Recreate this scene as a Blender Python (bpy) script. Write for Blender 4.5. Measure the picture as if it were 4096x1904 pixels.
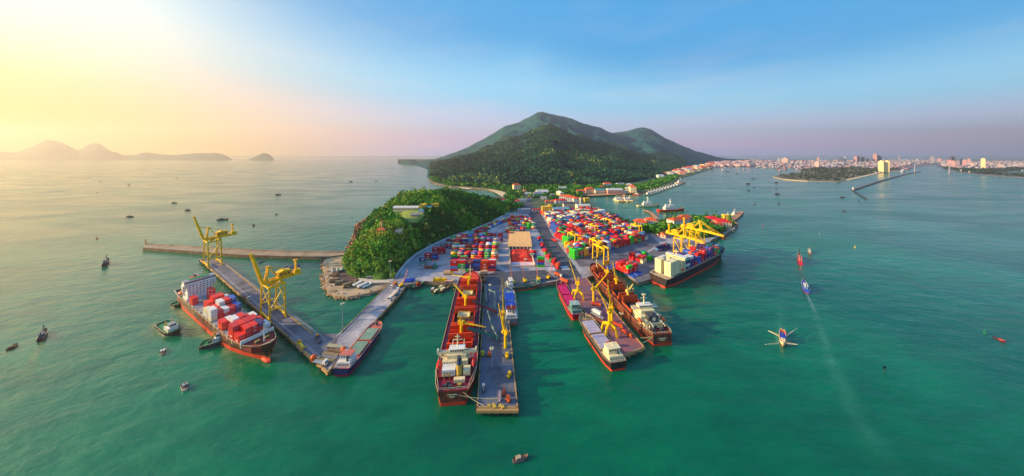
import bpy, math, random
import numpy as np
from mathutils import Vector, Matrix, noise as mnoise
from mathutils.geometry import tessellate_polygon
for _o in list(bpy.data.objects): bpy.data.objects.remove(_o)
scene = bpy.context.scene
COL = scene.collection
RAD = math.radians
random.seed(7)
RNG = np.random.default_rng(11)

# ------------------------------------------------------------------ camera
F, CX, HZ, CAMH = 1018.0, 2048.0, 622.0, 100.0     # focal length, centre column, horizon row (4096 px wide frame), height in metres
cam = bpy.data.cameras.new('camera')
cam.sensor_width = 36.0
cam.lens = 36.0 * F / 4096.0
cam.shift_y = -(952.0 - HZ) / 4096.0
cam.clip_start, cam.clip_end = 1.0, 150000.0
camo = bpy.data.objects.new('camera', cam)
camo.location = (0, 0, CAMH)
camo.rotation_euler = (RAD(90), 0, 0)
COL.objects.link(camo)
scene.camera = camo

def lin(r, g, b):
    f = lambda c: (c/255/12.92) if c/255 <= 0.04045 else ((c/255+0.055)/1.055)**2.4
    return (f(r), f(g), f(b), 1.0)

# ------------------------------------------------------------------ sky and sun
SUN_AZ, SUN_EL = -93.0, 17.0      # degrees, azimuth measured from the view direction (+Y) towards +X
world = bpy.data.worlds.new('World'); scene.world = world
world.use_nodes = True
wt = world.node_tree; wn = wt.nodes; wl = wt.links
for n in list(wn): wn.remove(n)
def wnode(t, **k):
    n = wn.new(t)
    for a, b in k.items(): setattr(n, a, b)
    return n
def wmath(op, a, b=None, clamp=False):
    n = wnode('ShaderNodeMath', operation=op); n.use_clamp = clamp
    for i, x in enumerate((a, b)):
        if x is None: continue
        if isinstance(x, (int, float)): n.inputs[i].default_value = x
        else: wl.new(x, n.inputs[i])
    return n.outputs[0]
def wmix(fac, a, b, blend='MIX'):
    n = wnode('ShaderNodeMix', data_type='RGBA', blend_type=blend); n.clamp_factor = True
    for i, x in ((0, fac), (6, a), (7, b)):
        if isinstance(x, (int, float)): n.inputs[i].default_value = x
        elif isinstance(x, tuple): n.inputs[i].default_value = x
        else: wl.new(x, n.inputs[i])
    return n.outputs[2]
tc = wnode('ShaderNodeTexCoord')
nrm = wnode('ShaderNodeVectorMath', operation='NORMALIZE'); wl.new(tc.outputs['Generated'], nrm.inputs[0])
sepx = wnode('ShaderNodeSeparateXYZ'); wl.new(nrm.outputs[0], sepx.inputs[0])
sd = Vector((math.sin(RAD(SUN_AZ))*math.cos(RAD(SUN_EL)), math.cos(RAD(SUN_AZ))*math.cos(RAD(SUN_EL)), math.sin(RAD(SUN_EL))))
dotn = wnode('ShaderNodeVectorMath', operation='DOT_PRODUCT'); wl.new(nrm.outputs[0], dotn.inputs[0]); dotn.inputs[1].default_value = sd
dpos = wmath('MAXIMUM', dotn.outputs['Value'], 0.0)
elev = wmath('MAXIMUM', sepx.outputs[2], 0.0)
away = wmath('MAXIMUM', wmath('MULTIPLY', dotn.outputs['Value'], -1.0), 0.0)
elev2 = wmath('MULTIPLY', elev, wmath('ADD', 1.0, wmath('MULTIPLY', away, 0.9)))      # the sky is deeper blue opposite the sun
ramp = wnode('ShaderNodeValToRGB'); wl.new(elev2, ramp.inputs[0])
cr = ramp.color_ramp; cr.interpolation = 'EASE'
stops = [(0.0, lin(176,176,226)), (0.06, lin(200,180,222)), (0.12, lin(184,198,234)), (0.24, lin(136,202,236)), (0.46, lin(60,156,214)), (1.0, lin(48,128,200))]
cr.elements[0].position, cr.elements[0].color = stops[0]
cr.elements[1].position, cr.elements[1].color = stops[-1]
for p, c in stops[1:-1]:
    e = cr.elements.new(p); e.color = c
sky = wnode('ShaderNodeTexSky', sky_type='NISHITA')
sky.sun_disc = False
sky.sun_elevation = RAD(SUN_EL)
sky.sun_rotation = RAD(SUN_AZ)
sky.altitude = 100; sky.air_density = 1.2; sky.dust_density = 1.5; sky.ozone_density = 2.0
skys = wnode('ShaderNodeVectorMath', operation='SCALE'); wl.new(sky.outputs[0], skys.inputs[0]); skys.inputs['Scale'].default_value = 0.08
base = wmix(0.12, ramp.outputs[0], skys.outputs[0])
# warm afterglow round the sun, spreading widest along the horizon
g1 = wmath('POWER', dpos, 2.4)
low = wmath('POWER', wmath('SUBTRACT', 1.0, elev, True), 6.0)
warm = wmix(wmath('MULTIPLY', wmath('MULTIPLY', g1, 1.15), low, True), base, lin(250,188,146))
g3 = wmath('MULTIPLY', wmath('POWER', dpos, 9.0), 2.1)
core = wnode('ShaderNodeVectorMath', operation='SCALE'); core.inputs[0].default_value = (1.0, 0.85, 0.46); wl.new(g3, core.inputs['Scale'])
glow0 = wmix(1.0, warm, core.outputs[0], 'ADD')
low2 = wmath('POWER', wmath('SUBTRACT', 1.0, elev, True), 5.5)
glow1 = wmix(wmath('MULTIPLY', wmath('MULTIPLY', wmath('POWER', dpos, 3.2), 2.5), low2, True), glow0, (0.62, 0.38, 0.0, 1.0))
# thin uneven veil of high cloud
cm = wnode('ShaderNodeMapping'); cm.inputs['Scale'].default_value = (1.4, 1.4, 7.0); wl.new(nrm.outputs[0], cm.inputs['Vector'])
cn = wnode('ShaderNodeTexNoise'); cn.inputs['Scale'].default_value = 2.2; cn.inputs['Detail'].default_value = 6; wl.new(cm.outputs[0], cn.inputs['Vector'])
cf = wmath('MULTIPLY', wmath('SUBTRACT', cn.outputs['Fac'], 0.48, True), 0.7, True)
glow = wmix(wmath('MULTIPLY', cf, wmath('POWER', wmath('SUBTRACT', 1.0, elev, True), 2.0)), glow1, lin(246,206,214))
bg = wnode('ShaderNodeBackground'); wl.new(glow, bg.inputs[0]); bg.inputs[1].default_value = 0.78
wo = wnode('ShaderNodeOutputWorld'); wl.new(bg.outputs[0], wo.inputs[0])

sun = bpy.data.lights.new('sun', 'SUN')
sun.energy = 5.0; sun.angle = RAD(0.6); sun.color = (1.0, 0.73, 0.36)
suno = bpy.data.objects.new('sun', sun)
suno.rotation_euler = sd.to_track_quat('Z', 'Y').to_euler()
suno.location = (-400, 100, 400)
COL.objects.link(suno)

# ------------------------------------------------------------------ picture settings
scene.render.engine = 'CYCLES'
scene.view_settings.view_transform = 'Standard'
scene.view_settings.look = 'None'
scene.view_settings.exposure = 0.85
scene.view_settings.gamma = 1.0
scene.view_settings.use_curve_mapping = False
cy = scene.cycles
cy.use_denoising = True
cy.max_bounces = 5; cy.diffuse_bounces = 2; cy.glossy_bounces = 2; cy.transmission_bounces = 2
cy.volume_bounces = 0; cy.transparent_max_bounces = 12
cy.sample_clamp_indirect = 4.0

# ------------------------------------------------------------------ helpers
def G(u, v, z=0.0):
    """ground point seen at photo position (u, v), at height z"""
    y = F * (CAMH - z) / (v - HZ)
    return Vector(((u - CX) / F * y, y, z))
def AT(u, v, y):
    """point at photo position (u, v) at distance y"""
    return Vector(((u - CX) / F * y, y, CAMH - (v - HZ) / F * y))

MATS = {}
def mat(name, col, rough=0.6, var=0.12, scale=0.6, metal=0.0, spec=0.35, bump=0.0, bscale=2.0, dirt=None, dirt_amt=0.0, dscale=0.15):
    """painted or mineral surface: base colour with slow noise variation, optional stains and relief"""
    if name in MATS: return MATS[name]
    m = bpy.data.materials.new(name); m.use_nodes = True
    nt = m.node_tree; N = nt.nodes; L = nt.links
    b = N['Principled BSDF']
    b.inputs['Roughness'].default_value = rough
    b.inputs['Metallic'].default_value = metal
    b.inputs['Specular IOR Level'].default_value = spec
    c = lin(*col)
    t = N.new('ShaderNodeTexCoord')
    nz = N.new('ShaderNodeTexNoise'); nz.inputs['Scale'].default_value = scale; nz.inputs['Detail'].default_value = 5
    L.new(t.outputs['Object'], nz.inputs['Vector'])
    r = N.new('ShaderNodeValToRGB')
    r.color_ramp.elements[0].position = 0.3; r.color_ramp.elements[1].position = 0.7
    r.color_ramp.elements[0].color = tuple(x*(1-var) for x in c[:3]) + (1,)
    r.color_ramp.elements[1].color = tuple(min(1, x*(1+var)) for x in c[:3]) + (1,)
    L.new(nz.outputs['Fac'], r.inputs[0])
    out = r.outputs[0]
    if dirt:
        n2 = N.new('ShaderNodeTexNoise'); n2.inputs['Scale'].default_value = dscale; n2.inputs['Detail'].default_value = 8
        n2.inputs['Roughness'].default_value = 0.65
        L.new(t.outputs['Object'], n2.inputs['Vector'])
        r2 = N.new('ShaderNodeValToRGB'); r2.color_ramp.elements[0].position = 0.45; r2.color_ramp.elements[1].position = 0.68
        r2.color_ramp.elements[1].color = (dirt_amt,)*3 + (1,)
        r2.color_ramp.elements[0].color = (0, 0, 0, 1)
        L.new(n2.outputs['Fac'], r2.inputs[0])
        mx = N.new('ShaderNodeMix'); mx.data_type = 'RGBA'
        L.new(r2.outputs[0], mx.inputs[0]); L.new(out, mx.inputs[6]); mx.inputs[7].default_value = lin(*dirt)
        out = mx.outputs[2]
    L.new(out, b.inputs['Base Color'])
    if bump:
        nb = N.new('ShaderNodeTexNoise'); nb.inputs['Scale'].default_value = bscale; nb.inputs['Detail'].default_value = 6
        L.new(t.outputs['Object'], nb.inputs['Vector'])
        bp = N.new('ShaderNodeBump'); bp.inputs['Strength'].default_value = bump; bp.inputs['Distance'].default_value = 0.3
        L.new(nb.outputs['Fac'], bp.inputs['Height']); L.new(bp.outputs[0], b.inputs['Normal'])
    MATS[name] = m
    return m

def tag(o, label=None, cat=None, group=None, kind=None):
    if label: o['label'] = label
    if cat: o['category'] = cat
    if group: o['group'] = group
    if kind: o['kind'] = kind
    return o
def empty(name, loc, rz=0.0, label=None, cat=None, group=None):
    o = bpy.data.objects.new(name, None); o.empty_display_size = 1
    COL.objects.link(o); o.location = loc; o.rotation_euler = (0, 0, rz)
    return tag(o, label, cat, group)
def link(name, me, parent=None, loc=None, rz=0.0):
    o = bpy.data.objects.new(name, me); COL.objects.link(o)
    if parent is not None: o.parent = parent
    if loc is not None: o.location = loc
    if rz: o.rotation_euler = (0, 0, rz)
    return o

class MB:
    """collects shapes into one mesh"""
    def __init__(s): s.v = []; s.f = []; s.m = []; s.mats = []
    def mi(s, m):
        if m not in s.mats: s.mats.append(m)
        return s.mats.index(m)
    def add(s, vs, fs, m, M=None):
        k = len(s.v); i = s.mi(m)
        if M is not None: vs = [M @ Vector(v) for v in vs]
        s.v += [tuple(v) for v in vs]
        s.f += [tuple(k+j for j in f) for f in fs]; s.m += [i]*len(fs)
        return s
    def box(s, c, d, m, rz=0.0, M=None):
        x, y, z = d[0]/2, d[1]/2, d[2]/2
        vs = [Vector(p) for p in ((-x,-y,-z),(x,-y,-z),(x,y,-z),(-x,y,-z),(-x,-y,z),(x,-y,z),(x,y,z),(-x,y,z))]
        if rz: R = Matrix.Rotation(rz, 3, 'Z'); vs = [R @ v for v in vs]
        C = Vector(c); vs = [v + C for v in vs]
        return s.add(vs, [(0,3,2,1),(4,5,6,7),(0,1,5,4),(1,2,6,5),(2,3,7,6),(3,0,4,7)], m, M)
    def bar(s, a, b, w, m, h=None, w2=None):
        """square-section beam from a to b, w wide and h high, tapering to w2"""
        a = Vector(a); b = Vector(b); d = (b-a)
        if d.length < 1e-6: return s
        h = w if h is None else h; w2 = w if w2 is None else w2; k = w2/w
        up = Vector((0,0,1)) if abs(d.normalized().z) < 0.95 else Vector((1,0,0))
        sx = d.cross(up).normalized(); sz = sx.cross(d).normalized()
        vs = []
        for p, q in ((a, 1.0), (b, k)):
            for i, j in ((-1,-1),(1,-1),(1,1),(-1,1)): vs.append(p + sx*(i*w/2*q) + sz*(j*h/2*q))
        return s.add(vs, [(0,1,2,3),(7,6,5,4),(0,4,5,1),(1,5,6,2),(2,6,7,3),(3,7,4,0)], m)
    def tube(s, a, b, r, m, n=8, r2=None):
        a = Vector(a); b = Vector(b); d = b-a; r2 = r if r2 is None else r2
        up = Vector((0,0,1)) if abs(d.normalized().z) < 0.95 else Vector((1,0,0))
        sx = d.cross(up).normalized(); sz = sx.cross(d).normalized()
        vs = []
        for p, q in ((a, r), (b, r2)):
            for i in range(n):
                t = 2*math.pi*i/n; vs.append(p + sx*(q*math.cos(t)) + sz*(q*math.sin(t)))
        fs = [(i, n+i, n+(i+1) % n, (i+1) % n) for i in range(n)] + [tuple(range(n)), tuple(range(2*n-1, n-1, -1))]
        return s.add(vs, fs, m)
    def prism(s, pts, z0, z1, m):
        """polygon pts (counter-clockwise) extruded from z0 to z1"""
        n = len(pts)
        vs = [(p[0], p[1], z0) for p in pts] + [(p[0], p[1], z1) for p in pts]
        fs = [(i, (i+1) % n, n+(i+1) % n, n+i) for i in range(n)] + [tuple(range(n, 2*n)), tuple(range(n-1, -1, -1))]
        return s.add(vs, fs, m)
    def prof(s, pts, y0, y1, m):
        """polygon in the x-z plane extruded along y"""
        n = len(pts)
        vs = [(p[0], y0, p[1]) for p in pts] + [(p[0], y1, p[1]) for p in pts]
        fs = [(i, n+i, n+(i+1) % n, (i+1) % n) for i in range(n)] + [tuple(range(n)), tuple(range(2*n-1, n-1, -1))]
        return s.add(vs, fs, m)
    def dome(s, c, r, m, n=10, k=5, sz=1.0, full=False):
        vs = []; fs = []; k0 = -k if full else 0
        for j in range(k0, k+1):
            t = math.pi/2*j/k
            for i in range(n):
                a = 2*math.pi*i/n; vs.append((c[0]+r*math.cos(t)*math.cos(a), c[1]+r*math.cos(t)*math.sin(a), c[2]+r*sz*math.sin(t)))
        for j in range(k-k0):
            for i in range(n): fs.append((j*n+i, j*n+(i+1) % n, (j+1)*n+(i+1) % n, (j+1)*n+i))
        return s.add(vs, fs, m)
    def mesh(s, name):
        me = bpy.data.meshes.new(name); me.from_pydata(s.v, [], s.f)
        for m in s.mats: me.materials.append(m)
        if len(s.mats) > 1: me.polygons.foreach_set('material_index', s.m)
        me.update()
        return me
    def build(s, name, parent=None, loc=None, rz=0.0):
        return link(name, s.mesh(name), parent, loc, rz)

def copy_tree(o, parent=None):
    c = o.copy(); COL.objects.link(c); c.parent = parent
    for ch in list(o.children): copy_tree(ch, c)
    return c
def np_mesh(name, V, Fc, mats, mi=None, smooth=False):
    """mesh from numpy arrays; Fc is (n, k) with k = 3 or 4"""
    me = bpy.data.meshes.new(name)
    V = np.asarray(V, dtype=np.float32); Fc = np.asarray(Fc, dtype=np.int32); k = Fc.shape[1]
    me.vertices.add(len(V)); me.vertices.foreach_set('co', V.ravel())
    me.loops.add(Fc.size); me.loops.foreach_set('vertex_index', Fc.ravel())
    me.polygons.add(len(Fc)); me.polygons.foreach_set('loop_start', np.arange(0, Fc.size, k, dtype=np.int32))
    me.polygons.foreach_set('loop_total', np.full(len(Fc), k, dtype=np.int32))
    for m in mats: me.materials.append(m)
    if mi is not None: me.polygons.foreach_set('material_index', np.asarray(mi, dtype=np.int32))
    if smooth: me.polygons.foreach_set('use_smooth', np.ones(len(Fc), dtype=bool))
    me.update(calc_edges=True); me.validate()
    return me
def in_poly(x, y, P):
    """points (arrays) inside polygon P"""
    c = np.zeros(np.shape(x), dtype=bool); n = len(P); j = n-1
    for i in range(n):
        xi, yi = P[i][0], P[i][1]; xj, yj = P[j][0], P[j][1]
        if yi != yj: c ^= ((yi > y) != (yj > y)) & (x < (xj-xi)*(y-yi)/(yj-yi)+xi)
        j = i
    return c
def vnoise(x, y, sc, seed=0, octv=4):
    """value noise on arrays, about -1..1"""
    out = np.zeros(np.shape(x)); amp = 1.0; tot = 0
    for o in range(octv):
        xs = np.asarray(x)/sc + 37.1*seed + 11.3*o; ys = np.asarray(y)/sc + 17.7*seed + 5.9*o
        xi = np.floor(xs); yi = np.floor(ys); fx = xs-xi; fy = ys-yi
        fx = fx*fx*(3-2*fx); fy = fy*fy*(3-2*fy)
        h = lambda a, b: np.modf(np.abs(np.sin(a*127.1+b*311.7+seed*7.7)*43758.5453))[0]*2-1
        out += amp*((h(xi,yi)*(1-fx)+h(xi+1,yi)*fx)*(1-fy)+(h(xi,yi+1)*(1-fx)+h(xi+1,yi+1)*fx)*fy)
        tot += amp; amp *= 0.5; sc *= 0.5
    return out/tot
# ================================================================== the setting
def sea_material():
    m = bpy.data.materials.new('sea_water'); m.use_nodes = True
    nt = m.node_tree; N = nt.nodes; L = nt.links
    b = N['Principled BSDF']
    t = N.new('ShaderNodeTexCoord')
    n1 = N.new('ShaderNodeTexNoise'); n1.inputs['Scale'].default_value = 0.006; n1.inputs['Detail'].default_value = 4
    L.new(t.outputs['Object'], n1.inputs['Vector'])
    r = N.new('ShaderNodeValToRGB')
    r.color_ramp.elements[0].position = 0.36; r.color_ramp.elements[1].position = 0.64
    r.color_ramp.elements[0].color = (0.000, 0.106, 0.054, 1); r.color_ramp.elements[1].color = (0.000, 0.172, 0.076, 1)
    L.new(n1.outputs['Fac'], r.inputs[0])
    n4 = N.new('ShaderNodeTexNoise'); n4.inputs['Scale'].default_value = 0.09; n4.inputs['Detail'].default_value = 5
    mp4 = N.new('ShaderNodeMapping'); mp4.inputs['Scale'].default_value = (0.45, 1.3, 1.0); mp4.inputs['Rotation'].default_value = (0, 0, 0.35)
    L.new(t.outputs['Object'], mp4.inputs['Vector']); L.new(mp4.outputs[0], n4.inputs['Vector'])
    r4 = N.new('ShaderNodeValToRGB'); r4.color_ramp.elements[0].position = 0.3; r4.color_ramp.elements[1].position = 0.72
    r4.color_ramp.elements[0].color = (0.74, 0.78, 0.82, 1); r4.color_ramp.elements[1].color = (1.16, 1.14, 1.08, 1)
    L.new(n4.outputs['Fac'], r4.inputs[0])
    mu = N.new('ShaderNodeMix'); mu.data_type = 'RGBA'; mu.blend_type = 'MULTIPLY'; mu.inputs[0].default_value = 1.0
    L.new(r.outputs[0], mu.inputs[6]); L.new(r4.outputs[0], mu.inputs[7])
    L.new(mu.outputs[2], b.inputs['Base Color'])
    b.inputs['Roughness'].default_value = 0.16
    b.inputs['IOR'].default_value = 1.333
    b.inputs['Specular IOR Level'].default_value = 0.5
    mp = N.new('ShaderNodeMapping'); mp.inputs['Scale'].default_value = (0.55, 1.0, 1.0); mp.inputs['Rotation'].default_value = (0, 0, RAD(-18))
    L.new(t.outputs['Object'], mp.inputs['Vector'])
    n2 = N.new('ShaderNodeTexNoise'); n2.inputs['Scale'].default_value = 0.55; n2.inputs['Detail'].default_value = 4; n2.inputs['Roughness'].default_value = 0.6
    L.new(mp.outputs[0], n2.inputs['Vector'])
    n3 = N.new('ShaderNodeTexNoise'); n3.inputs['Scale'].default_value = 0.12; n3.inputs['Detail'].default_value = 4
    L.new(mp.outputs[0], n3.inputs['Vector'])
    b2 = N.new('ShaderNodeBump'); b2.inputs['Strength'].default_value = 0.5; b2.inputs['Distance'].default_value = 0.42
    b3 = N.new('ShaderNodeBump'); b3.inputs['Strength'].default_value = 0.5; b3.inputs['Distance'].default_value = 1.8
    n5 = N.new('ShaderNodeTexNoise'); n5.inputs['Scale'].default_value = 0.012; n5.inputs['Detail'].default_value = 5; n5.inputs['Distortion'].default_value = 0.8
    mp5 = N.new('ShaderNodeMapping'); mp5.inputs['Scale'].default_value = (0.5, 1.6, 1.0); mp5.inputs['Rotation'].default_value = (0, 0, RAD(14))
    L.new(t.outputs['Object'], mp5.inputs['Vector']); L.new(mp5.outputs[0], n5.inputs['Vector'])
    r5 = N.new('ShaderNodeMapRange'); r5.inputs['From Min'].default_value = 0.35; r5.inputs['From Max'].default_value = 0.65; r5.inputs['To Min'].default_value = 0.22; r5.inputs['To Max'].default_value = 0.85
    L.new(n5.outputs['Fac'], r5.inputs['Value']); L.new(r5.outputs[0], b2.inputs['Strength'])
    r6 = N.new('ShaderNodeMapRange'); r6.inputs['From Min'].default_value = 0.35; r6.inputs['From Max'].default_value = 0.65; r6.inputs['To Min'].default_value = 0.08; r6.inputs['To Max'].default_value = 0.24
    L.new(n5.outputs['Fac'], r6.inputs['Value']); L.new(r6.outputs[0], b.inputs['Roughness'])
    L.new(n3.outputs['Fac'], b3.inputs['Height']); L.new(n2.outputs['Fac'], b2.inputs['Height'])
    L.new(b3.outputs[0], b2.inputs['Normal']); L.new(b2.outputs[0], b.inputs['Normal'])
    return m
sea = np_mesh('sea', [(-90000,-800,0),(90000,-800,0),(90000,90000,0),(-90000,90000,0)], [(0,1,2,3)], [sea_material()])
tag(link('sea', sea), kind='structure', label='green and blue sea of the harbour bay', cat='sea')

def interp(pts, x):
    xs = [p[0] for p in pts]; ys = [p[1] for p in pts]
    return np.interp(x, xs, ys)

def forest_material(name, dark, mid, light, soil=None, sc=0.02, bump=1.0, bsc=0.12):
    m = bpy.data.materials.new(name); m.use_nodes = True
    nt = m.node_tree; N = nt.nodes; L = nt.links; b = N['Principled BSDF']
    b.inputs['Roughness'].default_value = 0.9; b.inputs['Specular IOR Level'].default_value = 0.1
    t = N.new('ShaderNodeTexCoord')
    n1 = N.new('ShaderNodeTexNoise'); n1.inputs['Scale'].default_value = sc; n1.inputs['Detail'].default_value = 9; n1.inputs['Roughness'].default_value = 0.68
    L.new(t.outputs['Object'], n1.inputs['Vector'])
    r = N.new('ShaderNodeValToRGB'); e = r.color_ramp.elements
    e[0].position = 0.34; e[0].color = lin(*dark); e[1].position = 0.66; e[1].color = lin(*light)
    k = e.new(0.5); k.color = lin(*mid)
    L.new(n1.outputs['Fac'], r.inputs[0]); out = r.outputs[0]
    if soil:
        n2 = N.new('ShaderNodeTexNoise'); n2.inputs['Scale'].default_value = sc*0.55; n2.inputs['Detail'].default_value = 6
        L.new(t.outputs['Object'], n2.inputs['Vector'])
        r2 = N.new('ShaderNodeValToRGB'); r2.color_ramp.elements[0].position = 0.66; r2.color_ramp.elements[1].position = 0.74
        L.new(n2.outputs['Fac'], r2.inputs[0])
        mx = N.new('ShaderNodeMix'); mx.data_type = 'RGBA'; L.new(r2.outputs[0], mx.inputs[0]); L.new(out, mx.inputs[6]); mx.inputs[7].default_value = lin(*soil)
        out = mx.outputs[2]
    L.new(out, b.inputs['Base Color'])
    nb = N.new('ShaderNodeTexNoise'); nb.inputs['Scale'].default_value = bsc; nb.inputs['Detail'].default_value = 5
    L.new(t.outputs['Object'], nb.inputs['Vector'])
    bp = N.new('ShaderNodeBump'); bp.inputs['Strength'].default_value = bump; bp.inputs['Distance'].default_value = 6.0
    L.new(nb.outputs['Fac'], bp.inputs['Height']); L.new(bp.outputs[0], b.inputs['Normal'])
    return m
M_FOREST_HAZE = forest_material('hazy_mountain_forest', (16,54,74), (30,78,88), (56,106,94), soil=(54,112,86), sc=0.011, bump=1.0, bsc=0.06)  # distance haze put into the foliage colours as a blue tint
M_HILLGRD = forest_material('hill_scrub', (30,66,30), (52,98,38), (96,128,56), soil=(150,146,84), sc=0.05)

# ---- the mountain: crest lines with a front and a back slope, joined
RIDGES = [
  dict(sil=[(1690,712),(1718,690),(1760,662),(1849,633),(1966,592),(2082,548),(2141,516),(2199,503),(2257,525),(2344,566),(2420,585),(2490,601),(2577,628),(2665,652),(2740,668),(2800,676)],
       crest=[(1690,1300),(1800,1650),(2000,2100),(2200,2300),(2450,2200),(2740,2300)],
       foot=[(1690,1150),(1718,1106),(1803,830),(1873,800),(1954,765),(2027,740),(2100,780),(2350,800),(2450,830),(2540,900),(2640,1095),(2700,1305),(2740,1497),(2800,2000)], back=2400),
  dict(sil=[(1640,656),(1675,647),(1745,636),(1803,615),(1873,589),(1937,554),(2018,505),(2071,490),(2117,467),(2147,449),(2167,445),(2193,451),(2234,461),(2286,473),(2339,496),(2397,508),(2438,528),(2490,545),(2577,582),(2665,633),(2700,650)],
       crest=[(1640,3100),(1800,3300),(2150,3600),(2700,3600)],
       foot=[(1640,2800),(1700,1900),(1760,1400),(2200,1300),(2600,1500),(2700,1700)], back=2400),
  dict(sil=[(2400,545),(2438,533),(2502,525),(2542,514),(2572,508),(2607,519),(2659,551),(2723,580),(2781,604),(2857,624),(2892,633),(2944,637),(2990,644),(3010,648)],
       crest=[(2400,4200),(3010,4200)], foot=[(2400,1900),(2650,1700),(2740,1900),(2800,2500),(2857,3200),(3010,3900)], back=2500),
  dict(sil=[(1590,657),(1600,652),(1615,642),(1634,637),(1652,641),(1669,646),(1690,648)], crest=[(1590,3000),(1690,3000)], foot=[(1590,2880),(1690,2700)], back=500),
]
def mountain_height(U, Y):
    Z = np.full(U.shape, -6.0)
    X = (U-CX)/F*Y
    gul = 0.75-2.2*np.abs(vnoise(X+0.25*Y, Y*0.6, 520, 3, 5))+0.35*vnoise(X, Y, 150, 7, 3); fine = vnoise(X, Y, 110, 5, 4)
    for R in RIDGES:
        us = [p[0] for p in R['sil']]
        yc = interp(R['crest'], U); yf = interp(R['foot'], U)
        zc = CAMH - (interp(R['sil'], U)-HZ)/F*yc
        t = np.clip((Y-yf)/np.maximum(yc-yf, 1), -1, 1.0)
        tb = np.clip((Y-yc)/R['back'], 0, 1)
        front = np.where(t > 0, zc*np.clip(t, 0, 1)**1.12, -6.0)
        w = np.clip(4*t*(1-t), 0, 1)
        front = front + w*(zc*0.17*gul*(t > 0) - zc*0.06)
        z = np.where(Y <= yc, front, zc*(1-tb)**1.1)
        out = (U < us[0]) | (U > us[-1])
        z = np.where(out, -6.0, z)
        Z = np.maximum(Z, z)
    return Z + np.where(Z > 15, 11*fine, 0)
nu, ny = 420, 300
us = np.linspace(1588, 3012, nu); ys = 700*np.exp(np.linspace(0, math.log(6900/700), ny))
UU, YY = np.meshgrid(us, ys)
ZZ = mountain_height(UU, YY)
V = np.stack([(UU-CX)/F*YY, YY, ZZ], -1).reshape(-1, 3)
idx = np.arange(nu*ny).reshape(ny, nu)
Fq = np.stack([idx[:-1,:-1], idx[:-1,1:], idx[1:,1:], idx[1:,:-1]], -1).reshape(-1, 4)
keep = (ZZ.reshape(-1)[Fq] > -5.5).any(1)
mo = link('mountain', np_mesh('mountain', V, Fq[keep], [M_FOREST_HAZE], smooth=True))
tag(mo, 'forested blue green mountain with two peaks behind the port', 'mountain', kind='structure')

# ---- far hazy range on the left and the islet
def far_range(name, sil, yc, foot, label, rough=0.5):
    us = np.linspace(sil[0][0], sil[-1][0], 160); t = np.linspace(0, 2, 34)
    U, T = np.meshgrid(us, t)
    zc = np.maximum(CAMH-(interp(sil, U)-HZ)/F*yc, 0)
    Yv = np.where(T <= 1, foot+(yc-foot)*T, yc+(T-1)*800)
    X = (U-CX)/F*Yv
    n = vnoise(X, Yv, 500, 9, 5)
    k = np.where(T <= 1, T**1.1, (2-T)**1.1)
    Z = zc*k + zc*0.22*n*np.clip(4*(T*(1-T)), 0, 1)*(T < 1) - 3*(k < .01)
    V = np.stack([X, Yv, Z], -1).reshape(-1, 3)
    i = np.arange(U.size).reshape(U.shape)
    Fq = np.stack([i[:-1,:-1], i[:-1,1:], i[1:,1:], i[1:,:-1]], -1).reshape(-1, 4)
    o = link(name, np_mesh(name, V, Fq, [M_FOREST_HAZE], smooth=True))
    return tag(o, label, 'mountains', kind='structure')
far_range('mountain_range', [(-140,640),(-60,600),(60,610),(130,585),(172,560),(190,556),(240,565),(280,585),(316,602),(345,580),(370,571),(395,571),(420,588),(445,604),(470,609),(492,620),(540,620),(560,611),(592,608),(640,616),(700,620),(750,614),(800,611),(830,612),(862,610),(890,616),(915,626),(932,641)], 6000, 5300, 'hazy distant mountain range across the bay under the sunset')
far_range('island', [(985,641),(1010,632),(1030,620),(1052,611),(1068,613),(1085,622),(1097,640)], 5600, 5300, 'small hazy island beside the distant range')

# ---- port ground
def sheet(name, pts, z, m, skirt=None, label=None, kind='structure', parent=None, cat=None):
    tri = tessellate_polygon([[Vector((p[0], p[1], 0)) for p in pts]])
    V = [(p[0], p[1], z) for p in pts]; Fc = []
    for a, b, c in tri:
        A, B, C = (Vector(V[i]) for i in (a, b, c))
        Fc.append((a, b, c) if (B-A).cross(C-A).z > 0 else (a, c, b))
    n = len(V); mi = [0]*len(Fc); mats = [m]
    if skirt:
        mats.append(skirt[1]); V += [(p[0], p[1], skirt[0]) for p in pts]
        area = sum(pts[i][0]*pts[(i+1) % n][1]-pts[(i+1) % n][0]*pts[i][1] for i in range(n))
        for i in range(n):
            j = (i+1) % n
            Fc.append((i, n+i, n+j, j) if area > 0 else (i, j, n+j, n+i)); mi.append(1)
    me = bpy.data.meshes.new(name); me.from_pydata(V, [], Fc)
    for q in mats: me.materials.append(q)
    me.polygons.foreach_set('material_index', mi); me.update()
    return tag(link(name, me, parent), label, cat, kind=kind)
M_CONC = mat('concrete_apron', (174,168,174), 0.85, 0.16, 0.12, dirt=(104,96,100), dirt_amt=0.75, dscale=0.07, bump=0.1)
M_CONC_D = mat('dark_concrete', (118,114,124), 0.85, 0.16, 0.08, dirt=(68,62,68), dirt_amt=0.75, dscale=0.07, bump=0.1)
M_QUAYW = mat('quay_wall', (150,128,104), 0.9, 0.2, 0.3, dirt=(78,62,48), dirt_amt=0.8, dscale=0.4)
M_ASPH = mat('asphalt', (84,86,98), 0.9, 0.14, 0.1, dirt=(60,60,68), dirt_amt=0.6, dscale=0.12)
M_EARTH = mat('village_ground', (70,92,62), 0.95, 0.2, 0.05, dirt=(140,126,104), dirt_amt=0.7, dscale=0.04)
M_DIRT = mat('bare_earth', (188,162,130), 0.95, 0.2, 0.1, dirt=(88,74,70), dirt_amt=0.8, dscale=0.09)
M_SAND = mat('sand', (226,196,156), 0.95, 0.1, 0.2)
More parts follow.
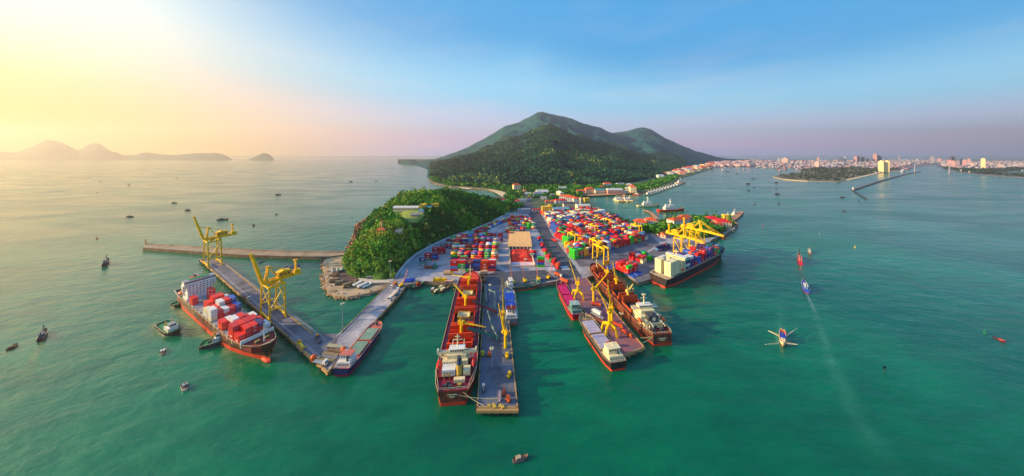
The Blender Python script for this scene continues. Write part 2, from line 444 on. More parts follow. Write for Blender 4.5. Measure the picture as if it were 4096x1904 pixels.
M_GRASS = mat('grass_field', (128,148,66), 0.95, 0.22, 0.12, dirt=(176,160,96), dirt_amt=0.6, dscale=0.08)
GZ = 2.5
port_px = [(1628,1138),(1664,1131),(1700,1124),(1834,1134),(1905,1140),(2045,1148),(2166,1134),(2235,1122),(2345,1110),(2434,1080),(2471,1067),
           (2488,1073),(2514,1104),(2551,1130),(2606,1114),(2800,1003),(2852,955),(2878,944),(2905,932),(2940,914),(2938,893),(2925,876),(2860,868),(2760,872),(2674,878),(2623,872),(2575,890),
           (2526,906),(2480,886),(2430,862),(2395,842),(2345,812),(2324,783)]
port_pts = [G(u, v, GZ) for u, v in port_px]
far_px = [(2350,784),(2450,778),(2540,772),(2560,770),(2620,762),(2671,742),(2731,708),(2771,698),(2835,678),(2845,668)]
far_pts = [G(u, v, GZ) for u, v in far_px] + [Vector((2600,3400,GZ)), Vector((-300,2400,GZ)), Vector((-420,1500,GZ))]
left_px = [(1715,716),(1733,731),(1803,746),(1873,749),(1954,757),(2010,776)]
left_pts = [G(u, v, GZ) for u, v in left_px]
back_pts = [Vector((-20,640,GZ)), Vector((-60,560,GZ)), Vector((-62,430,GZ))]
# hillside boundary of the yard, from far to near
wall_px = [(2035,851),(1959,892),(1895,918),(1797,950),(1717,988),(1667,1016),(1625,1050),(1596,1085),(1578,1112),(1558,1133)]
wall_pts = [G(u, v, GZ) for u, v in wall_px]
gpts = port_pts + far_pts + left_pts + back_pts[:2] + wall_pts
sheet('port_ground', gpts, GZ, M_CONC, (-4, M_QUAYW), 'grey concrete apron of the container port', cat='ground')

# surface sheets on the apron
def patch(name, px, m, dz, z=GZ, label=None, cat='ground'):
    return sheet(name, [G(u, v, z) for u, v in px], z+dz, m, label=label, cat=cat)
sheet('shore_ground', [G(2324,783,GZ)]+far_pts+left_pts+back_pts[:2]+[G(2036,851,GZ), G(2100,846,GZ), G(2300,840,GZ)], GZ+0.005, M_EARTH, label='green shore ground at the foot of the mountain', cat='ground')
patch('village_ground', [(2038,846),(2085,846),(2150,862),(2170,852),(2176,835),(2385,830),(2326,785),(2352,785),(2450,779),(2538,773),(2556,771),(2560,745),(2480,735),(2300,735),(2040,745),(2012,772),(2006,800),(2020,830)], M_EARTH, 0.01, label='green village ground between yard and mountain')
patch('headland_ground', [(2530,906),(2576,891),(2624,874),(2674,880),(2760,874),(2860,870),(2922,878),(2934,893),(2936,912),(2900,930),(2850,950),(2790,958),(2700,945),(2620,938),(2560,930)], M_EARTH, 0.01, label='green headland ground with trees beside the wharf')
patch('road', [(2236,1120),(2330,1110),(2300,1066),(2208,940),(2168,862),(2150,842),(2118,800),(2104,800),(2092,842),(2118,862),(2160,940),(2206,1040)], M_ASPH, 0.012, label='dark asphalt road between the two container yards', cat='road')
patch('yard_pavement', [(2318,1066),(2480,1062),(2640,975),(2600,935),(2396,842),(2176,850),(2215,920)], M_CONC_D, 0.016, label='dark pavement under the large container yard')
patch('yard_pavement', [(2520,1104),(2552,1128),(2606,1112),(2796,1002),(2780,965),(2650,978),(2488,1068)], M_CONC_D, 0.016, label='dark wharf pavement beside the container ship')
patch('central_roadway', [(1985,1075),(2020,1086),(2180,1080),(2232,1118),(2166,1131),(2045,1144),(1910,1137),(1905,1108),(1975,1090),(1968,960),(1990,960)], M_ASPH, 0.008, label='grey roadway behind the finger piers', cat='road')
patch('sand_beach', [(1954,757),(1985,760),(2010,766),(2030,775),(2036,785),(2010,787),(1990,776),(1968,763)], M_SAND, 0.02, label='pale sand beach at the foot of the mountain', cat='beach')
patch('sand_beach', [(1830,747),(1865,749),(1890,753),(1870,756),(1845,752)], M_SAND, -0.6, label='small pale beach patch on the mountain shore', cat='beach')
patch('quay_strip', [(2350,783),(2450,778),(2540,772),(2545,768),(2450,773),(2350,777)], mat('brick_quay', (206,140,104), 0.9, 0.15, 0.1), 0.02, label='orange brown quay along the far harbour basin', cat='quay')
M_LINE = mat('road_paint', (214,214,206), 0.7, 0.06, 0.3)
patch('median_strip', [(2228,1060),(2236,1060),(2152,905),(2148,905)], mat('hedge_strip', (60,88,52), 0.9, 0.3, 0.4), 0.03, label='narrow planted median of the yard road', cat='median')
patch('pale_slab', [(2188,1066),(2216,1066),(2224,1080),(2194,1083)], mat('pale_concrete', (196,192,200), 0.85, 0.08, 0.2), 0.02, label='pale concrete slab beside the bulk stockyard')
patch('pale_slab', [(2240,1065),(2268,1064),(2282,1078),(2250,1080)], mat('pale_concrete', (196,192,200)), 0.02, label='pale concrete slab on the yard road')

# ---- the wooded hill
hill_ctrl = [ # photo position and height of points on the hill surface
 (1394,1096,2.5),(1424,1108,2.5),(1467,1110,2.5),(1520,1112,2.5),(1570,1112,2.5),(1596,1085,2.5),(1640,1040,2.5),(1667,1016,2.5),(1717,988,2.5),(1797,950,2.5),(1895,918,2.5),(1959,892,2.5),(2035,851,3),
 (1376,1040,0.5),(1385,1012,0.5),(1406,990,0.5),(1425,950,0.5),(1438,926,0.5),(1438,899,0.5),(1486,862,0.5),(1525,835,0.5),
 (1430,1050,10),(1480,1050,14),(1530,1060,13),(1440,985,14),(1470,940,20),(1527,930,26),(1600,920,28),(1600,990,18),(1560,1050,12),(1650,960,16),
 (1526,884,20),(1580,858,28),(1650,866,29),(1720,868,29),(1680,905,23),(1750,900,18),(1830,890,13),(1900,870,13),(1780,854,28),(1850,838,23),
 (1450,935,4),(1462,900,5),(1502,868,8),(1418,1000,4),(1535,842,16),(1456,960,9),(1552,826,28),(1590,800,34),(1654,786,37),(1686,778,38),(1797,778,37),(1876,784,31),(1940,798,22),(1990,808,13),(1960,850,9),
]
ctrl = []
for u, v, z in hill_ctrl: p = G(u, v, z); ctrl.append((p.x, p.y, z))
ctrl += [(-270,460,-2),(-250,520,-3),(-200,570,-3),(-120,620,-2),(-60,600,2),(-170,510,12),(-120,540,12),(-35,520,3),(-225,470,1)]
ctrl = np.array(ctrl)
def tps(r): return np.where(r > 0, r*r*np.log(np.maximum(r, 1e-9)), 0)
D = np.hypot(ctrl[:,None,0]-ctrl[None,:,0], ctrl[:,None,1]-ctrl[None,:,1])/100
K = tps(D) + np.eye(len(ctrl))*0.02
P = np.c_[np.ones(len(ctrl)), ctrl[:,:2]/100]
A = np.block([[K, P], [P.T, np.zeros((3,3))]])
W = np.linalg.solve(A, np.r_[ctrl[:,2], 0, 0, 0])
def hill_height(x, y):
    x = np.asarray(x, float); y = np.asarray(y, float); s = x.shape; x = x.ravel(); y = y.ravel()
    r = np.hypot(x[:,None]-ctrl[None,:,0], y[:,None]-ctrl[None,:,1])/100
    z = tps(r) @ W[:len(ctrl)] + W[-3] + W[-2]*x/100 + W[-1]*y/100
    return z.reshape(s)
hill_out = [G(u, v, 2.5) for u, v in [(1384,1090),(1424,1110),(1467,1112),(1520,1113),(1574,1112),(1596,1085),(1625,1050),(1667,1016),(1717,988),(1797,950),(1895,918),(1959,892),(2035,851)]] + [Vector((-8,470,0)), Vector((-20,600,0)), Vector((-110,600,0)), Vector((-190,540,0)), Vector((-225,470,0)), Vector((-228,440,0))] + [G(u, v, 0) for u, v in [(1480,850),(1430,895),(1426,930),(1414,960),(1394,996),(1372,1014),(1368,1044)]]
hx = np.linspace(-345, 0, 150); hy = np.linspace(195, 660, 190)
HX, HY = np.meshgrid(hx, hy); HZZ = hill_height(HX, HY)
ins = in_poly(HX, HY, hill_out)
HZZ = np.where(ins, HZZ, -3.0)
i = np.arange(HX.size).reshape(HX.shape)
Fq = np.stack([i[:-1,:-1], i[:-1,1:], i[1:,1:], i[1:,:-1]], -1).reshape(-1, 4)
kq = ins.reshape(-1)[Fq].any(1)
ho = link('hill', np_mesh('hill', np.stack([HX, HY, HZZ], -1).reshape(-1, 3), Fq[kq], [M_HILLGRD], smooth=True))
tag(ho, 'wooded green hill at the left edge of the container yard', 'hill', kind='structure')

# ---- rocky reclaimed point between breakwater and pier
pt_px = [(1372,1012),(1345,1024),(1297,1040),(1290,1060),(1300,1104),(1304,1140),(1309,1164),(1335,1180),(1390,1187),(1437,1180),(1484,1169),(1537,1154),(1566,1134),(1578,1112),(1520,1108),(1467,1106),(1424,1100),(1394,1080),(1380,1040)]
pt_pts = [G(u, v, 1.8) for u, v in pt_px]
point = sheet('reclaimed_point', pt_pts, 1.8, M_DIRT, (-3, M_DIRT), 'bare earth point armoured with boulders beside the bridge', cat='ground')
patch('work_yard', [(1330,1070),(1392,1092),(1424,1112),(1470,1122),(1560,1116),(1556,1134),(1470,1140),(1400,1136),(1350,1140),(1330,1120)], mat('muddy_yard', (104,84,84), 0.95, 0.2, 0.15, dirt=(70,56,58), dirt_amt=0.7, dscale=0.2), 0.03, 1.8, label='dark muddy work yard on the reclaimed point')
patch('access_road', [(1424,1104),(1440,1122),(1480,1132),(1560,1130),(1578,1120),(1572,1108),(1500,1118),(1462,1112),(1436,1098)], mat('pale_road', (206,196,186), 0.9, 0.08, 0.2), 0.05, 1.8, label='pale service road at the foot of the hill', cat='road')

# ---- far city ground, park spit and lagoon bank
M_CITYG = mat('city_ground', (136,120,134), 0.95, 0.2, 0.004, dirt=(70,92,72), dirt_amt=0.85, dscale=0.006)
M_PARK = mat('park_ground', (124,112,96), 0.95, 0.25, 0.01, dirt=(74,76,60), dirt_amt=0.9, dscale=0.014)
c_px = [(2820,670),(2892,669.5),(2991,667),(3090,668),(3166,674),(3195,684),(3260,690),(3350,696),(3500,694),(3560,688),(3640,676),(3700,664),(3790,653)]
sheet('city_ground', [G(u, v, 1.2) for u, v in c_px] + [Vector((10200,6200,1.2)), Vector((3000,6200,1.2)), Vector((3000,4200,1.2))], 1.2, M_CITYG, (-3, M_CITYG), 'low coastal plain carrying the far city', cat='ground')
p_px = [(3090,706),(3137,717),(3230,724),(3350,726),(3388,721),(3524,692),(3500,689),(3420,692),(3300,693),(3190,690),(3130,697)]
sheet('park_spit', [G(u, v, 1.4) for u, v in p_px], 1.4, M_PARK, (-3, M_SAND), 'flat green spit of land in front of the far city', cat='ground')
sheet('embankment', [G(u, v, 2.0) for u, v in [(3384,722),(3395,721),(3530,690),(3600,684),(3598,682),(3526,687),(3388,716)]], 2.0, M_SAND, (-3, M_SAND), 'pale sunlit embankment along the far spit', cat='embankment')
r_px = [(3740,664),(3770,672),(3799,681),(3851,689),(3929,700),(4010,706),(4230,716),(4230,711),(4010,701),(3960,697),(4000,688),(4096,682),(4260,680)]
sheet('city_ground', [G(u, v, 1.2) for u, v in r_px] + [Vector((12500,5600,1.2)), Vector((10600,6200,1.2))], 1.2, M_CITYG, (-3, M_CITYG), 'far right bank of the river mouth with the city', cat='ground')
# ------------------------------------------------------------------ air
hz = bpy.data.materials.new('haze'); hz.use_nodes = True
hn = hz.node_tree.nodes; hl = hz.node_tree.links
for n in list(hn): hn.remove(n)
pv = hn.new('ShaderNodeVolumePrincipled'); ou = hn.new('ShaderNodeOutputMaterial')
pv.inputs['Color'].default_value = (0.84, 0.76, 0.70, 1); pv.inputs['Density'].default_value = 0.0001; pv.inputs['Anisotropy'].default_value = 0.42
hl.new(pv.outputs[0], ou.inputs['Volume'])
hb = MB(); hb.box((0, 3400, 440), (33000, 8800, 900), hz)
ha = hb.build('haze'); tag(ha, kind='stuff', label='pale evening haze over the bay', cat='haze')
# ================================================================== piers and quays
M_DECK = mat('pier_deck', (118,114,124), 0.85, 0.2, 0.2, dirt=(66,60,70), dirt_amt=0.9, dscale=0.12, bump=0.08)
M_DECK_P = mat('pier_deck_dusty', (146,142,152), 0.85, 0.2, 0.2, dirt=(214,200,194), dirt_amt=0.85, dscale=0.09)
M_DECK_D = mat('pier_deck_coal', (112,114,128), 0.8, 0.22, 0.06, dirt=(52,48,50), dirt_amt=0.9, dscale=0.06, bump=0.08)
M_DECK_R = mat('pier_deck_ore', (124,92,104), 0.85, 0.2, 0.12, dirt=(190,96,84), dirt_amt=0.75, dscale=0.09, bump=0.08)
M_BEAM = mat('pier_beam', (188,150,96), 0.9, 0.2, 0.5, dirt=(96,74,52), dirt_amt=0.6, dscale=0.5)
M_PILE = mat('pier_pile', (150,122,88), 0.9, 0.25, 0.6, dirt=(52,60,44), dirt_amt=0.8, dscale=0.7)
M_YEL = mat('crane_yellow', (250,198,4), 0.5, 0.12, 0.4, dirt=(176,104,20), dirt_amt=0.55, dscale=0.45)
M_YELD = mat('crane_yellow_deep', (236,168,4), 0.45, 0.12, 0.4, dirt=(170,104,20), dirt_amt=0.5, dscale=0.5)
M_STEEL = mat('dark_steel', (70,72,78), 0.5, 0.15, 0.6)
M_GLASS = mat('dark_glass', (30,40,52), 0.12, 0.05, 0.5, spec=0.6)
M_WHITE = mat('white_paint', (232,228,220), 0.5, 0.05, 0.3, dirt=(190,160,130), dirt_amt=0.45, dscale=0.35)
M_RED = mat('red_paint', (206,34,30), 0.5, 0.12, 0.4)
M_ORANGE = mat('orange_paint', (236,96,30), 0.5, 0.1, 0.4)
M_GREYP = mat('grey_paint', (150,154,160), 0.55, 0.1, 0.4)

def ccw(pts):
    a = sum(pts[i][0]*pts[(i+1) % len(pts)][1]-pts[(i+1) % len(pts)][0]*pts[i][1] for i in range(len(pts)))
    return pts if a > 0 else pts[::-1]
def inset_along(a, b, n, off, centre):
    d = (b-a); nn = Vector((-d.y, d.x, 0)).normalized()
    if (centre-(a+b)/2).dot(nn) < 0: nn = -nn
    return [a + d*((k+0.5)/n) + nn*off for k in range(n)]
def pier(name, label, px, m, edges, dz=1.1, z=GZ, spacing=4.5, beam=M_BEAM):
    pts = [G(u, v, z) for u, v in px]
    cen = sum(pts, Vector())/len(pts); cen.z = 0
    root = empty(name, cen, 0, label, 'pier')
    loc = [p-cen for p in pts]
    sheet('deck', loc, z, m, (z-dz, beam), parent=root, kind=None)
    for (i, j, side) in edges:
        a, b = pts[i].copy(), pts[j].copy(); a.z = b.z = 0
        d = b-a; nn = Vector((-d.y, d.x, 0)).normalized()
        if (side-(a+b)/2).dot(nn) < 0: nn = -nn        # nn points inwards
        kb = MB(); k0 = a+nn*0.35-cen; k1 = b+nn*0.35-cen
        kb.bar((k0.x, k0.y, z+0.16), (k1.x, k1.y, z+0.16), 0.5, beam, 0.32); kb.build('kerb', root)
        pm = MB(); pm.tube((0,0,-4), (0,0,z-dz+0.05), 0.42, M_PILE, 8); pme = pm.mesh('pile')
        fm = MB(); fm.box((0,0,z-1.2), (0.5,0.6,1.9), M_STEEL); fme = fm.mesh('fender')
        n = max(2, int(d.length/spacing)); ang = math.atan2(d.y, d.x)+math.pi/2
        for k in range(n):
            p = a + d*((k+0.5)/n) + nn*0.7 - cen
            link('pile', pme, root, (p.x, p.y, 0))
            if k % 2 == 0:
                q = a + d*((k+0.5)/n) - nn*0.27 - cen
                link('fender', fme, root, (q.x, q.y, 0), ang)
    return root, cen
C0 = Vector((-150, 170, 0))
lp, lpc = pier('container_pier', 'long grey container pier with crane rails left of the bay',
   [(797,1037),(1310,1492),(1254+106*0.98,1334),(1254,1336),(880,1036)], M_DECK, [(0,1,C0), (3,4,Vector((-200,160,0))), (4,0,Vector((-200,190,0)))])
bp_, bpc = pier('approach_bridge', 'pale dusty approach bridge joining the container pier to shore',
   [(1310,1492),(1600,1179),(1628,1138.5),(1558,1133.5),(1360,1332),(1254+106*0.98,1334)], M_DECK_P, [(0,1,Vector((-130,160,0))), (1,2,Vector((-110,180,0))), (3,4,Vector((-60,120,0)))], z=GZ+0.004)
cp_, cpc = pier('finger_pier', 'coal stained grey finger pier beside the central red bulk carrier',
   [(1937,1139),(1906,1634),(2074,1634),(2023,1141)], M_DECK_D, [(0,1,Vector((0,140,0))), (1,2,Vector((0,160,0))), (2,3,Vector((-10,150,0)))], spacing=3.2, z=GZ+0.003)
rp_, rpc = pier('finger_pier', 'reddish ore stained finger pier between barges and the right bulk carrier',
   [(2235,1121),(2485,1428),(2581,1391),(2345,1110)], M_DECK_R, [(0,1,Vector((60,170,0))), (1,2,Vector((50,180,0))), (2,3,Vector((40,160,0)))], spacing=3.4, z=GZ+0.003)
# crane rails on the container pier
A_, B_ = G(810,1046,GZ), G(1290,1470,GZ)
for k, off in enumerate((2.2, 9.2)):
    d = (B_-A_).normalized(); nn = Vector((-d.y, d.x, 0)); nn = nn if nn.y > 0 else -nn
    for s in (-0.35, 0.35):
        a = A_+nn*(off+s)-lpc; b = B_+nn*(off+s)-d*(6+12*k)-lpc
        r = MB(); r.bar((a.x,a.y,GZ+0.06), (b.x,b.y,GZ+0.06), 0.16, mat('rail_steel', (176,170,176), 0.4, 0.1), 0.12); r.build('crane_rail', lp)
# wheel tracks and lane lines along the approach bridge
for k, (a, b, m) in enumerate((((1350,1352),(1566,1142),M_STEEL), ((1362,1352),(1574,1142),M_STEEL), ((1344,1346),(1560,1138),M_LINE))):
    P, Q = G(*a, GZ)-bpc, G(*b, GZ)-bpc; q = MB(); q.bar((P.x,P.y,GZ+.02), (Q.x,Q.y,GZ+.02), .28, m, .02); q.build('lane_line', bp_)
# end beam of the central pier, with bollards
e0, e1 = G(1906,1634,GZ)-cpc, G(2074,1634,GZ)-cpc
m_ = MB(); m_.bar((e0.x,e0.y-0.5,GZ-0.4), (e1.x,e1.y-0.5,GZ-0.4), 0.9, M_BEAM, 1.0); m_.build('end_beam', cp_)
for root, cen, a, b, n in ((cp_, cpc, (1912,1610), (1945,1160), 7), (cp_, cpc, (2066,1610), (2018,1180), 7), (lp, lpc, (830,1070), (1290,1468), 12), (rp_, rpc, (2262,1150), (2478,1412), 7)):
    P, Q = G(*a, GZ), G(*b, GZ)
    mb = MB(); mb.tube((0,0,0), (0,0,0.55), 0.22, M_STEEL, 8); mb.tube((0,0,0.55), (0,0,0.75), 0.36, M_STEEL, 8); me = mb.mesh('bollard')
    for k in range(n):
        p = P.lerp(Q, k/(n-1))-cen; link('bollard', me, root, (p.x, p.y, GZ))

# ---- breakwater
bw_near = [(571,990),(792,1006),(968,1019),(1150,1024),(1310,1027),(1380,1018)]
bw_far = [(590,976),(792,988),(968,1000),(1150,1007),(1300,1009),(1380,1008)]
bz = 3.0
bn = [G(u,v,bz) for u,v in bw_near]; bf = [G(u,v,bz) for u,v in bw_far]
bc = (bn[0]+bn[-1])/2; bc.z = 0
bwr = empty('breakwater', bc, 0, 'long concrete breakwater running left from the wooded hill', 'breakwater')
M_BW = mat('breakwater_concrete', (170,146,122), 0.9, 0.16, 0.1, dirt=(112,92,80), dirt_amt=0.7, dscale=0.12)
sheet('deck', [p-bc for p in bn]+[p-bc for p in bf[::-1]], bz, M_BW, (-3, mat('breakwater_side', (126,104,84), 0.9, 0.2, 0.15, dirt=(58,48,40), dirt_amt=0.85, dscale=0.25)), parent=bwr, kind=None)
for k in range(len(bf)-1):
    a = bf[k]-bc; b = bf[k+1]-bc
    m_ = MB(); m_.bar((a.x,a.y-0.5,bz+0.45), (b.x,b.y-0.5,bz+0.45), 0.8, M_BW, 0.9); m_.build('parapet', bwr)
am = MB(); am.prism([(-0.8,-0.7),(0.8,-0.7),(0.6,0.7),(-0.6,0.7)], -0.8, 0.7, M_BW); ame = am.mesh('armour_block')
rr = random.Random(3)
for k in range(64):
    t = 0.28+0.72*k/64; s = t*(len(bf)-1); i0 = min(int(s), len(bf)-2); p = bf[i0].lerp(bf[i0+1], s-i0)-bc
    link('armour_block', ame, bwr, (p.x, p.y+1.6, bz-0.3+rr.uniform(-.2,.4)), rr.uniform(0,3))
p = G(588,976,bz)-bc
m_ = MB(); m_.tube((p.x,p.y-1,bz), (p.x,p.y-1,bz+5.0), 0.45, M_ORANGE, 8, 0.3); m_.dome((p.x,p.y-1,bz+5.0), 0.5, M_RED, 8, 3); m_.build('beacon', bwr)

# ================================================================== cranes
def sts_crane(loc, heading, label, boom_up=True, s=1.0, boom=20.0):
    """ship-to-shore gantry: local x runs inland (boom towards -x), y along the rails"""
    r = empty('gantry_crane', loc, heading, label, 'crane', 'gantry cranes on the wharves'); r.scale = (s,s,s)
    Hh, ga, gl = 20.0, 7.0, 15.0
    for x in (0, ga):
        for y in (-gl/2, gl/2):
            m = MB(); m.tube((x,y,0.9), (x,y*0.86,Hh), 0.44, M_YEL, 10, 0.38); lg = m.build('leg', r)
            m = MB(); m.box((x,y,0.55), (0.8,2.6,0.7), M_YELD)
            for q in (-0.9,-0.3,0.3,0.9): m.tube((x-0.18,y+q,0.28), (x+0.18,y+q,0.28), 0.27, M_STEEL, 8)
            m.build('bogie', lg)
        m = MB(); m.bar((x,-gl/2,1.9), (x,gl/2,1.9), 0.75, M_YEL, 0.8); m.build('sill_beam', r)
        m = MB(); m.bar((x,-gl/2*0.86,Hh), (x,gl/2*0.86,Hh), 0.9, M_YEL, 1.2); m.build('portal_beam', r)
    for y in (-gl/2, gl/2):
        m = MB(); m.bar((0,y*.96,7.0), (ga,y*.96,7.0), 0.5, M_YEL, 0.6); m.build('tie_beam', r)
        m = MB(); m.bar((0,y*.96,7.2), (ga,y*.88,Hh-1), 0.42, M_YEL); m.build('brace', r)
        m = MB(); m.bar((0,y*.86,Hh), (ga,y*.86,Hh), 0.8, M_YEL, 1.0); m.build('side_beam', r)
    for x in (0, ga):
        m = MB(); m.bar((x,-gl/2*.95,9.5), (x,gl/2*.88,Hh-0.8), 0.36, M_YEL); m.build('brace', r)
    # trolley girders, rear part over land
    g = MB()
    for y in (-1.7, 1.7): g.bar((-1.2,y,Hh+1.7), (17.0,y,Hh+1.7), 0.7, M_YEL, 1.5)
    for k in range(7): g.bar((-0.8+k*2.9,-1.7,Hh+2.1), (-0.8+k*2.9,1.7,Hh+2.1), 0.35, M_YELD)
    g.build('girder', r)
    h = MB(); h.box((8.5,0,Hh+4.0), (6.0,4.2,3.2), M_YELD); h.prof([(5.3,Hh+5.6),(11.7,Hh+5.6),(8.5,Hh+6.5)], -2.2, 2.2, M_YEL); h.build('machinery_house', r)
    for k in range(3):
        w = MB(); w.box((6.6+k*1.9,-2.12,Hh+4.2), (0.9,0.06,1.0), M_STEEL); w.build('louvre', r)
    rm = MB(); rm.box((15.2,0,Hh+3.0), (3.0,3.0,2.0), M_YEL); rm.bar((14.6,-0.9,Hh+3), (14.6,-0.9,Hh+10.2), 0.55, M_YEL); rm.bar((14.6,0.9,Hh+3), (14.6,0.9,Hh+10.2), 0.55, M_YEL)
    for k in range(5): rm.bar((14.6,-0.9,Hh+4+k*1.4), (14.6,0.9,Hh+5.2+k*1.4), 0.25, M_YELD)
    rm.box((14.6,0,Hh+10.2), (2.0,2.2,0.5), M_YELD); rm.build('rear_mast', r)
    # A-frame
    ap = Vector((1.2, 0, Hh+10.5))
    a = MB()
    for y in (-2.2, 2.2):
        a.bar((0,y,Hh+0.6), (ap.x,y*0.45,ap.z), 0.65, M_YEL); a.bar((ga,y,Hh+1.0), (ap.x,y*0.45,ap.z), 0.42, M_YEL)
    a.box(ap, (1.4,2.6,0.8), M_YELD); a.build('a_frame', r)
    for y in (-1.2, 1.2):
        st = MB(); st.tube((ap.x,y*.6,ap.z), (16.0,y,Hh+2.5), 0.13, M_YEL, 5); st.build('stay', r)
    # boom
    if boom_up: tip = Vector((-6.2, 0, Hh+1.7+boom*0.96)); 
    else: tip = Vector((-boom, 0, Hh+0.6))
    h0 = Vector((-1.3, 0, Hh+1.7))
    b = MB()
    for y in (-1.7, 1.7): b.bar(h0+Vector((0,y,0)), tip+Vector((0,y*.8,0)), 0.75, M_YEL, 1.4, 0.5)
    for k in range(8):
        p = h0.lerp(tip, (k+0.5)/8); b.bar(p+Vector((0,-1.6,0)), p+Vector((0,1.6,0)), 0.35, M_YELD)
    bo = b.build('boom', r)
    for y in (-1.4, 1.4):
        for t in ((0.55, 0.9) if not boom_up else (0.5,)):
            q = h0.lerp(tip, t); st = MB(); st.tube((ap.x,y*.5,ap.z), (q.x,y,q.z+0.5), 0.14, M_YEL, 5); st.build('stay', r)
    tr = MB(); tr.box((3.4,0,Hh+0.6), (2.4,3.0,0.8), M_YELD); tr.box((3.0,1.2,Hh-0.8), (1.4,1.5,1.7), M_YEL); tr.box((2.28,1.2,Hh-0.8), (0.05,1.2,1.1), M_GLASS); tr.build('trolley_cab', r)
    ld = MB()
    for q in range(12): ld.bar((ga+0.7,gl/2*.9-0.4,1.5+q*1.5), (ga+0.7,gl/2*.9+0.4,1.5+q*1.5), 0.08, M_YELD)
    ld.bar((ga+.7,gl/2*.9-.4,1), (ga+.7,gl/2*.9-.4,Hh), 0.1, M_YELD); ld.bar((ga+.7,gl/2*.9+.4,1), (ga+.7,gl/2*.9+.4,Hh), 0.1, M_YELD); ld.build('ladder', r)
    return r
dL = (B_-A_).normalized(); angL = math.atan2(dL.y, dL.x)+math.pi/2      # inland normal of the container pier
sts_crane(G(1061,1276,GZ), angL, 'yellow gantry crane with raised boom at the middle of the container pier')
sts_crane(G(824,1064,GZ), angL, 'yellow gantry crane with raised boom at the far end of the container pier', s=1.1)
angR = math.atan2(.836, -.549)
sts_crane(Vector((163,239.5,GZ)), angR, 'nearer yellow gantry crane with boom lowered over the right container ship', False, 0.98, 15)
sts_crane(Vector((189,254,GZ)), angR, 'farther yellow gantry crane with boom lowered over the right container ship', False, 1.06, 17)

def rtg(loc, heading, label, s=1.0):
    r = empty('yard_crane', loc, heading, label, 'crane', 'yellow yard cranes over the container stacks'); r.scale = (s,s,s)
    sp, wb, Hh = 13.0, 5.0, 13.0
    for x in (-sp/2, sp/2):
        for y in (-wb/2, wb/2):
            m = MB(); m.bar((x,y,1.2), (x,y*0.8,Hh), 0.75, M_YEL); lg = m.build('leg', r)
            m = MB(); m.tube((x-0.35,y,0.6), (x+0.35,y,0.6), 0.6, M_STEEL, 10); m.build('wheel', lg)
        m = MB(); m.bar((x,-wb/2,1.5), (x,wb/2,1.5), 0.8, M_YEL); m.build('sill_beam', r)
        m = MB(); m.bar((x,-wb/2*.9,7.0), (x,wb/2*.9,7.0), 0.5, M_YEL); m.build('tie_beam', r)
    for y in (-wb/2*0.8, wb/2*0.8):
        m = MB(); m.bar((-sp/2-0.4,y,Hh+0.5), (sp/2+0.4,y,Hh+0.5), 0.8, M_YEL, 1.3); m.build('girder', r)
    m = MB(); m.box((1.5,0,Hh+1.6), (3.6,4.2,1.0), M_YELD); m.box((1.0,0,Hh+2.5), (2.0,2.0,1.0), M_YEL); m.build('trolley', r)
    m = MB(); m.box((3.8,0,Hh-1.2), (1.5,1.6,1.8), M_YEL); m.box((3.03,0,Hh-1.2), (0.05,1.2,1.2), M_GLASS); m.build('cab', r)
    m = MB(); m.box((-sp/2,0,3.0), (1.2,3.2,2.0), M_YELD); m.build('power_pack', r)
    return r
angY = math.atan2(.868, -.497)
for u, v, s, lb in ((2292,985,1.0,'yellow yard crane nearest the road in the large container yard'), (2372,940,0.9,'yellow yard crane in the middle rear of the large container yard'), (2383,1015,1.0,'yellow yard crane just behind the front one in the large yard'),
                    (2402,1050,1.12,'yellow yard crane over the front row of the large container yard'), (2430,908,0.8,'rearmost yellow yard crane near the bay side trees'), (2545,942,0.95,'yellow yard crane at the right edge of the large yard')):
    rtg(G(u, v, GZ), angY+RAD(-8), lb, s)

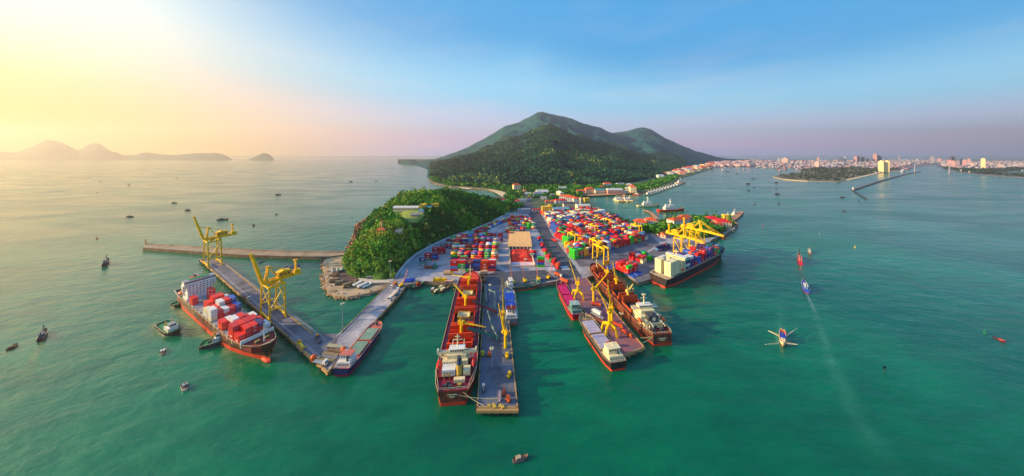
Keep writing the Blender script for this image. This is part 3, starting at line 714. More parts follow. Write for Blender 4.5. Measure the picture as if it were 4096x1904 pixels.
def jib_crane(root, at, colh, tip, m=None, portal=0.0, twin=True, colr=0.8, sub=True, z0=0.0):
    """column, slewing house and luffing jib; parts go under root. tip is relative to the foot"""
    m = m or M_YEL
    at = Vector(at); tip = at+Vector(tip)
    base = at+Vector((0,0,z0))
    d = Vector((tip.x-at.x, tip.y-at.y, 0)); L2 = d.length; d = d.normalized() if L2 > 0.01 else Vector((0,1,0)); sdv = Vector((-d.y, d.x, 0))
    if portal:
        for k in range(4):
            a = k*math.pi/2+math.pi/4
            f = base+Vector((portal*math.cos(a), portal*math.sin(a), 0)); kn = base+Vector((portal*0.8*math.cos(a), portal*0.8*math.sin(a), colh*0.34)); tp = base+Vector((0.4*math.cos(a),0.4*math.sin(a),colh*0.42))
            q = MB(); q.bar(f+Vector((0,0,.4)), kn, 1.0, m, 1.0, 0.8); q.bar(kn, tp, 0.95, m, 1.2); q.box(f+Vector((0,0,0.4)), (1.1,1.1,0.8), M_YELD if m is M_YEL else m); q.build('portal_leg', root)
        cz = base+Vector((0,0,colh*0.38))
    else: cz = base
    top = base+Vector((0,0,colh))
    q = MB(); q.tube(cz, top-Vector((0,0,colh*0.18)), colr*1.1, m, 12, colr); q.build('column', root)
    q = MB(); c = top-Vector((0,0,colh*0.09)); ang = math.atan2(d.y, d.x)
    q.box(c, (colr*3.0, colr*2.3, colh*0.2), m, ang); q.box(c-d*colr*1.6+Vector((0,0,.2)), (colr*1.6, colr*2.0, colh*0.16), M_YELD if m is M_YEL else m, ang); hs = q.build('slewing_house', root)
    q = MB(); q.box(c+d*colr*1.4+sdv*colr*1.3, (colr*1.2, colr*1.0, colh*0.13), m, ang); q.box(c+d*colr*2.03+sdv*colr*1.3, (0.05, colr*0.8, colh*0.08), M_GLASS, ang); q.build('cab', root)
    f0 = c+d*colr*1.2
    q = MB()
    w = colr*0.5
    for sg in ((-1, 1) if twin else (0,)):
        q.bar(f0+sdv*sg*w, tip+sdv*sg*w*0.35, colr*0.52, m, colr*0.62, colr*0.28)
    n = 9
    for k in range(n):
        p = f0.lerp(tip, (k+.5)/n); q.bar(p-sdv*w*(1-.6*k/n), p+sdv*w*(1-.6*k/n), colr*0.24, m)
    q.build('jib', root)
    mt = top+Vector((0,0,colh*0.34))-d*colr*0.6
    q = MB(); q.bar(top-d*colr*.5, mt, colr*0.6, m, None, colr*0.3); q.bar(top-d*colr*1.6, mt, colr*0.3, m); q.build('mast', root)
    for sg in (-1, 1):
        q = MB(); q.tube(mt+sdv*sg*.15, tip+sdv*sg*.15, 0.06, M_STEEL, 4); q.build('cable', root)
    hk = tip-Vector((0,0,min(6.0, (tip.z-at.z)*0.35)))
    q = MB(); q.tube(tip, hk, 0.05, M_STEEL, 4); q.box(hk, (0.5,0.4,0.9), m); q.build('hook', root)
def harbour_crane(foot, top_v, tip_uv, label, portal=3.2, dy=0.0, colr=0.64):
    p = G(*foot, GZ); colh = CAMH-(top_v-HZ)/F*p.y-GZ
    y2 = p.y+dy; t = AT(*tip_uv, y2)
    r = empty('harbour_crane', p, 0, label, 'crane')
    jib_crane(r, (0,0,0), colh, t-p, portal=portal, colr=colr)
    return r
harbour_crane((2437,1336), 1234, (2390,1150), 'yellow portal jib crane on four legs at the front of the ore pier', 4.2, -6)
harbour_crane((2311,1190), 1126, (2277,1040), 'yellow portal jib crane on four legs at the root of the ore pier', 4.4, 4)
harbour_crane((2374,1208), 1150, (2434,1090), 'yellow column crane with jib swung right over the open holds', 0, 6)
harbour_crane((2447,1286), 1226, (2430,1117), 'yellow column crane with steep jib beside the blue hopper', 0, 4)
harbour_crane((2022,1390), 1322, (1994,1213), 'yellow column crane with left leaning jib on the coal pier', 0, 4, 0.74)
harbour_crane((2014,1312), 1246, (2010,1114), 'yellow column crane with tall upright jib beside the small blue ship', 0, 6, 0.66)
# ================================================================== ships
M_HBLK = mat('hull_black', (38,38,46), 0.5, 0.15, 0.2, dirt=(110,60,40), dirt_amt=0.5, dscale=0.25)
M_HBRN = mat('hull_brown', (132,58,34), 0.6, 0.2, 0.2, dirt=(60,36,30), dirt_amt=0.6, dscale=0.2)
M_BOOT = mat('boot_red', (216,62,34), 0.6, 0.15, 0.2, dirt=(150,60,40), dirt_amt=0.4, dscale=0.3)
M_HBLU = mat('hull_blue', (22,38,92), 0.5, 0.15, 0.2)
M_HGRN = mat('hull_green', (18,84,78), 0.5, 0.15, 0.2, dirt=(120,90,60), dirt_amt=0.4, dscale=0.3)
M_HRED = mat('hull_crimson', (150,22,48), 0.5, 0.15, 0.2)
M_HGRY = mat('hull_grey', (120,118,124), 0.6, 0.15, 0.2)
M_DKRED = mat('deck_red', (120,30,36), 0.7, 0.2, 0.3, dirt=(70,24,30), dirt_amt=0.6, dscale=0.4)
M_DKPUR = mat('deck_maroon', (140,30,62), 0.65, 0.12, 0.2)
M_DKGRN = mat('deck_green', (14,128,78), 0.65, 0.15, 0.3)
M_DKGRY = mat('deck_grey', (160,148,138), 0.8, 0.15, 0.3, dirt=(120,70,50), dirt_amt=0.6, dscale=0.4)
M_CREAM = mat('cream_paint', (238,222,176), 0.55, 0.06, 0.3, dirt=(190,140,80), dirt_amt=0.4, dscale=0.4)
M_HATCH = mat('hatch_red', (252,70,26), 0.6, 0.15, 0.3, dirt=(150,40,30), dirt_amt=0.5, dscale=0.5)
M_HATCHO = mat('hatch_rust', (186,84,42), 0.65, 0.15, 0.3, dirt=(120,50,30), dirt_amt=0.5, dscale=0.4)
M_HOLD = mat('hold_shadow', (54,46,44), 0.9, 0.2, 0.3)
M_FUN = mat('funnel_buff', (196,160,70), 0.5, 0.1, 0.4)
M_TEAL = mat('teal_paint', (40,130,120), 0.6, 0.15, 0.4)
M_MAG = mat('magenta_cover', (206,24,104), 0.6, 0.12, 0.2)
M_BLUEC = mat('blue_cover', (28,74,190), 0.6, 0.12, 0.3)
M_LILAC = mat('lilac_cover', (176,168,190), 0.7, 0.12, 0.2)
M_PGRN = mat('pale_green_cover', (128,156,134), 0.7, 0.14, 0.2)
M_ROPE = mat('rope', (206,196,150), 0.9, 0.1)

def hull_profile(L, B, stern=0.8, fine=0.30, sfine=0.12, wl_stern=0.7, wl_fine=0.36):
    T = [0, .04, .10, .18, .3, .45, .6, .7, .78, .85, .91, .955, .985, 1.0]
    deck = []; wl = []
    for t in T:
        a = 1.0 if t > sfine else stern+(1-stern)*math.sin(math.pi/2*t/sfine)
        x = (t-(1-fine))/fine
        b = 1.0 if x <= 0 else math.sqrt(max(0, 1-x**2.1))
        deck.append(B/2*min(a, b))
        a2 = 1.0 if t > sfine*1.6 else wl_stern+(1-wl_stern)*math.sin(math.pi/2*t/(sfine*1.6))
        x2 = (t-(1-wl_fine))/(wl_fine-0.035)
        b2 = 1.0 if x2 <= 0 else max(0, 1-min(x2,1)**1.7)
        wl.append(B/2*min(a2, b2)*0.985)
    return T, deck, wl
def make_hull(root, L, B, zd, zb, top, boot, deck_m, sheer=2.0, bul=0.9, ssheer=0.0, shape={}, bulwark=None, bulb=False, rake=0.0):
    """hull with boot-top, bulwark and deck. x forward, 0 amidships"""
    T, dk, wl = hull_profile(L, B, **shape); n = len(T)
    sh = lambda t: zd+sheer*max(0, (t-0.72)/0.28)**1.5+ssheer*max(0, (0.2-t)/0.2)
    xs = [-L/2+t*L for t in T]
    rings = []
    for lev in range(4):
        row = []
        for i, t in enumerate(T):
            z, k = ((-1.5,0.0),(zb,0.1),(sh(t),1.0),(sh(t)+bul,1.0))[lev]
            hb = wl[i]*(1-k)+dk[i]*k
            xo = -rake*L*(1-k)*max(0, (t-0.9)/0.1)
            row.append((xs[i]+xo, hb, z))
        rings.append(row)
    m = MB(); mats = (boot, top, bulwark or top)
    for lev in range(3):
        a, b = rings[lev], rings[lev+1]
        for i in range(n-1):
            for s in (1, -1):
                q = [(a[i][0], s*a[i][1], a[i][2]), (a[i+1][0], s*a[i+1][1], a[i+1][2]), (b[i+1][0], s*b[i+1][1], b[i+1][2]), (b[i][0], s*b[i][1], b[i][2])]
                m.add(q if s < 0 else q[::-1], [(0,1,2,3)], mats[lev])
        a0, b0 = a[0], b[0]
        m.add([(a0[0], a0[1], a0[2]), (a0[0], -a0[1], a0[2]), (b0[0], -b0[1], b0[2]), (b0[0], b0[1], b0[2])], [(0,3,2,1)], mats[lev])
    h = m.build('hull', root)
    d = MB()
    for i in range(n-1):
        a, b = rings[2][i], rings[2][i+1]; ins = 0.12
        d.add([(a[0], -max(0,a[1]-ins), a[2]), (b[0], -max(0,b[1]-ins), b[2]), (b[0], max(0,b[1]-ins), b[2]), (a[0], max(0,a[1]-ins), a[2])], [(0,1,2,3)], deck_m)
    d.build('deck', root)
    # inner face of the bulwark
    if bul > 0.3:
        w = MB()
        for i in range(n-1):
            a, b = rings[3][i], rings[3][i+1]; c, e = rings[2][i], rings[2][i+1]
            for s in (1, -1):
                k = 0.14
                q = [(c[0], s*max(0,c[1]-k), c[2]), (e[0], s*max(0,e[1]-k), e[2]), (b[0], s*max(0,b[1]-k), b[2]), (a[0], s*max(0,a[1]-k), a[2])]
                w.add(q if s > 0 else q[::-1], [(0,1,2,3)], deck_m)
                q2 = [(a[0], s*a[1], a[2]), (a[0], s*max(0,a[1]-k), a[2]), (b[0], s*max(0,b[1]-k), b[2]), (b[0], s*b[1], b[2])]
                w.add(q2 if s > 0 else q2[::-1], [(0,1,2,3)], M_CREAM)
        w.build('bulwark', root)
    if bulb:
        q = MB(); q.dome((0, 0, 0), 1.25, boot, 12, 5, 0.8, True); o = q.build('bulbous_bow', root); o.scale = (3.4,1,1); o.location = (L/2-0.035*L, 0, 0.25)
    return sh
def rail_line(root, pts, h=1.0, m=None, name='railing'):
    m = m or M_WHITE
    q = MB()
    for a, b in zip(pts[:-1], pts[1:]):
        a = Vector(a); b = Vector(b); n = max(1, int((b-a).length/1.6))
        q.bar(a+Vector((0,0,h)), b+Vector((0,0,h)), 0.08, m); q.bar(a+Vector((0,0,h*.5)), b+Vector((0,0,h*.5)), 0.06, m)
        for k in range(n+1):
            p = a.lerp(b, k/n); q.bar(p, p+Vector((0,0,h)), 0.07, m)
    return q.build(name, root)
def mooring(root, a, b, sag=0.6):
    a = Vector(a); b = Vector(b); q = MB()
    P = [a.lerp(b, k/6)-Vector((0,0,sag*math.sin(math.pi*k/6))) for k in range(7)]
    for x, y in zip(P[:-1], P[1:]): q.tube(x, y, 0.09, M_ROPE, 4)
    return q.build('mooring_line', root)
def window_row(parent, x, y0, y1, z, n, w=0.7, h=0.6, ax='x', s=1):
    """row of windows on a face at x (normal along +-x) or y"""
    q = MB(); q.box((0,0,0), (0.08, w, h) if ax == 'x' else (w, 0.08, h), M_GLASS); me = q.mesh('window')
    for k in range(n):
        t = y0+(y1-y0)*(k+.5)/n
        link('window', me, parent, (x, t, z) if ax == 'x' else (t, x, z))
def ship_between(name, ster, bow, label, cat, z=0.0):
    a = G(*ster, z); b = G(*bow, z); c = (a+b)/2; c.z = 0
    d = b-a
    return empty(name, c, math.atan2(d.y, d.x), label, cat), d.length
def lifeboat(root, x, y, z, L=4.5, m=None):
    q = MB(); m = m or M_ORANGE
    q.dome((0,0,0), 1.0, m, 10, 4, 0.8, True); o = q.build('lifeboat', root); o.location = (x, y, z); o.scale = (L/2, 0.95, 0.95)
    d = MB(); d.bar((x-L*.3,y,z-1.2), (x-L*.3,y*0.93,z+1.7), 0.2, M_CREAM); d.bar((x+L*.3,y,z-1.2), (x+L*.3,y*0.93,z+1.7), 0.2, M_CREAM); d.build('davit', root)

# ---- container ship at the left pier
cs, L = ship_between('container_ship', (751,1184), (1080,1452), 'red and black container ship with white bridge beside the left pier', 'ship')
B = 13.0
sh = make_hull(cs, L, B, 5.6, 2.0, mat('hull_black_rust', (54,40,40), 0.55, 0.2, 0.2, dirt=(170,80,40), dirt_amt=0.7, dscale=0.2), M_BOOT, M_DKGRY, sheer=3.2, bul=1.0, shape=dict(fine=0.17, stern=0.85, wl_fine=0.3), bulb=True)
# forecastle
q = MB(); q.prism(ccw([(L/2-13,-5.6),(L/2-13,5.6),(L/2-6,4.8),(L/2-2.5,2.6),(L/2-1.4,0),(L/2-2.5,-2.6),(L/2-6,-4.8)]), 5.8, 8.2, M_DKRED); q.build('forecastle', cs)
q = MB(); q.box((L/2-13.6,0,8.2), (0.5,12.6,3.2), M_WHITE); q.build('breakwater', cs)
q = MB(); q.tube((L/2-6.5,0,8.2), (L/2-6.5,0,17.5), 0.3, M_WHITE, 8, 0.15); q.bar((L/2-6.5,-1.4,14), (L/2-6.5,1.4,14), 0.2, M_WHITE); q.build('foremast', cs)
for y in (-1.8, 1.8):
    q = MB(); q.tube((L/2-8.5,y-.8,8.9), (L/2-8.5,y+.8,8.9), 0.6, M_FUN, 10); q.box((L/2-8.5,y,8.4), (1.4,1.8,0.5), M_STEEL); q.build('windlass', cs)
# accommodation
ax = -L/2+24
a0 = MB(); a0.box((ax,0,6.7), (8.5,11.8,3.0), M_WHITE); a0.box((ax-0.4,0,12.0), (7.4,10.8,8.4), M_WHITE); ac = a0.build('accommodation', cs)
for k in range(6): window_row(ac, ax+3.36, -5.2, 5.2, 9.0+k*1.35, 7, 0.55, 0.5)
b0 = MB(); b0.box((ax+0.2,0,17.2), (5.0,13.2,2.0), M_WHITE); b0.box((ax+0.2,0,18.4), (5.4,13.6,0.35), M_GREYP); br = b0.build('bridge', cs); window_row(br, ax+2.74, -6.8, 6.8, 17.5, 14, 0.8, 0.8)
q = MB(); q.prof([(ax+2.0,12),(ax+2.7,16.2),(ax-1.5,16.2)], 5.8, 7.2, M_WHITE); q.prof([(ax+2.0,12),(ax+2.7,16.2),(ax-1.5,16.2)], -7.2, -5.8, M_WHITE); q.build('wing_support', cs)
q = MB(); q.box((ax-0.5,0,18.7), (3.4,9.0,0.25), M_DKGRN); q.build('compass_deck', cs)
q = MB(); q.tube((ax-1.0,0,18.6), (ax-1.0,0,24), 0.35, M_CREAM, 8, 0.15); q.bar((ax-1,-2.2,22), (ax-1,2.2,22), 0.25, M_WHITE); q.box((ax-.6,0,21), (0.4,3.0,0.35), M_WHITE); q.build('radar_mast', cs)
q = MB(); q.box((ax-7.5,0,11.5), (4.0,5.0,9.0), M_CREAM); q.box((ax-7.5,0,16.8), (3.4,4.0,1.6), M_RED); q.tube((ax-7.5,0,17.5), (ax-7.5,0,19.2), 0.6, M_STEEL, 10); q.build('funnel', cs)
lifeboat(cs, ax-5.5, 6.6, 9.8); lifeboat(cs, ax-5.5, -6.6, 9.8)
q = MB(); q.box((-L/2+5,0,6.2), (3,6,1.0), M_DKRED); q.build('winch_platform', cs)
rail_line(cs, [(-L/2+1,6.2,6.5), (-L/2+0.8,-6.2,6.5)], 1.0); rail_line(cs, [(ax-6,-7.0,6.5), (-L/2+1,-6.2,6.5)])
for k in range(9):
    x = ax+8.5+k*8.8
    if x > L/2-16: break
    q = MB(); q.box((x,0,6.15), (8.2,12.4,1.1), M_DKGRY)
    for yy in (-4.2, 0, 4.2): q.box((x,yy,6.78), (7.8,3.6,0.16), M_GREYP)
    q.build('hatch_cover', cs)
for k in range(14):
    x = ax+6+k*6.2
    if x > L/2-18: break
    for y in (-6.3, 6.3):
        q = MB(); q.bar((x,y,5.7), (x,y,7.4), 0.5, M_CREAM); q.build('stanchion', cs)
CS = (cs, L, ax)

# ---- central bulk carrier
bc_, L = ship_between('bulk_carrier', (1812,1622), (1884,1122), 'large red decked bulk carrier moored along the central coal pier', 'ship')
B = 18.0
M_HSUN = mat('hull_sunlit_rust', (74,50,44), 0.6, 0.25, 0.25, dirt=(176,84,44), dirt_amt=0.75, dscale=0.22)  # warm sunlight on the black hull put into brown and rust tones
make_hull(bc_, L, B, 5.2, 1.4, M_HSUN, M_BOOT, M_DKPUR, sheer=2.2, bul=0.8, shape=dict(fine=0.2, stern=0.66, sfine=0.1, wl_stern=0.55), bulwark=M_HBRN)
xs = -L/2
q = MB(); q.box((xs+11,0,5.7), (9,14.5,1.0), M_DKRED); q.build('poop_deck', bc_)
a0 = MB(); a0.box((xs+12.8,0.6,7.9), (5.4,11.0,3.6), M_CREAM); a0.box((xs+13.4,0,10.4), (4.0,8.4,1.8), M_CREAM); a0.box((xs+8.4,2.8,7.4), (3.6,5.6,2.8), M_WHITE); a0.box((xs+8.0,-4.8,7.0), (3.0,3.0,2.2), M_CREAM); ac = a0.build('accommodation', bc_)
for k in range(2): window_row(ac, xs+10.07, -4.4, 5.6, 7.4+k*1.5, 9, 0.5, 0.5)
window_row(ac, xs+6.57, 0.4, 5.2, 7.6, 4, 0.5, 0.5)
for k in range(2): window_row(ac, 6.13, xs+10.4, xs+15.2, 7.4+k*1.5, 5, 0.5, 0.5, 'y')
b0 = MB(); b0.box((xs+13.6,0,12.2), (2.6,6.5,1.9), M_CREAM); b0.box((xs+13.4,0,11.3), (1.9,17.4,0.3), M_CREAM); b0.box((xs+13.6,0,13.2), (3.0,7.0,0.2), M_WHITE)
for s_ in (-1, 1): b0.box((xs+13.4,s_*6.0,11.9), (0.12,5.4,0.9), M_WHITE); b0.box((xs+12.5,s_*6.0,11.9), (0.12,5.4,0.9), M_CREAM); b0.box((xs+13.2,s_*8.5,12.1), (1.6,0.6,1.5), M_CREAM)
br = b0.build('bridge', bc_); window_row(br, xs+12.27, -3.0, 3.0, 12.4, 6, 0.6, 0.7)
for s_ in (-1, 1):
    q = MB(); q.bar((xs+13,s_*5.6,8.5), (xs+13.4,s_*8.2,11.2), 0.5, M_CREAM); q.bar((xs+13,s_*5.0,8.5), (xs+13.2,s_*5.6,11.2), 0.6, M_CREAM); q.build('wing_support', bc_)
q = MB(); q.tube((xs+7.2,-1.6,5.6), (xs+7.2,-1.6,10.8), 1.35, M_FUN, 14, 1.15); q.tube((xs+7.2,-1.6,10.8), (xs+7.2,-1.6,12.4), 1.1, mat('funnel_blue', (50,84,120)), 14); q.tube((xs+7.2,-1.6,12.4), (xs+7.2,-1.6,13.8), 1.05, M_STEEL, 14, 0.9)
q.build('funnel', bc_)
q = MB(); q.tube((xs+15.0,0,13), (xs+15.0,0,18.0), 0.35, M_CREAM, 8, 0.2); q.bar((xs+15.0,-2.2,15.6), (xs+15.0,2.2,15.6), 0.3, M_CREAM); q.bar((xs+15.0,-1.3,17.0), (xs+15.0,1.3,17.0), 0.25, M_CREAM); q.build('radar_mast', bc_)
for s_ in (-1, 1):
    q = MB(); q.bar((xs+16.6,s_*2.6,6), (xs+16.6,s_*2.6,11.5), 0.4, M_CREAM); q.bar((xs+16.6,s_*2.6,11.3), (xs+19.5,s_*2.6,12.6), 0.3, M_CREAM); q.build('stores_derrick', bc_)
lifeboat(bc_, xs+10.5, 7.6, 8.6, 5.0, M_RED); lifeboat(bc_, xs+10.5, -7.6, 8.6, 5.0, M_RED)
q = MB(); q.box((xs+4.6,-2.0,6.1), (1.5,4.6,1.5), M_CREAM); q.build('deck_locker', bc_)
q = MB(); q.bar((xs+6.2,4.6,5.4), (xs+6.2,4.6,7.4), 0.3, M_FUN); q.bar((xs+6.2,2.2,5.4), (xs+6.2,2.2,7.4), 0.3, M_FUN); q.bar((xs+6.2,1.8,7.4), (xs+6.2,5.0,7.4), 0.3, M_FUN); q.build('boat_frame', bc_)
for k, (x, y) in enumerate(((2.6,-2.2),(2.2,1.4),(2.6,3.6),(3.8,2.4))):
    q = MB(); q.tube((xs+x,y-.8,6.0), (xs+x,y+.8,6.0), 0.5, M_FUN if k == 0 else M_STEEL, 10); q.box((xs+x,y,5.45), (1.4,1.5,0.5), M_STEEL); q.build('mooring_winch', bc_)
rail_line(bc_, [(xs+0.3,5.6,6.0), (xs+0.3,-5.6,6.0)], 1.0, M_CREAM); rail_line(bc_, [(xs+10,8.7,6.0), (xs+0.4,5.8,6.0)], 1.0, M_CREAM); rail_line(bc_, [(xs+10,-8.7,6.0), (xs+0.4,-5.8,6.0)], 1.0, M_CREAM)
# bands where the ship's name and port stand on the transom
q = MB(); q.box((xs-0.04,0.4,4.4), (0.08,3.6,0.35), M_CREAM); q.box((xs-0.04,0.4,3.5), (0.08,2.2,0.35), M_CREAM); q.build('name_band', bc_)
for hx, hl in ((xs+24.5,7.0), (xs+43,17.0), (xs+68,17.0), (xs+85,5.0)):
    q = MB()
    for s_ in (-1, 1): q.box((hx,s_*5.9,6.1), (hl,0.5,1.8), M_HATCH)
    for s_ in (-1, 1): q.box((hx+s_*hl/2,0,6.1), (0.5,11.8,1.8), M_HATCH)
    q.box((hx,0,5.35), (hl-.4,11.4,0.2), M_HOLD); q.build('hatch_coaming', bc_)
    for s_ in ((-1, 1) if hl > 6 else (-1,)):
        for kk in range(2 if hl > 10 else 1):
            q = MB(); q.box((0,0,0), (0.7,12.0,2.7), M_HATCH)
            for k in range(6): q.box((-0.4,-5.0+k*2.0,0), (0.15,0.3,2.4), M_HATCHO)
            o = q.build('hatch_cover', bc_); o.location = (hx+s_*(hl/2-.4-kk*1.5), 0, 8.3); o.rotation_euler = (0, RAD(10*s_), 0)
for y in (-7.9, 7.9):
    q = MB(); q.bar((xs+24,y*.9,5.6), (xs+84,y*.9,5.6), 0.35, M_STEEL, 0.5); q.build('pipe_run', bc_)
def deck_crane(root, x, y, z, colh, tipw, m=M_YEL):
    """crane standing on a ship; tipw = world position of the jib tip"""
    c = empty('deck_crane', (x, y, z)); c.parent = root
    bpy.context.view_layer.update()
    M = Matrix.Translation(root.location) @ Matrix.Rotation(root.rotation_euler.z, 4, 'Z')
    t = M.inverted() @ Vector(tipw)-Vector((x, y, z))
    jib_crane(c, (0,0,0), colh, t, m, colr=0.75)
    return c
for x, tip_uv, dy in ((xs+31, (1943,1308), -2), (xs+55.5, (1814,1135), 10), (xs+80, (1806,1099), 6)):
    Mx = Matrix.Translation(bc_.location) @ Matrix.Rotation(bc_.rotation_euler.z, 4, 'Z')
    foot = Mx @ Vector((x, 0, 5.2))
    deck_crane(bc_, x, 0, 5.2, 8.5, AT(*tip_uv, foot.y+dy))
q = MB(); q.prism(ccw([(L/2-13,-6.8),(L/2-13,6.8),(L/2-7,5.8),(L/2-2.6,2.6),(L/2-1.6,0),(L/2-2.6,-2.6),(L/2-7,-5.8)]), 5.3, 7.2, M_HATCH); q.build('forecastle', bc_)
q = MB(); q.tube((L/2-8,0,7.2), (L/2-8,0,16), 0.4, M_CREAM, 8, 0.2); q.bar((L/2-8,-2,12.5), (L/2-8,2,12.5), 0.35, M_CREAM); q.build('foremast', bc_)
# two cargo hoppers standing over the hatches, with belt conveyors to the pier
def hopper(uv, z, label, s=1.0):
    p = G(*uv, z); r = empty('cargo_hopper', p, 0, label, 'hopper')
    q = MB(); a = [(-3.2,-2.4),(3.2,-2.4),(3.2,2.4),(-3.2,2.4)]; b = [(-1.3,-1.0),(1.3,-1.0),(1.3,1.0),(-1.3,1.0)]
    V = [(x,y,2.6) for x,y in a]+[(x,y,0.6) for x,y in b]; q.add(V, [(0,4,5,1),(1,5,6,2),(2,6,7,3),(3,7,4,0),(4,7,6,5)], M_CREAM); q.build('funnel_bin', r)
    q = MB()
    for k in range(4): c, d = a[k], a[(k+1) % 4]; q.bar((c[0],c[1],2.7), (d[0],d[1],2.7), 0.4, M_FUN)
    q.build('rim', r)
    for x, y in a:
        q = MB(); q.bar((x*.95,y*.95,-1.5), (x*.95,y*.95,2.6), 0.3, M_FUN); q.build('leg', r)
hopper((1871,1186), 7.5, 'cream cargo hopper on the bulk carrier behind the middle hold')
hopper((1856,1276), 7.5, 'cream cargo hopper on the bulk carrier near the teal conveyor')
def conveyor(a, b, label, m, w=1.3, legs=True):
    a = Vector(a); b = Vector(b); r = empty('belt_conveyor', (b.x,b.y,GZ), 0, label, 'conveyor'); o = Vector((b.x,b.y,GZ))
    q = MB(); q.bar(a-o, b-o, w, m, 0.9); q.build('gallery', r)
    q = MB(); q.bar(a-o+Vector((0,0,.5)), b-o+Vector((0,0,.5)), w*.7, M_STEEL, 0.12); q.build('belt', r)
    if legs:
        for t in (0.75, 0.97):
            p = a.lerp(b, t)-o; q = MB(); q.bar((p.x-.5,p.y,0), (p.x,p.y,p.z), 0.25, m); q.bar((p.x+.5,p.y,0), (p.x,p.y,p.z), 0.25, m); q.build('trestle', r)
conveyor(G(1888,1204,9), G(1988,1246,4), 'dark red belt conveyor reaching from ship to pier', mat('maroon_steel', (112,44,48), 0.6, 0.15))
conveyor(G(1870,1312,9), G(1994,1346,4), 'teal belt conveyor reaching from ship to pier', M_TEAL)
for i, (a, b) in enumerate((((1955,1158),(1981,1168)), ((1981,1172),(1979,1238)), ((1952,1244),(1966,1292)), ((1967,1296),(1990,1346)), ((1943,1140),(1945,1200)))):
    conveyor(G(*a, GZ+2.2), G(*b, GZ+2.0), ('pale green conveyor crossing the root of the coal pier','pale green conveyor running along the coal pier to the maroon belt','pale green conveyor in the middle of the coal pier','pale green conveyor slanting down to the teal belt','pale green conveyor along the ship side of the coal pier')[i], mat('pale_green_steel', (150,186,170), 0.6, 0.1), 1.0)
mooring(bc_, (xs+0.5,-3,5.5), (xs-4,-12.5,2.8)); mooring(bc_, (xs+0.5,4,5.5), (xs-2,-22,2.8), 1.2)

# ---- bulk carrier at the ore pier
rb, L = ship_between('bulk_carrier', (2650,1382), (2372,1088), 'bulk carrier with open rust coloured hatches on the right of the ore pier', 'ship')
B = 15.0
make_hull(rb, L, B, 5.2, 1.2, M_HSUN, M_BOOT, M_DKRED, sheer=2.0, bul=0.8, shape=dict(fine=0.2, stern=0.7, sfine=0.1), bulwark=M_HBRN)
xs = -L/2
a0 = MB(); a0.box((xs+13.5,0,7.4), (7.5,11.5,4.0), M_CREAM); a0.box((xs+14.4,0,10.2), (5.2,8.6,2.0), M_CREAM); a0.box((xs+8.0,0,6.6), (4.4,9.5,2.6), M_CREAM); ac = a0.build('accommodation', rb)
for k in range(2): window_row(ac, xs+9.72 if k else xs+5.77, -4.6, 4.6, 7.0+k*1.6, 7, 0.5, 0.5)
for k in range(2): window_row(ac, 5.79, xs+10.2, xs+16.8, 6.6+k*1.7, 6, 0.5, 0.5, 'y'); window_row(ac, -5.79, xs+10.2, xs+16.8, 6.6+k*1.7, 6, 0.5, 0.5, 'y')
b0 = MB(); b0.box((xs+15.4,0,12.0), (2.8,8.0,1.7), M_CREAM); b0.box((xs+15.4,0,11.2), (2.0,15.4,0.25), M_CREAM); b0.box((xs+15.4,0,12.95), (3.2,8.4,0.25), M_WHITE)
for s_ in (-1, 1): b0.box((xs+14.4,s_*5.8,11.7), (0.12,3.8,0.8), M_WHITE); b0.box((xs+16.4,s_*5.8,11.7), (0.12,3.8,0.8), M_WHITE)
br = b0.build('bridge', rb); window_row(br, xs+13.97, -3.7, 3.7, 12.2, 7, 0.7, 0.7)
q = MB(); q.box((xs+8.6,0,9.2), (3.8,5.4,3.8), M_STEEL); q.tube((xs+6.68,0,9.6), (xs+6.62,0,9.6), 1.1, M_CREAM, 14); q.tube((xs+8.6,0,11.0), (xs+8.6,0,12.0), 1.0, M_STEEL, 12); q.build('funnel', rb)
q = MB(); q.tube((xs+15.6,0,13), (xs+15.6,0,18.4), 0.4, M_CREAM, 8, 0.25); q.bar((xs+15.6,-1.9,16.4), (xs+15.6,1.9,16.4), 0.3, M_CREAM); q.box((xs+15.6,0,18.4), (1.2,2.0,0.5), M_CREAM); q.build('radar_mast', rb)
lifeboat(rb, xs+9, 6.9, 8.0, 4.5, M_ORANGE); lifeboat(rb, xs+9, -6.9, 8.0, 4.5, M_ORANGE)
for s_ in (-1, 1): q = MB(); q.bar((xs+5.4,s_*3.4,5.4), (xs+5.4,s_*3.4,9.6), 0.4, M_CREAM); q.bar((xs+5.4,s_*3.4,9.4), (xs+2.2,s_*3.4,8.4), 0.25, M_CREAM); q.build('stores_derrick', rb)
for k, (x, y) in enumerate(((3.6,-2.4),(3.6,2.4),(6.0,0))):
    q = MB(); q.tube((xs+x,y-.9,6.1), (xs+x,y+.9,6.1), 0.5, M_STEEL, 10); q.box((xs+x,y,5.5), (1.5,1.6,0.6), M_STEEL); q.build('mooring_winch', rb)
rail_line(rb, [(xs+9,7.8,6.0), (xs+0.4,5.4,6.0), (xs+0.4,-5.4,6.0), (xs+9,-7.8,6.0)], 1.0, M_CREAM)
q = MB(); q.box((xs-0.04,0,3.8), (0.08,4.4,0.5), M_CREAM); q.box((xs-0.04,0,2.9), (0.08,2.6,0.4), M_CREAM); q.build('name_band', rb)
hs = [xs+25+k*14.2 for k in range(4)]
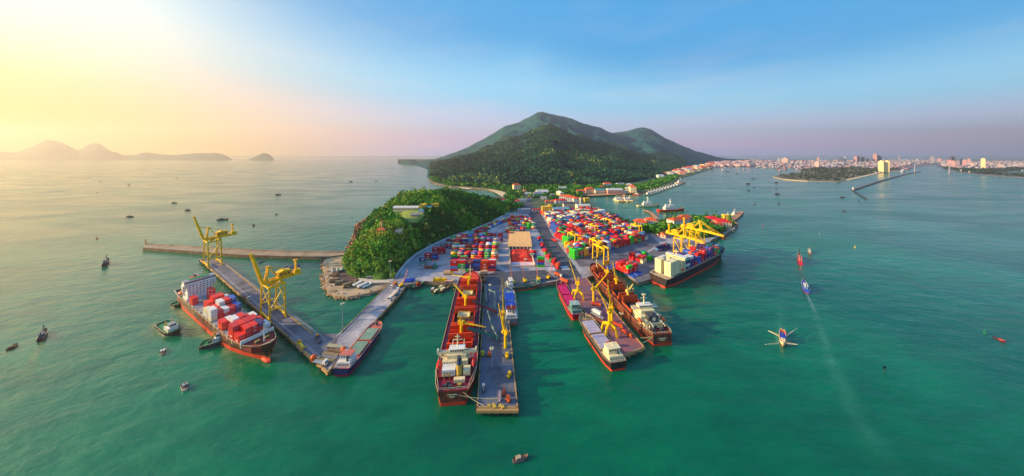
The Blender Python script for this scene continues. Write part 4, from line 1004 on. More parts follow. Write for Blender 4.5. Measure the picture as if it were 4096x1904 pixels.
for hx in hs:
    q = MB()
    for s in (-1, 1): q.box((hx,s*5.2,6.0), (10,0.5,1.6), M_HATCHO); q.box((hx+s*5.0,0,6.0), (0.5,10.4,1.6), M_HATCHO)
    q.box((hx,0,5.35), (9.6,10.2,0.2), M_HOLD); q.build('hatch_coaming', rb)
    for s in (-1, 1):
        q = MB(); q.box((0,0,0), (0.6,10.4,3.2), M_HATCHO)
        for k in range(6): q.box((-0.36,-4.3+k*1.72,0), (0.14,0.25,2.9), M_HATCH)
        o = q.build('hatch_cover', rb); o.location = (hx+s*5.1, 0, 8.4); o.rotation_euler = (0, RAD(10*s), 0)
for x, tip_uv, dy, ch in ((xs+32, (2533,1134), 3, 7.5), (xs+46.3, (2452,1048), 5, 7.5), (xs+60.5, (2390,1050), 5, 7.5)):
    Mx = Matrix.Translation(rb.location) @ Matrix.Rotation(rb.rotation_euler.z, 4, 'Z')
    foot = Mx @ Vector((x, 0, 5.2)); deck_crane(rb, x, 0, 5.2, ch, AT(*tip_uv, foot.y+dy), M_YEL if x > xs+40 else mat('buff_yellow', (236,200,90), 0.5, 0.08))
q = MB(); q.prism(ccw([(L/2-11,-6),(L/2-11,6),(L/2-6,5.2),(L/2-2.4,2.4),(L/2-1.4,0),(L/2-2.4,-2.4),(L/2-6,-5.2)]), 5.3, 7.0, M_HATCHO); q.build('forecastle', rb)
q = MB(); q.tube((L/2-7,0,7), (L/2-7,0,14), 0.35, M_CREAM, 8, 0.2); q.bar((L/2-7,-1.6,11.5), (L/2-7,1.6,11.5), 0.3, M_CREAM); q.build('foremast', rb)
mooring(rb, (xs+0.5,3,5.6), (xs+3,10.5,2.8)); mooring(rb, (xs+0.5,4,5.6), (xs-1,13,2.8))

# ---- container ship at the right wharf
rc, L = ship_between('container_ship', (2632,1142), (2885,1018), 'black hulled container ship with white stacks at the right wharf', 'ship')
B = 14.5
make_hull(rc, L, B, 6.2, 1.5, M_HBLK, M_BOOT, M_DKGRY, sheer=2.2, bul=0.8, shape=dict(fine=0.2, stern=0.92, wl_fine=0.36), bulwark=M_HBLK)
xs = -L/2; ax = xs+27
a0 = MB(); a0.box((ax,0,11.0), (6.2,12.0,9.4), M_CREAM); a0.box((ax-4.6,0,8.6), (4.0,11.0,4.6), M_CREAM); ac = a0.build('accommodation', rc)
for k in range(5): window_row(ac, ax-3.14, -5.4, 5.4, 9.6+k*1.5, 8, 0.5, 0.5)
for k in range(5): window_row(ac, -6.04, ax-2.6, ax+2.6, 8.2+k*1.6, 4, 0.5, 0.5, 'y')
b0 = MB(); b0.box((ax+0.4,0,16.7), (4.0,14.6,1.9), M_CREAM); b0.box((ax+.4,0,17.8), (4.4,15.0,0.3), M_WHITE); br = b0.build('bridge', rc); window_row(br, ax-1.66, -6.8, 6.8, 16.9, 10, 0.7, 0.7)
q = MB(); q.box((ax-4.4,0,12.8), (3.4,4.2,4.2), M_FUN); q.tube((ax-4.4,0,14.8), (ax-4.4,0,16.2), 0.9, M_STEEL, 12); q.build('funnel', rc)
q = MB(); q.tube((ax+.5,0,18), (ax+.5,0,23), 0.35, M_CREAM, 8, 0.2); q.bar((ax+.5,-1.8,21), (ax+.5,1.8,21), 0.3, M_CREAM); q.build('radar_mast', rc)
lifeboat(rc, ax-3, -6.6, 9.0, 4.2); lifeboat(rc, ax-3, 6.6, 9.0, 4.2)
rail_line(rc, [(xs+8,7.1,7.0), (xs+0.3,6.5,7.0), (xs+0.3,-6.5,7.0), (xs+8,-7.1,7.0)], 1.0, M_CREAM)
rail_line(rc, [(ax-6,-7.1,7.0), (L/2-26,-7.1,7.0)], 1.0, M_CREAM)
for k in range(8):
    x = (xs+9.5+k*6.8) if k < 2 else (ax+8+(k-2)*13)
    if x > L/2-12: break
    q = MB(); q.box((x,0,6.7), (6.4 if k < 2 else 12.2,12.2,1.0), M_DKGRY); q.build('hatch_cover', rc)
q = MB(); q.prism(ccw([(L/2-12,-5.6),(L/2-12,5.6),(L/2-6,4.6),(L/2-2.4,2.0),(L/2-1.4,0),(L/2-2.4,-2.0),(L/2-6,-4.6)]), 6.3, 8.6, M_DKRED); q.build('forecastle', rc)
q = MB(); q.tube((L/2-6,0,8.6), (L/2-6,0,15), 0.3, M_CREAM, 8, 0.15); q.build('foremast', rc)
RC = (rc, L, ax)

# ---- coasters and barges
def barge(name, ster, bow, B, label, top, boot, deck, cover, cab, covers=2, cab_front=False, zd=2.4, cab_h=2.6, bul=0.6, roof=None, cat='barge'):
    r, L = ship_between(name, ster, bow, label, cat)
    make_hull(r, L, B, zd, 0.8, top, boot, deck, sheer=1.3, bul=bul, ssheer=0.6, shape=dict(fine=0.2, stern=0.8))
    xs = -L/2; cl = min(9.0, L*0.2)
    x0 = xs+cl+1.5; x1 = L/2-L*0.14; n = covers; w = (x1-x0)/n
    for k in range(n):
        c = x0+w*(k+.5)
        q = MB()
        for s in (-1, 1): q.box((c,s*B*0.36,zd+0.45), (w-1.0,0.3,0.9), deck); q.box((c+s*(w/2-.6),0,zd+0.45), (0.3,B*0.74,0.9), deck)
        q.build('hatch_coaming', r)
        q = MB(); nn = 8
        for j in range(nn): q.box((c-(w-1.4)/2+(w-1.4)*(j+.5)/nn,0,zd+0.86+0.05*(j % 2)), ((w-1.4)/nn-0.04,B*0.7,0.25), cover)
        q.build('hatch_cover', r)
    cx = xs+cl*0.55+0.6
    q = MB(); q.box((cx,0,zd+cab_h/2), (cl*0.8,B*0.72,cab_h), cab); q.box((cx+cl*.1,0,zd+cab_h+1.1), (cl*0.5,B*0.6,2.2), cab); q.box((cx+cl*.1,0,zd+cab_h+2.3), (cl*0.58,B*0.68,0.2), roof or cab)
    dh = q.build('deckhouse', r)
    window_row(dh, cx-cl*.4-0.03, -B*.3, B*.3, zd+cab_h*.6, 5, 0.5, 0.5); window_row(dh, cx+cl*.1-cl*.25-0.03, -B*.26, B*.26, zd+cab_h+1.3, 4, 0.6, 0.7)
    window_row(dh, B*0.36+0.03, cx-cl*.35, cx+cl*.35, zd+cab_h*.6, 4, 0.5, 0.5, 'y'); window_row(dh, -B*0.36-0.03, cx-cl*.35, cx+cl*.35, zd+cab_h*.6, 4, 0.5, 0.5, 'y')
    q = MB(); q.tube((cx,0,zd+cab_h+2.2), (cx,0,zd+cab_h+5.0), 0.14, M_WHITE, 6, 0.07); q.bar((cx,-.8,zd+cab_h+4), (cx,.8,zd+cab_h+4), 0.12, M_WHITE); q.build('mast', r)
    q = MB(); q.tube((cx-cl*.25,-B*.15,zd+cab_h), (cx-cl*.25,-B*.15,zd+cab_h+2.0), 0.4, M_STEEL, 8); q.build('exhaust', r)
    q = MB(); q.tube((L/2-L*.07,-.7,zd+1.9), (L/2-L*.07,.7,zd+1.9), 0.4, M_STEEL, 8); q.box((L/2-L*.07,0,zd+1.4), (1.0,1.6,0.5), M_STEEL); q.build('windlass', r)
    q = MB(); q.tube((L/2-L*.1,0,zd+1), (L/2-L*.1,0,zd+4.5), 0.12, M_WHITE, 6); q.build('foremast', r)
    rail_line(r, [(xs+cl,B*.45,zd+.6), (xs+.3,B*.38,zd+1.0), (xs+.3,-B*.38,zd+1.0), (xs+cl,-B*.45,zd+.6)], 0.8)
    return r
barge('barge', (1363,1506), (1514,1312), 8.6, 'blue and red barge with pale green covers beside the approach bridge', M_HBLU, M_HRED, mat('deck_pink', (206,110,96), 0.7, 0.1, 0.3), M_PGRN, M_WHITE, 2, roof=mat('deck_pink', (206,110,96)))
barge('barge', (2312,1282), (2238,1142), 8.5, 'crimson barge with magenta covers at the root of the ore pier', M_HRED, M_BOOT, M_HRED, M_MAG, mat('cabin_green', (96,140,132), 0.6, 0.1, 0.4), 2, roof=mat('cabin_roof', (150,176,172), 0.5, 0.1, 0.4))
barge('barge', (2474,1482), (2332,1284), 10.0, 'black and red barge with lilac covers along the front of the ore pier', M_HBLK, M_BOOT, mat('deck_tan', (166,134,96), 0.7, 0.15, 0.3), M_LILAC, M_CREAM, 2, zd=2.8)
barge('coaster', (2047,1300), (2034,1172), 8.4, 'small grey ship with blue hatch covers right of the coal pier', M_HGRY, M_BOOT, mat('deck_greyblue', (140,150,168), 0.6, 0.1, 0.3), M_BLUEC, M_WHITE, 2, roof=M_DKRED, cat='ship')
# green coaster lying along the quay
g_ = barge('coaster', (2020,1157), (2162,1143), 8.0, 'green hulled coaster lying along the quay behind the blue ship', M_HGRN, M_BOOT, mat('deck_teal', (70,116,108), 0.6, 0.15, 0.3), mat('hold_grey', (104,104,100), 0.8, 0.15, 0.3), M_WHITE, 2, zd=2.2, cat='ship')
# ---- tugs
def tug(ster, bow, B, label, hull=None, deck=None, house=None):
    r, L = ship_between('tug', ster, bow, label, 'tug')
    make_hull(r, L, B, 1.5, 0.5, hull or mat('hull_tug', (20,44,44), 0.6, 0.15), M_STEEL, deck or M_DKGRN, sheer=1.5, bul=0.55, shape=dict(fine=0.4, stern=0.75, sfine=0.14))
    hm = house or M_WHITE
    x = L*0.12
    q = MB(); q.box((x-L*.02,0,2.4), (L*0.3,B*.62,1.9), hm); h = q.build('deckhouse', r)
    window_row(h, B*.31+.03, x-L*.2, x+L*.12, 2.8, 4, 0.5, 0.5, 'y'); window_row(h, -B*.31-.03, x-L*.2, x+L*.12, 2.8, 4, 0.5, 0.5, 'y')
    q = MB(); q.box((x+L*.03,0,4.2), (L*.14,B*.42,1.8), hm); q.box((x+L*.03,0,5.2), (L*.16,B*.46,0.15), M_GREYP); w = q.build('wheelhouse', r)
    window_row(w, B*.21+.03, x-L*.03, x+L*.09, 4.5, 3, 0.6, 0.8, 'y'); window_row(w, -B*.21-.03, x-L*.03, x+L*.09, 4.5, 3, 0.6, 0.8, 'y'); window_row(w, x+L*.03+L*.07+.03, -B*.19, B*.19, 4.5, 3, 0.6, 0.8); window_row(w, x+L*.03-L*.07-.03, -B*.19, B*.19, 4.5, 3, 0.6, 0.8)
    for s in (-1, 1):
        q = MB(); q.tube((x-L*.16,s*B*.2,3.4), (x-L*.16,s*B*.2,5.4), 0.38, M_FUN, 8); q.build('exhaust', r)
    q = MB(); q.tube((x,0,5.7), (x,0,9.0), 0.14, M_WHITE, 6, 0.07); q.bar((x,-.8,7.6), (x,.8,7.6), 0.12, M_WHITE); q.build('mast', r)
    q = MB(); q.tube((-L*.18,-.6,2.1), (-L*.18,.6,2.1), 0.5, M_STEEL, 10); q.box((-L*.18,0,1.7), (1.2,1.5,.5), M_STEEL); q.build('towing_winch', r)
    q = MB(); q.dome((0,0,0), 0.62, M_STEEL, 8, 3, 1, True); me = q.mesh('tyre_fender')
    for k in range(5):
        for s in (-1, 1): o = link('tyre_fender', me, r, (-L*.4+k*L*.16, s*(B/2+.1), 1.4)); o.scale = (0.8, 0.35, 0.8)
    return r
tug((690,1230), (772,1200), 6.4, 'green decked tug at the stern of the left container ship')
tug((650,1302), (709,1345), 6.0, 'green decked tug standing off alone in open water')
tug((804,1390), (912,1360), 6.4, 'green decked tug pushing at the bow of the left container ship')
tug((1644,1156), (1694,1144), 4.6, 'green tug with red and white cabin by the quay corner', house=M_RED)
# ---- small craft and fishing boats
def boat(uv, L, B, ang, label, hull=None, cabin=None, deck=None, name='fishing_boat', mast=True, cabx=-0.15, cat='boat', group=None, roof=None):
    p = G(*uv, 0); r = empty(name, p, RAD(ang), label, cat, group)
    hull = hull or mat('hull_navy', (28,34,58), 0.6, 0.2); cabin = cabin or mat('cabin_bluegrey', (70,84,110), 0.6, 0.15); deck = deck or mat('deck_wood', (120,92,70), 0.8, 0.2)
    make_hull(r, L, B, L*0.085, L*0.03, hull, M_HRED, deck, sheer=L*0.075, bul=L*0.03, ssheer=L*.02, shape=dict(fine=0.42, stern=0.7, sfine=.16))
    q = MB(); z = L*.085; q.box((cabx*L,0,z+L*.06), (L*.3,B*.6,L*.12), cabin); q.box((cabx*L,0,z+L*.128), (L*.34,B*.7,L*.02), roof or cabin); c = q.build('cabin', r)
    window_row(c, cabx*L+L*.15+.02, -B*.24, B*.24, z+L*.075, 2, B*.16, L*.045)
    window_row(c, B*.3+.02, cabx*L-L*.12, cabx*L+L*.12, z+L*.075, 3, L*.05, L*.045, 'y'); window_row(c, -B*.3-.02, cabx*L-L*.12, cabx*L+L*.12, z+L*.075, 3, L*.05, L*.045, 'y')
    if mast:
        q = MB(); q.tube((L*.14,0,z), (L*.14,0,z+L*.36), L*.014, M_STEEL, 5); q.tube((L*.14,0,z+L*.2), (-L*.2,0,z+L*.3), L*.01, M_STEEL, 5); q.tube((-L*.36,0,z), (-L*.36,0,z+L*.24), L*.012, M_STEEL, 5); q.build('mast', r)
    return r
def boat2(ster, bow, B, label, **k):
    a = G(*ster); b = G(*bow); d = b-a; c = (a+b)/2
    return boat((CX+c.x/c.y*F, HZ+CAMH/c.y*F), d.length, B, math.degrees(math.atan2(d.y, d.x)), label, **k)
sea_boats = [
 ((516,740),16,-10,'dark boat alone in the golden water left of the bay'), ((698,813),16,5,'dark fishing boat left of the pair near the far crane'), ((752,842),16,0,'dark fishing boat right of its twin above the far crane'),
 ((521,868),15,8,'dark boat directly left of the far gantry crane boom'), ((891,880),20,30,'navy fishing boat trailing a wake beyond the breakwater'), ((1014,903),13,-35,'small dark boat beyond the breakwater between crane and hill'),
 ((388,771),6,90,'tiny dark boat under the golden haze'), ((1113,780),22,0,'dark boat mid sea left of the mountain shore'), ((1404,727),20,0,'dark boat far out left of the cove'),
 ((1107,858),8,90,'tiny grey boat in open sea above the pier'), ((1570,673),22,0,'dark boat near the distant cape'), ((1316,658),22,0,'tiny far boat below the horizon left of the mountain'), ((1505,724),14,0,'tiny grey boat left of the mountain cove'),
 ((707,712),14,0,'tiny far dot of a boat above the left sea'), ((355,712),12,0,'tiny far boat in the yellow haze'), ((402,728),10,90,'tiny far boat in the golden path'),
 ((2993,736),24,0,'dark boat at the left of the three boats by the spit'), ((3013,716),20,0,'grey boat nearest the green spit'), ((3016,750),12,20,'small dark boat behind the anchored one in the river mouth'), ((2994,763),12,0,'small dark boat below the row near the spit'),
 ((3110,777),20,0,'dark long fishing boat at anchor in the right bay'), ((3104,757),12,70,'small dark boat above the long anchored one'), ((3018,817),13,45,'small dark boat lowest left in the right bay'), ((3115,816),13,60,'small dark boat lowest right in the river mouth'),
 ((3371,790),18,0,'dark boat under the far breakwater tip'), ((3436,804),8,0,'tiny boat beside the far breakwater end'), ((3376,844),9,80,'small dark boat alone below the far breakwater'), ((2910,688),30,0,'far reddish ship in the inner harbour'), ((2949,695),22,0,'far dark boat in the inner harbour channel'), ((3106,731),22,0,'low brown barge beside the green spit'),
]
for uv, L_, an, lb in sea_boats: boat(uv, L_*.62, L_*.62*.3, an, lb, name='fishing_boat', group='boats scattered over the bay')
boat2((34,1402), (66,1380), 1.9, 'dark wooden fishing boat at the far left edge of the picture', hull=mat('hull_wood', (70,44,34), .7, .2), cabin=mat('cabin_wood', (92,58,40), .7, .2))
boat2((414,1068), (434,1046), 2.6, 'dark boat left of the breakwater tip')
boat2((158,1368), (184,1328), 2.2, 'navy fishing boat right of the wooden one in the golden reflections')
boat((650,1412), 5.5, 1.9, -40, 'small cream boat among outriggers below the lone tug', hull=M_CREAM, cabin=M_WHITE, mast=True, name='small_boat')
boat((740,1552), 6.0, 1.9, -30, 'small white boat with a wake below the left container ship', hull=M_WHITE, cabin=M_GREYP, name='small_boat')
boat((1418,1197), 4.5, 1.6, 25, 'small dark boat just off the boulder point', name='small_boat', mast=False)
boat((1047,1047), 6.0, 2.0, 85, 'small grey boat between the breakwater and the container pier', hull=M_GREYP, cabin=M_GREYP, name='small_boat')
boat((2082,1838), 5.2, 1.5, 15, 'small grey rowing boat alone at the bottom of the picture', hull=M_HGRY, cabin=mat('tan_canvas', (180,160,130), .8, .1), name='small_boat', mast=False)
boat2((3204,1062), (3194,1030), 3.0, 'magenta fishing boat heading away in the right bay', hull=mat('hull_magenta', (170,30,80), .6, .1), cabin=mat('cabin_pink', (226,120,120), .6, .1))
boat2((3228,1174), (3214,1136), 3.2, 'blue fishing boat heading away with a long wake', hull=M_BLUEC, cabin=mat('cabin_sky', (110,160,220), .6, .1), deck=M_BLUEC, roof=M_WHITE)
boat2((3240,1018), (3236,1002), 2.2, 'small grey boat ahead of the magenta one', hull=M_HGRY, cabin=M_WHITE)
boat2((3978,1350), (4020,1372), 1.8, 'dark boat with orange bow near the right edge of the picture', hull=M_HBLU, cabin=M_ORANGE, cabx=0.25)
boat((1732,1158), 7.0, 2.4, 92, 'narrow brown boat moored at the quay, leftmost of the three', hull=mat('hull_rust', (150,84,50), .7, .2), cabin=M_WHITE)
boat((1748,1166), 8.0, 2.4, 62, 'green boat moored at the quay in the middle of the three', hull=M_HGRN, cabin=M_CREAM, deck=M_DKGRN)
boat((1777,1160), 10.0, 3.4, 55, 'green and cream work boat moored right of the quay boats', hull=M_HGRN, cabin=M_CREAM)
boat((1768,1150), 8.0, 2.6, 60, 'cream work boat squeezed between quay and green boat', hull=M_CREAM, cabin=M_CREAM)
boat((2896,955), 7, 4.0, 10, 'small brown barge off the wharf end', hull=mat('hull_rust', (150,84,50), .7, .2), cabin=mat('hull_rust', (150,84,50)), mast=False)
# trawler with four spread booms
tw = boat2((3130,1332), (3132,1390), 2.6, 'orange decked trawler with four long booms spread over the water', hull=M_CREAM, cabin=M_WHITE, deck=M_ORANGE, roof=M_BLUEC, name='trawler', cabx=0.1)
Mt = (Matrix.Translation(tw.location) @ Matrix.Rotation(tw.rotation_euler.z, 4, 'Z')).inverted()
for a, b in (((3118,1374),(3062,1378)), ((3146,1374),(3190,1378)), ((3118,1346),(3072,1322)), ((3144,1346),(3188,1312))):
    p0 = Mt @ G(*a, 2.0); p1 = Mt @ G(*b, 2.6)
    q = MB(); q.tube(p0, p1, 0.12, M_CREAM, 6); q.tube(p0+Vector((0,0,.8)), p1, 0.06, M_CREAM, 4); q.build('boom', tw)
# navy vessels in the far basin
def patrol(uv, L, ang, label, hull=None, house=None, name='patrol_vessel', B=None):
    p = G(*uv, 0); r = empty(name, p, RAD(ang), label, 'vessel'); hull = hull or M_CREAM; house = house or M_WHITE; B = B or L*.18
    make_hull(r, L, B, L*.06, L*.02, hull, M_BOOT if hull is not M_CREAM else M_HGRY, mat('deck_tan', (166,134,96)), sheer=L*.04, bul=.5, shape=dict(fine=.4, stern=.8))
    z = L*.06
    q = MB(); q.box((-L*.05,0,z+L*.045), (L*.42,B*.66,L*.09), house); q.box((0,0,z+L*.12), (L*.22,B*.56,L*.07), house); h = q.build('superstructure', r)
    window_row(h, B*.33+.02, -L*.24, L*.14, z+L*.05, 6, L*.025, L*.025, 'y'); window_row(h, -B*.33-.02, -L*.24, L*.14, z+L*.05, 6, L*.025, L*.025, 'y'); window_row(h, L*.112, -B*.24, B*.24, z+L*.13, 4, B*.09, L*.03)
    q = MB(); q.tube((-L*.03,0,z+L*.15), (-L*.03,0,z+L*.36), L*.012, house, 6); q.bar((-L*.03,-L*.05,z+L*.27), (-L*.03,L*.05,z+L*.27), L*.012, house); q.bar((-L*.09,0,z+.1), (-L*.03,0,z+L*.22), L*.01, house); q.build('mast', r)
    q = MB(); q.box((-L*.18,0,z+L*.13), (L*.08,B*.3,L*.08), house); q.build('funnel', r)
    return r
patrol((2594,826), 46, 5, 'cream supply vessel behind the L shaped jetty')
patrol((2684,844), 52, 8, 'red hulled rescue vessel right of the L shaped jetty', hull=M_RED, house=M_WHITE)
for k, (u, v) in enumerate(((2465,803),(2473,803),(2481,803),(2499,804),(2509,804),(2519,803))):
    patrol((u, v), 30, -92, ('leftmost','second','third','fourth','fifth','rightmost')[k]+' of the six white patrol boats moored stern to the far quay')
for k in range(11):
    t = k/10; u = 2592+t*118; v = 780-t*38
    patrol((u, v), 34-4*t, -150, 'white patrol boat berthed '+('first','second','third','fourth','fifth','sixth','seventh','eighth','ninth','tenth','last')[k]+' from the left along the marina piers')
patrol((2722,733), 50, 20, 'cream ship in the floating dock beyond the marina')
patrol((2548,780), 22, -20, 'small red and white boat at the end of the brown quay', hull=M_RED)
patrol((2912,872), 22, 35, 'white boat moored inside the headland jetty', B=5); patrol((2938,858), 24, 35, 'white boat moored at the tip of the headland jetty', B=5)
# buoys
def buoy(uv, m, label, s=0.6):
    p = G(*uv, 0); r = empty('buoy', p, 0, label, 'buoy')
    q = MB(); q.tube((0,0,-.4), (0,0,.7*s), 1.1*s, m, 10, .9*s); q.build('float', r)
    q = MB()
    for a in (0, 2.09, 4.19): q.bar((.7*s*math.cos(a),.7*s*math.sin(a),.7*s), (.12*math.cos(a),.12*math.sin(a),3.2*s), .14*s, m)
    q.box((0,0,3.3*s), (.5*s,.5*s,.6*s), m); q.build('tower', r)
buoy((3939,1334), M_DKGRN, 'green channel buoy near the right edge'); buoy((3420,990), M_YEL, 'yellow buoy in the right bay'); buoy((3278,938), M_GREYP, 'grey buoy in the right bay'); buoy((388,955), M_RED, 'red buoy left of the breakwater', 0.9); buoy((3053,904), M_RED, 'red buoy right of the headland')
p = G(3538,1484,0); fb = empty('flag_buoy', p, 0, 'black flag marker floating alone in the right bay', 'buoy')
q = MB(); q.tube((0,0,-.3), (0,0,.35), .3, M_STEEL, 8); q.tube((0,0,.3), (0,0,2.2), .05, M_STEEL, 5); q.build('float', fb)
q = MB(); q.prof([(-.9,2.2),(.9,2.2),(0,.6)], -.03, .03, mat('black_cloth', (16,14,14), .9, .05)); q.build('flag', fb)
# ---- floating pontoon raft
p = G(1162,1072,0); pr = empty('fish_raft', p, RAD(20), 'grey floating raft of small cages behind the near gantry crane', 'raft')
for i in range(3):
    for j in range(2):
        q = MB(); q.box((i*4-4,j*4-2,.4), (3.4,3.4,.8), M_GREYP); q.box((i*4-4,j*4-2,1.3), (2.2,2.2,1.2), M_HGRY); q.build('pontoon', pr)
# ================================================================== containers
CL, CW, CH = 6.1, 2.3, 2.12
PAL = dict(red=(232,30,32), crimson=(204,22,52), orange=(246,84,28), maroon=(150,44,44), blue=(38,96,190), navy=(36,48,112), green=(20,150,82), bright_green=(40,196,44), cream=(240,226,180), white=(230,228,226), grey=(134,138,146), teal=(20,140,140), yellow=(246,176,24), purple=(104,60,120), sky_blue=(70,150,214), brown=(128,78,62))
CM = {k: mat('container_'+k, c, 0.5, 0.10, 0.35, dirt=(150,80,56), dirt_amt=0.3, dscale=0.4) for k, c in PAL.items()}
M_MARK = mat('container_marking', (236,236,232), 0.5, 0.05)
M_CPOST = mat('container_frame_shade', (60,48,50), 0.6, 0.1)
def container_mesh(col, L=CL, mark=True):
    """corrugated box with corner posts, roof ribs, door bars at one end"""
    m = CM[col]; q = MB(); n = 7
    out = []
    for s in (-1, 1):
        row = []
        for k in range(n):
            x0 = -L/2+.15+(L-.3)*k/n; w = (L-.3)/n
            row += [(x0, s*CW/2), (x0+w*.45, s*CW/2), (x0+w*.5, s*(CW/2-.09)), (x0+w*.95, s*(CW/2-.09))]
        out += row if s < 0 else row[::-1]
    q.prism(out, .12, CH-.06, m)
    q.box((0,0,.08), (L,CW,.16), m); q.box((0,0,CH-.05), (L,CW,.1), m)
    for x in (-1, 1):
        for y in (-1, 1): q.box((x*(L/2-.07),y*(CW/2-.05),CH/2), (.14,.12,CH-.02), m)
    q.box((L/2+.0,0,CH/2), (.06,CW-.2,CH-.3), m)
    for y in (-.62,-.25,.25,.62): q.box((L/2+.05,y,CH/2), (.05,.06,CH-.4), M_GREYP)
    q.box((-L/2,0,CH/2), (.06,CW-.2,CH-.3), m)
    if mark:
        for s in (-1, 1): q.box((L*.06,s*(CW/2+.012),CH*.6), (L*.36,.02,CH*.22), M_MARK)
        for s in (-1, 1): q.box((s*(L/2+.085) if s > 0 else -L/2-.04,-.3 if s > 0 else 0,CH*.75), (.02,.7,.3), M_MARK)
    return q.mesh('container')
CMESH = {}
def cmesh(col, mark):
    k = (col, mark)
    if k not in CMESH: CMESH[k] = container_mesh(col, mark=mark)
    return CMESH[k]
CONT = []     # (pos, rz, colour, label, visible, mark)
ORD = ['first','second','third','fourth','fifth','sixth','seventh','eighth','ninth','tenth','eleventh','twelfth','thirteenth','fourteenth','fifteenth','sixteenth','seventeenth','eighteenth','nineteenth','twentieth']
TIER = ['bottom','second','third','fourth','fifth','sixth']
rc_ = random.Random(21)
mixed = ['red']*9+['crimson']*6+['orange']*5+['maroon']*3+['blue']*4+['navy']*4+['green']*3+['bright_green']*2+['cream']*3+['white']*3+['grey']*2+['teal']*2+['yellow']*2+['purple']*2+['sky_blue']*2+['brown']*1
reds = ['red']*6+['crimson']*3+['orange']*3+['white']*1+['maroon']
pale = ['cream']*6+['white']*4+['red','navy','crimson','purple']
cool = ['navy']*3+['blue']*3+['purple']*2+['teal','grey','maroon','red','sky_blue']
def nm(c): return c.replace('_', ' ')
def stack(p, rz, cols, where, tiers, visible=True, mark=None):
    for t in range(tiers):
        c = cols[t % len(cols)]
        if tiers == 1: lb = f'{nm(c)} container, {where}'
        else: lb = f'{nm(c)} container, {TIER[t]} of {tiers} tiers, {where}'
        CONT.append((Vector((p[0], p[1], p[2]+t*(CH+.02))), rz, c, lb, visible if isinstance(visible, bool) else visible(t, tiers), rc_.random() < .45 if mark is None else mark))
def row(u0, v, u1, tiers, depth, pal, rowname, presets=None, rz=0.0, gap=.35):
    a = G(u0, v, GZ); b = G(u1, v, GZ); n = max(1, int(round((b.x-a.x)/(CL+gap))))
    pitch = (b.x-a.x)/n
    for i in range(n):
        t = max(1, tiers-(rc_.random() < .18))
        for d in range(depth):
            td = t if d == 0 else max(1, t-(rc_.random() < .2))
            cols = (presets[i] if presets and d == 0 and i < len(presets) and presets[i] else [rc_.choice(pal) for _ in range(6)])
            if presets and d == 0 and i < len(presets) and presets[i] and depth >= 4:
                cols = list(cols)+[rc_.choice(pal) for _ in range(tiers-len(cols))]
            tt = len(cols) if (presets and d == 0 and i < len(presets) and presets[i]) else td
            p = (a.x+pitch*(i+.5), a.y+CW/2+d*(CW+.15), GZ)
            w = f'{ORD[i]} stack from left, {rowname}' if d == 0 else f'{ORD[i]} stack, {ORD[d]} line back, {rowname}'
            stack(p, rz, cols, w, tt, (lambda k, T, d=d: d == 0 or k == T-1))
# yard beside the hill
row(1800,1085,1983,4,5,mixed,'front row, hillside yard',
    [['red','sky_blue','red','crimson'], ['cream','green','bright_green','red'], ['bright_green','navy','navy','maroon'], ['navy','navy','blue','navy'], ['orange','orange','red','orange'], ['red','navy','red','red'], ['red','navy','red','purple']])
row(1803,1047,1992,4,5,mixed,'second row, hillside yard',
    [['cream','navy','bright_green','yellow'], ['red','crimson','maroon'], ['navy','red','navy'], ['navy','yellow','yellow','blue'], ['crimson','crimson','red'], ['white','grey'], ['cream','orange','orange','cream'], ['yellow','purple','purple']])
row(1806,1017,1994,4,5,mixed,'third row, hillside yard',
    [['bright_green','yellow','orange'], ['blue','crimson','grey'], ['cream','yellow','yellow'], ['red','navy','grey'], ['crimson','red'], ['navy','red','red'], ['teal','green','purple'], ['purple','navy','crimson'], ['cream','cream','orange']])
row(1818,990,1996,4,4,mixed,'fourth row, hillside yard')
row(1822,964,1958,3,4,mixed,'fifth row, hillside yard')
row(1930,945,1984,2,3,mixed,'loose rows below the lorry queue')
row(1790,966,1800,1,1,reds,'lone box by the teal shed')
row(1674,1063,1704,3,1,cool,'small stack nearest the hill road',[['grey','teal','navy']])
row(1698,1076,1727,1,1,['brown'],'lone container beside the green stacker')
row(1697,1042,1750,3,2,reds,'red blue pair by hill road',[['green','crimson','crimson'],['navy','blue','navy']])
row(1728,1016,1779,3,2,reds,'crimson pair by the hill road',[['maroon','maroon','crimson'],['crimson','crimson','crimson']])
row(1760,994,1808,3,2,cool,'grey red pair by hill road',[['navy','grey','grey'],['navy','red','grey']])
row(1800,966,1824,2,1,['green'],'green stack by the teal shed',[['red','cream','green']])
row(1894,937,1926,3,1,reds,'red stack below the lorry queue')
row(1972,970,2010,2,3,cool,'blue flats left of warehouse')
row(1988,948,2014,2,2,reds,'group behind the blue flats')
row(2031,951,2126,3,2,reds,'row just behind warehouse')
row(2022,931,2100,3,2,mixed,'second row behind warehouse')
row(2034,917,2144,4,2,mixed,'third row behind warehouse',[None,None,None,['orange','cream','green'],['bright_green']*4,['red','cream','green']])
row(2028,892,2132,3,2,mixed,'fourth row behind warehouse')
row(2040,872,2110,2,2,reds,'far row near the port gate')
row(2148,1069,2180,4,1,mixed,'stack beside the red stockpile',[['bright_green','blue','red','bright_green']])
row(2126,1030,2142,3,1,cool,'narrow stack by stockpile wall')
# diagonal line along the yard road
dl = [(2150,948,'white'),(2157,962,'blue'),(2165,978,'crimson'),(2172,990,'navy'),(2178,1002,'red'),(2185,1014,'bright_green'),(2190,1026,'red'),(2198,1034,'orange'),(2206,1044,'green'),(2216,1054,'crimson'),(2226,1062,'orange'),(2232,1070,'red')]
for k, (u, v, c) in enumerate(dl):
    stack(G(u, v, GZ), RAD(60), [c, rc_.choice(reds)], f'{ORD[k]} from back in line along yard road', 1+(k % 2))
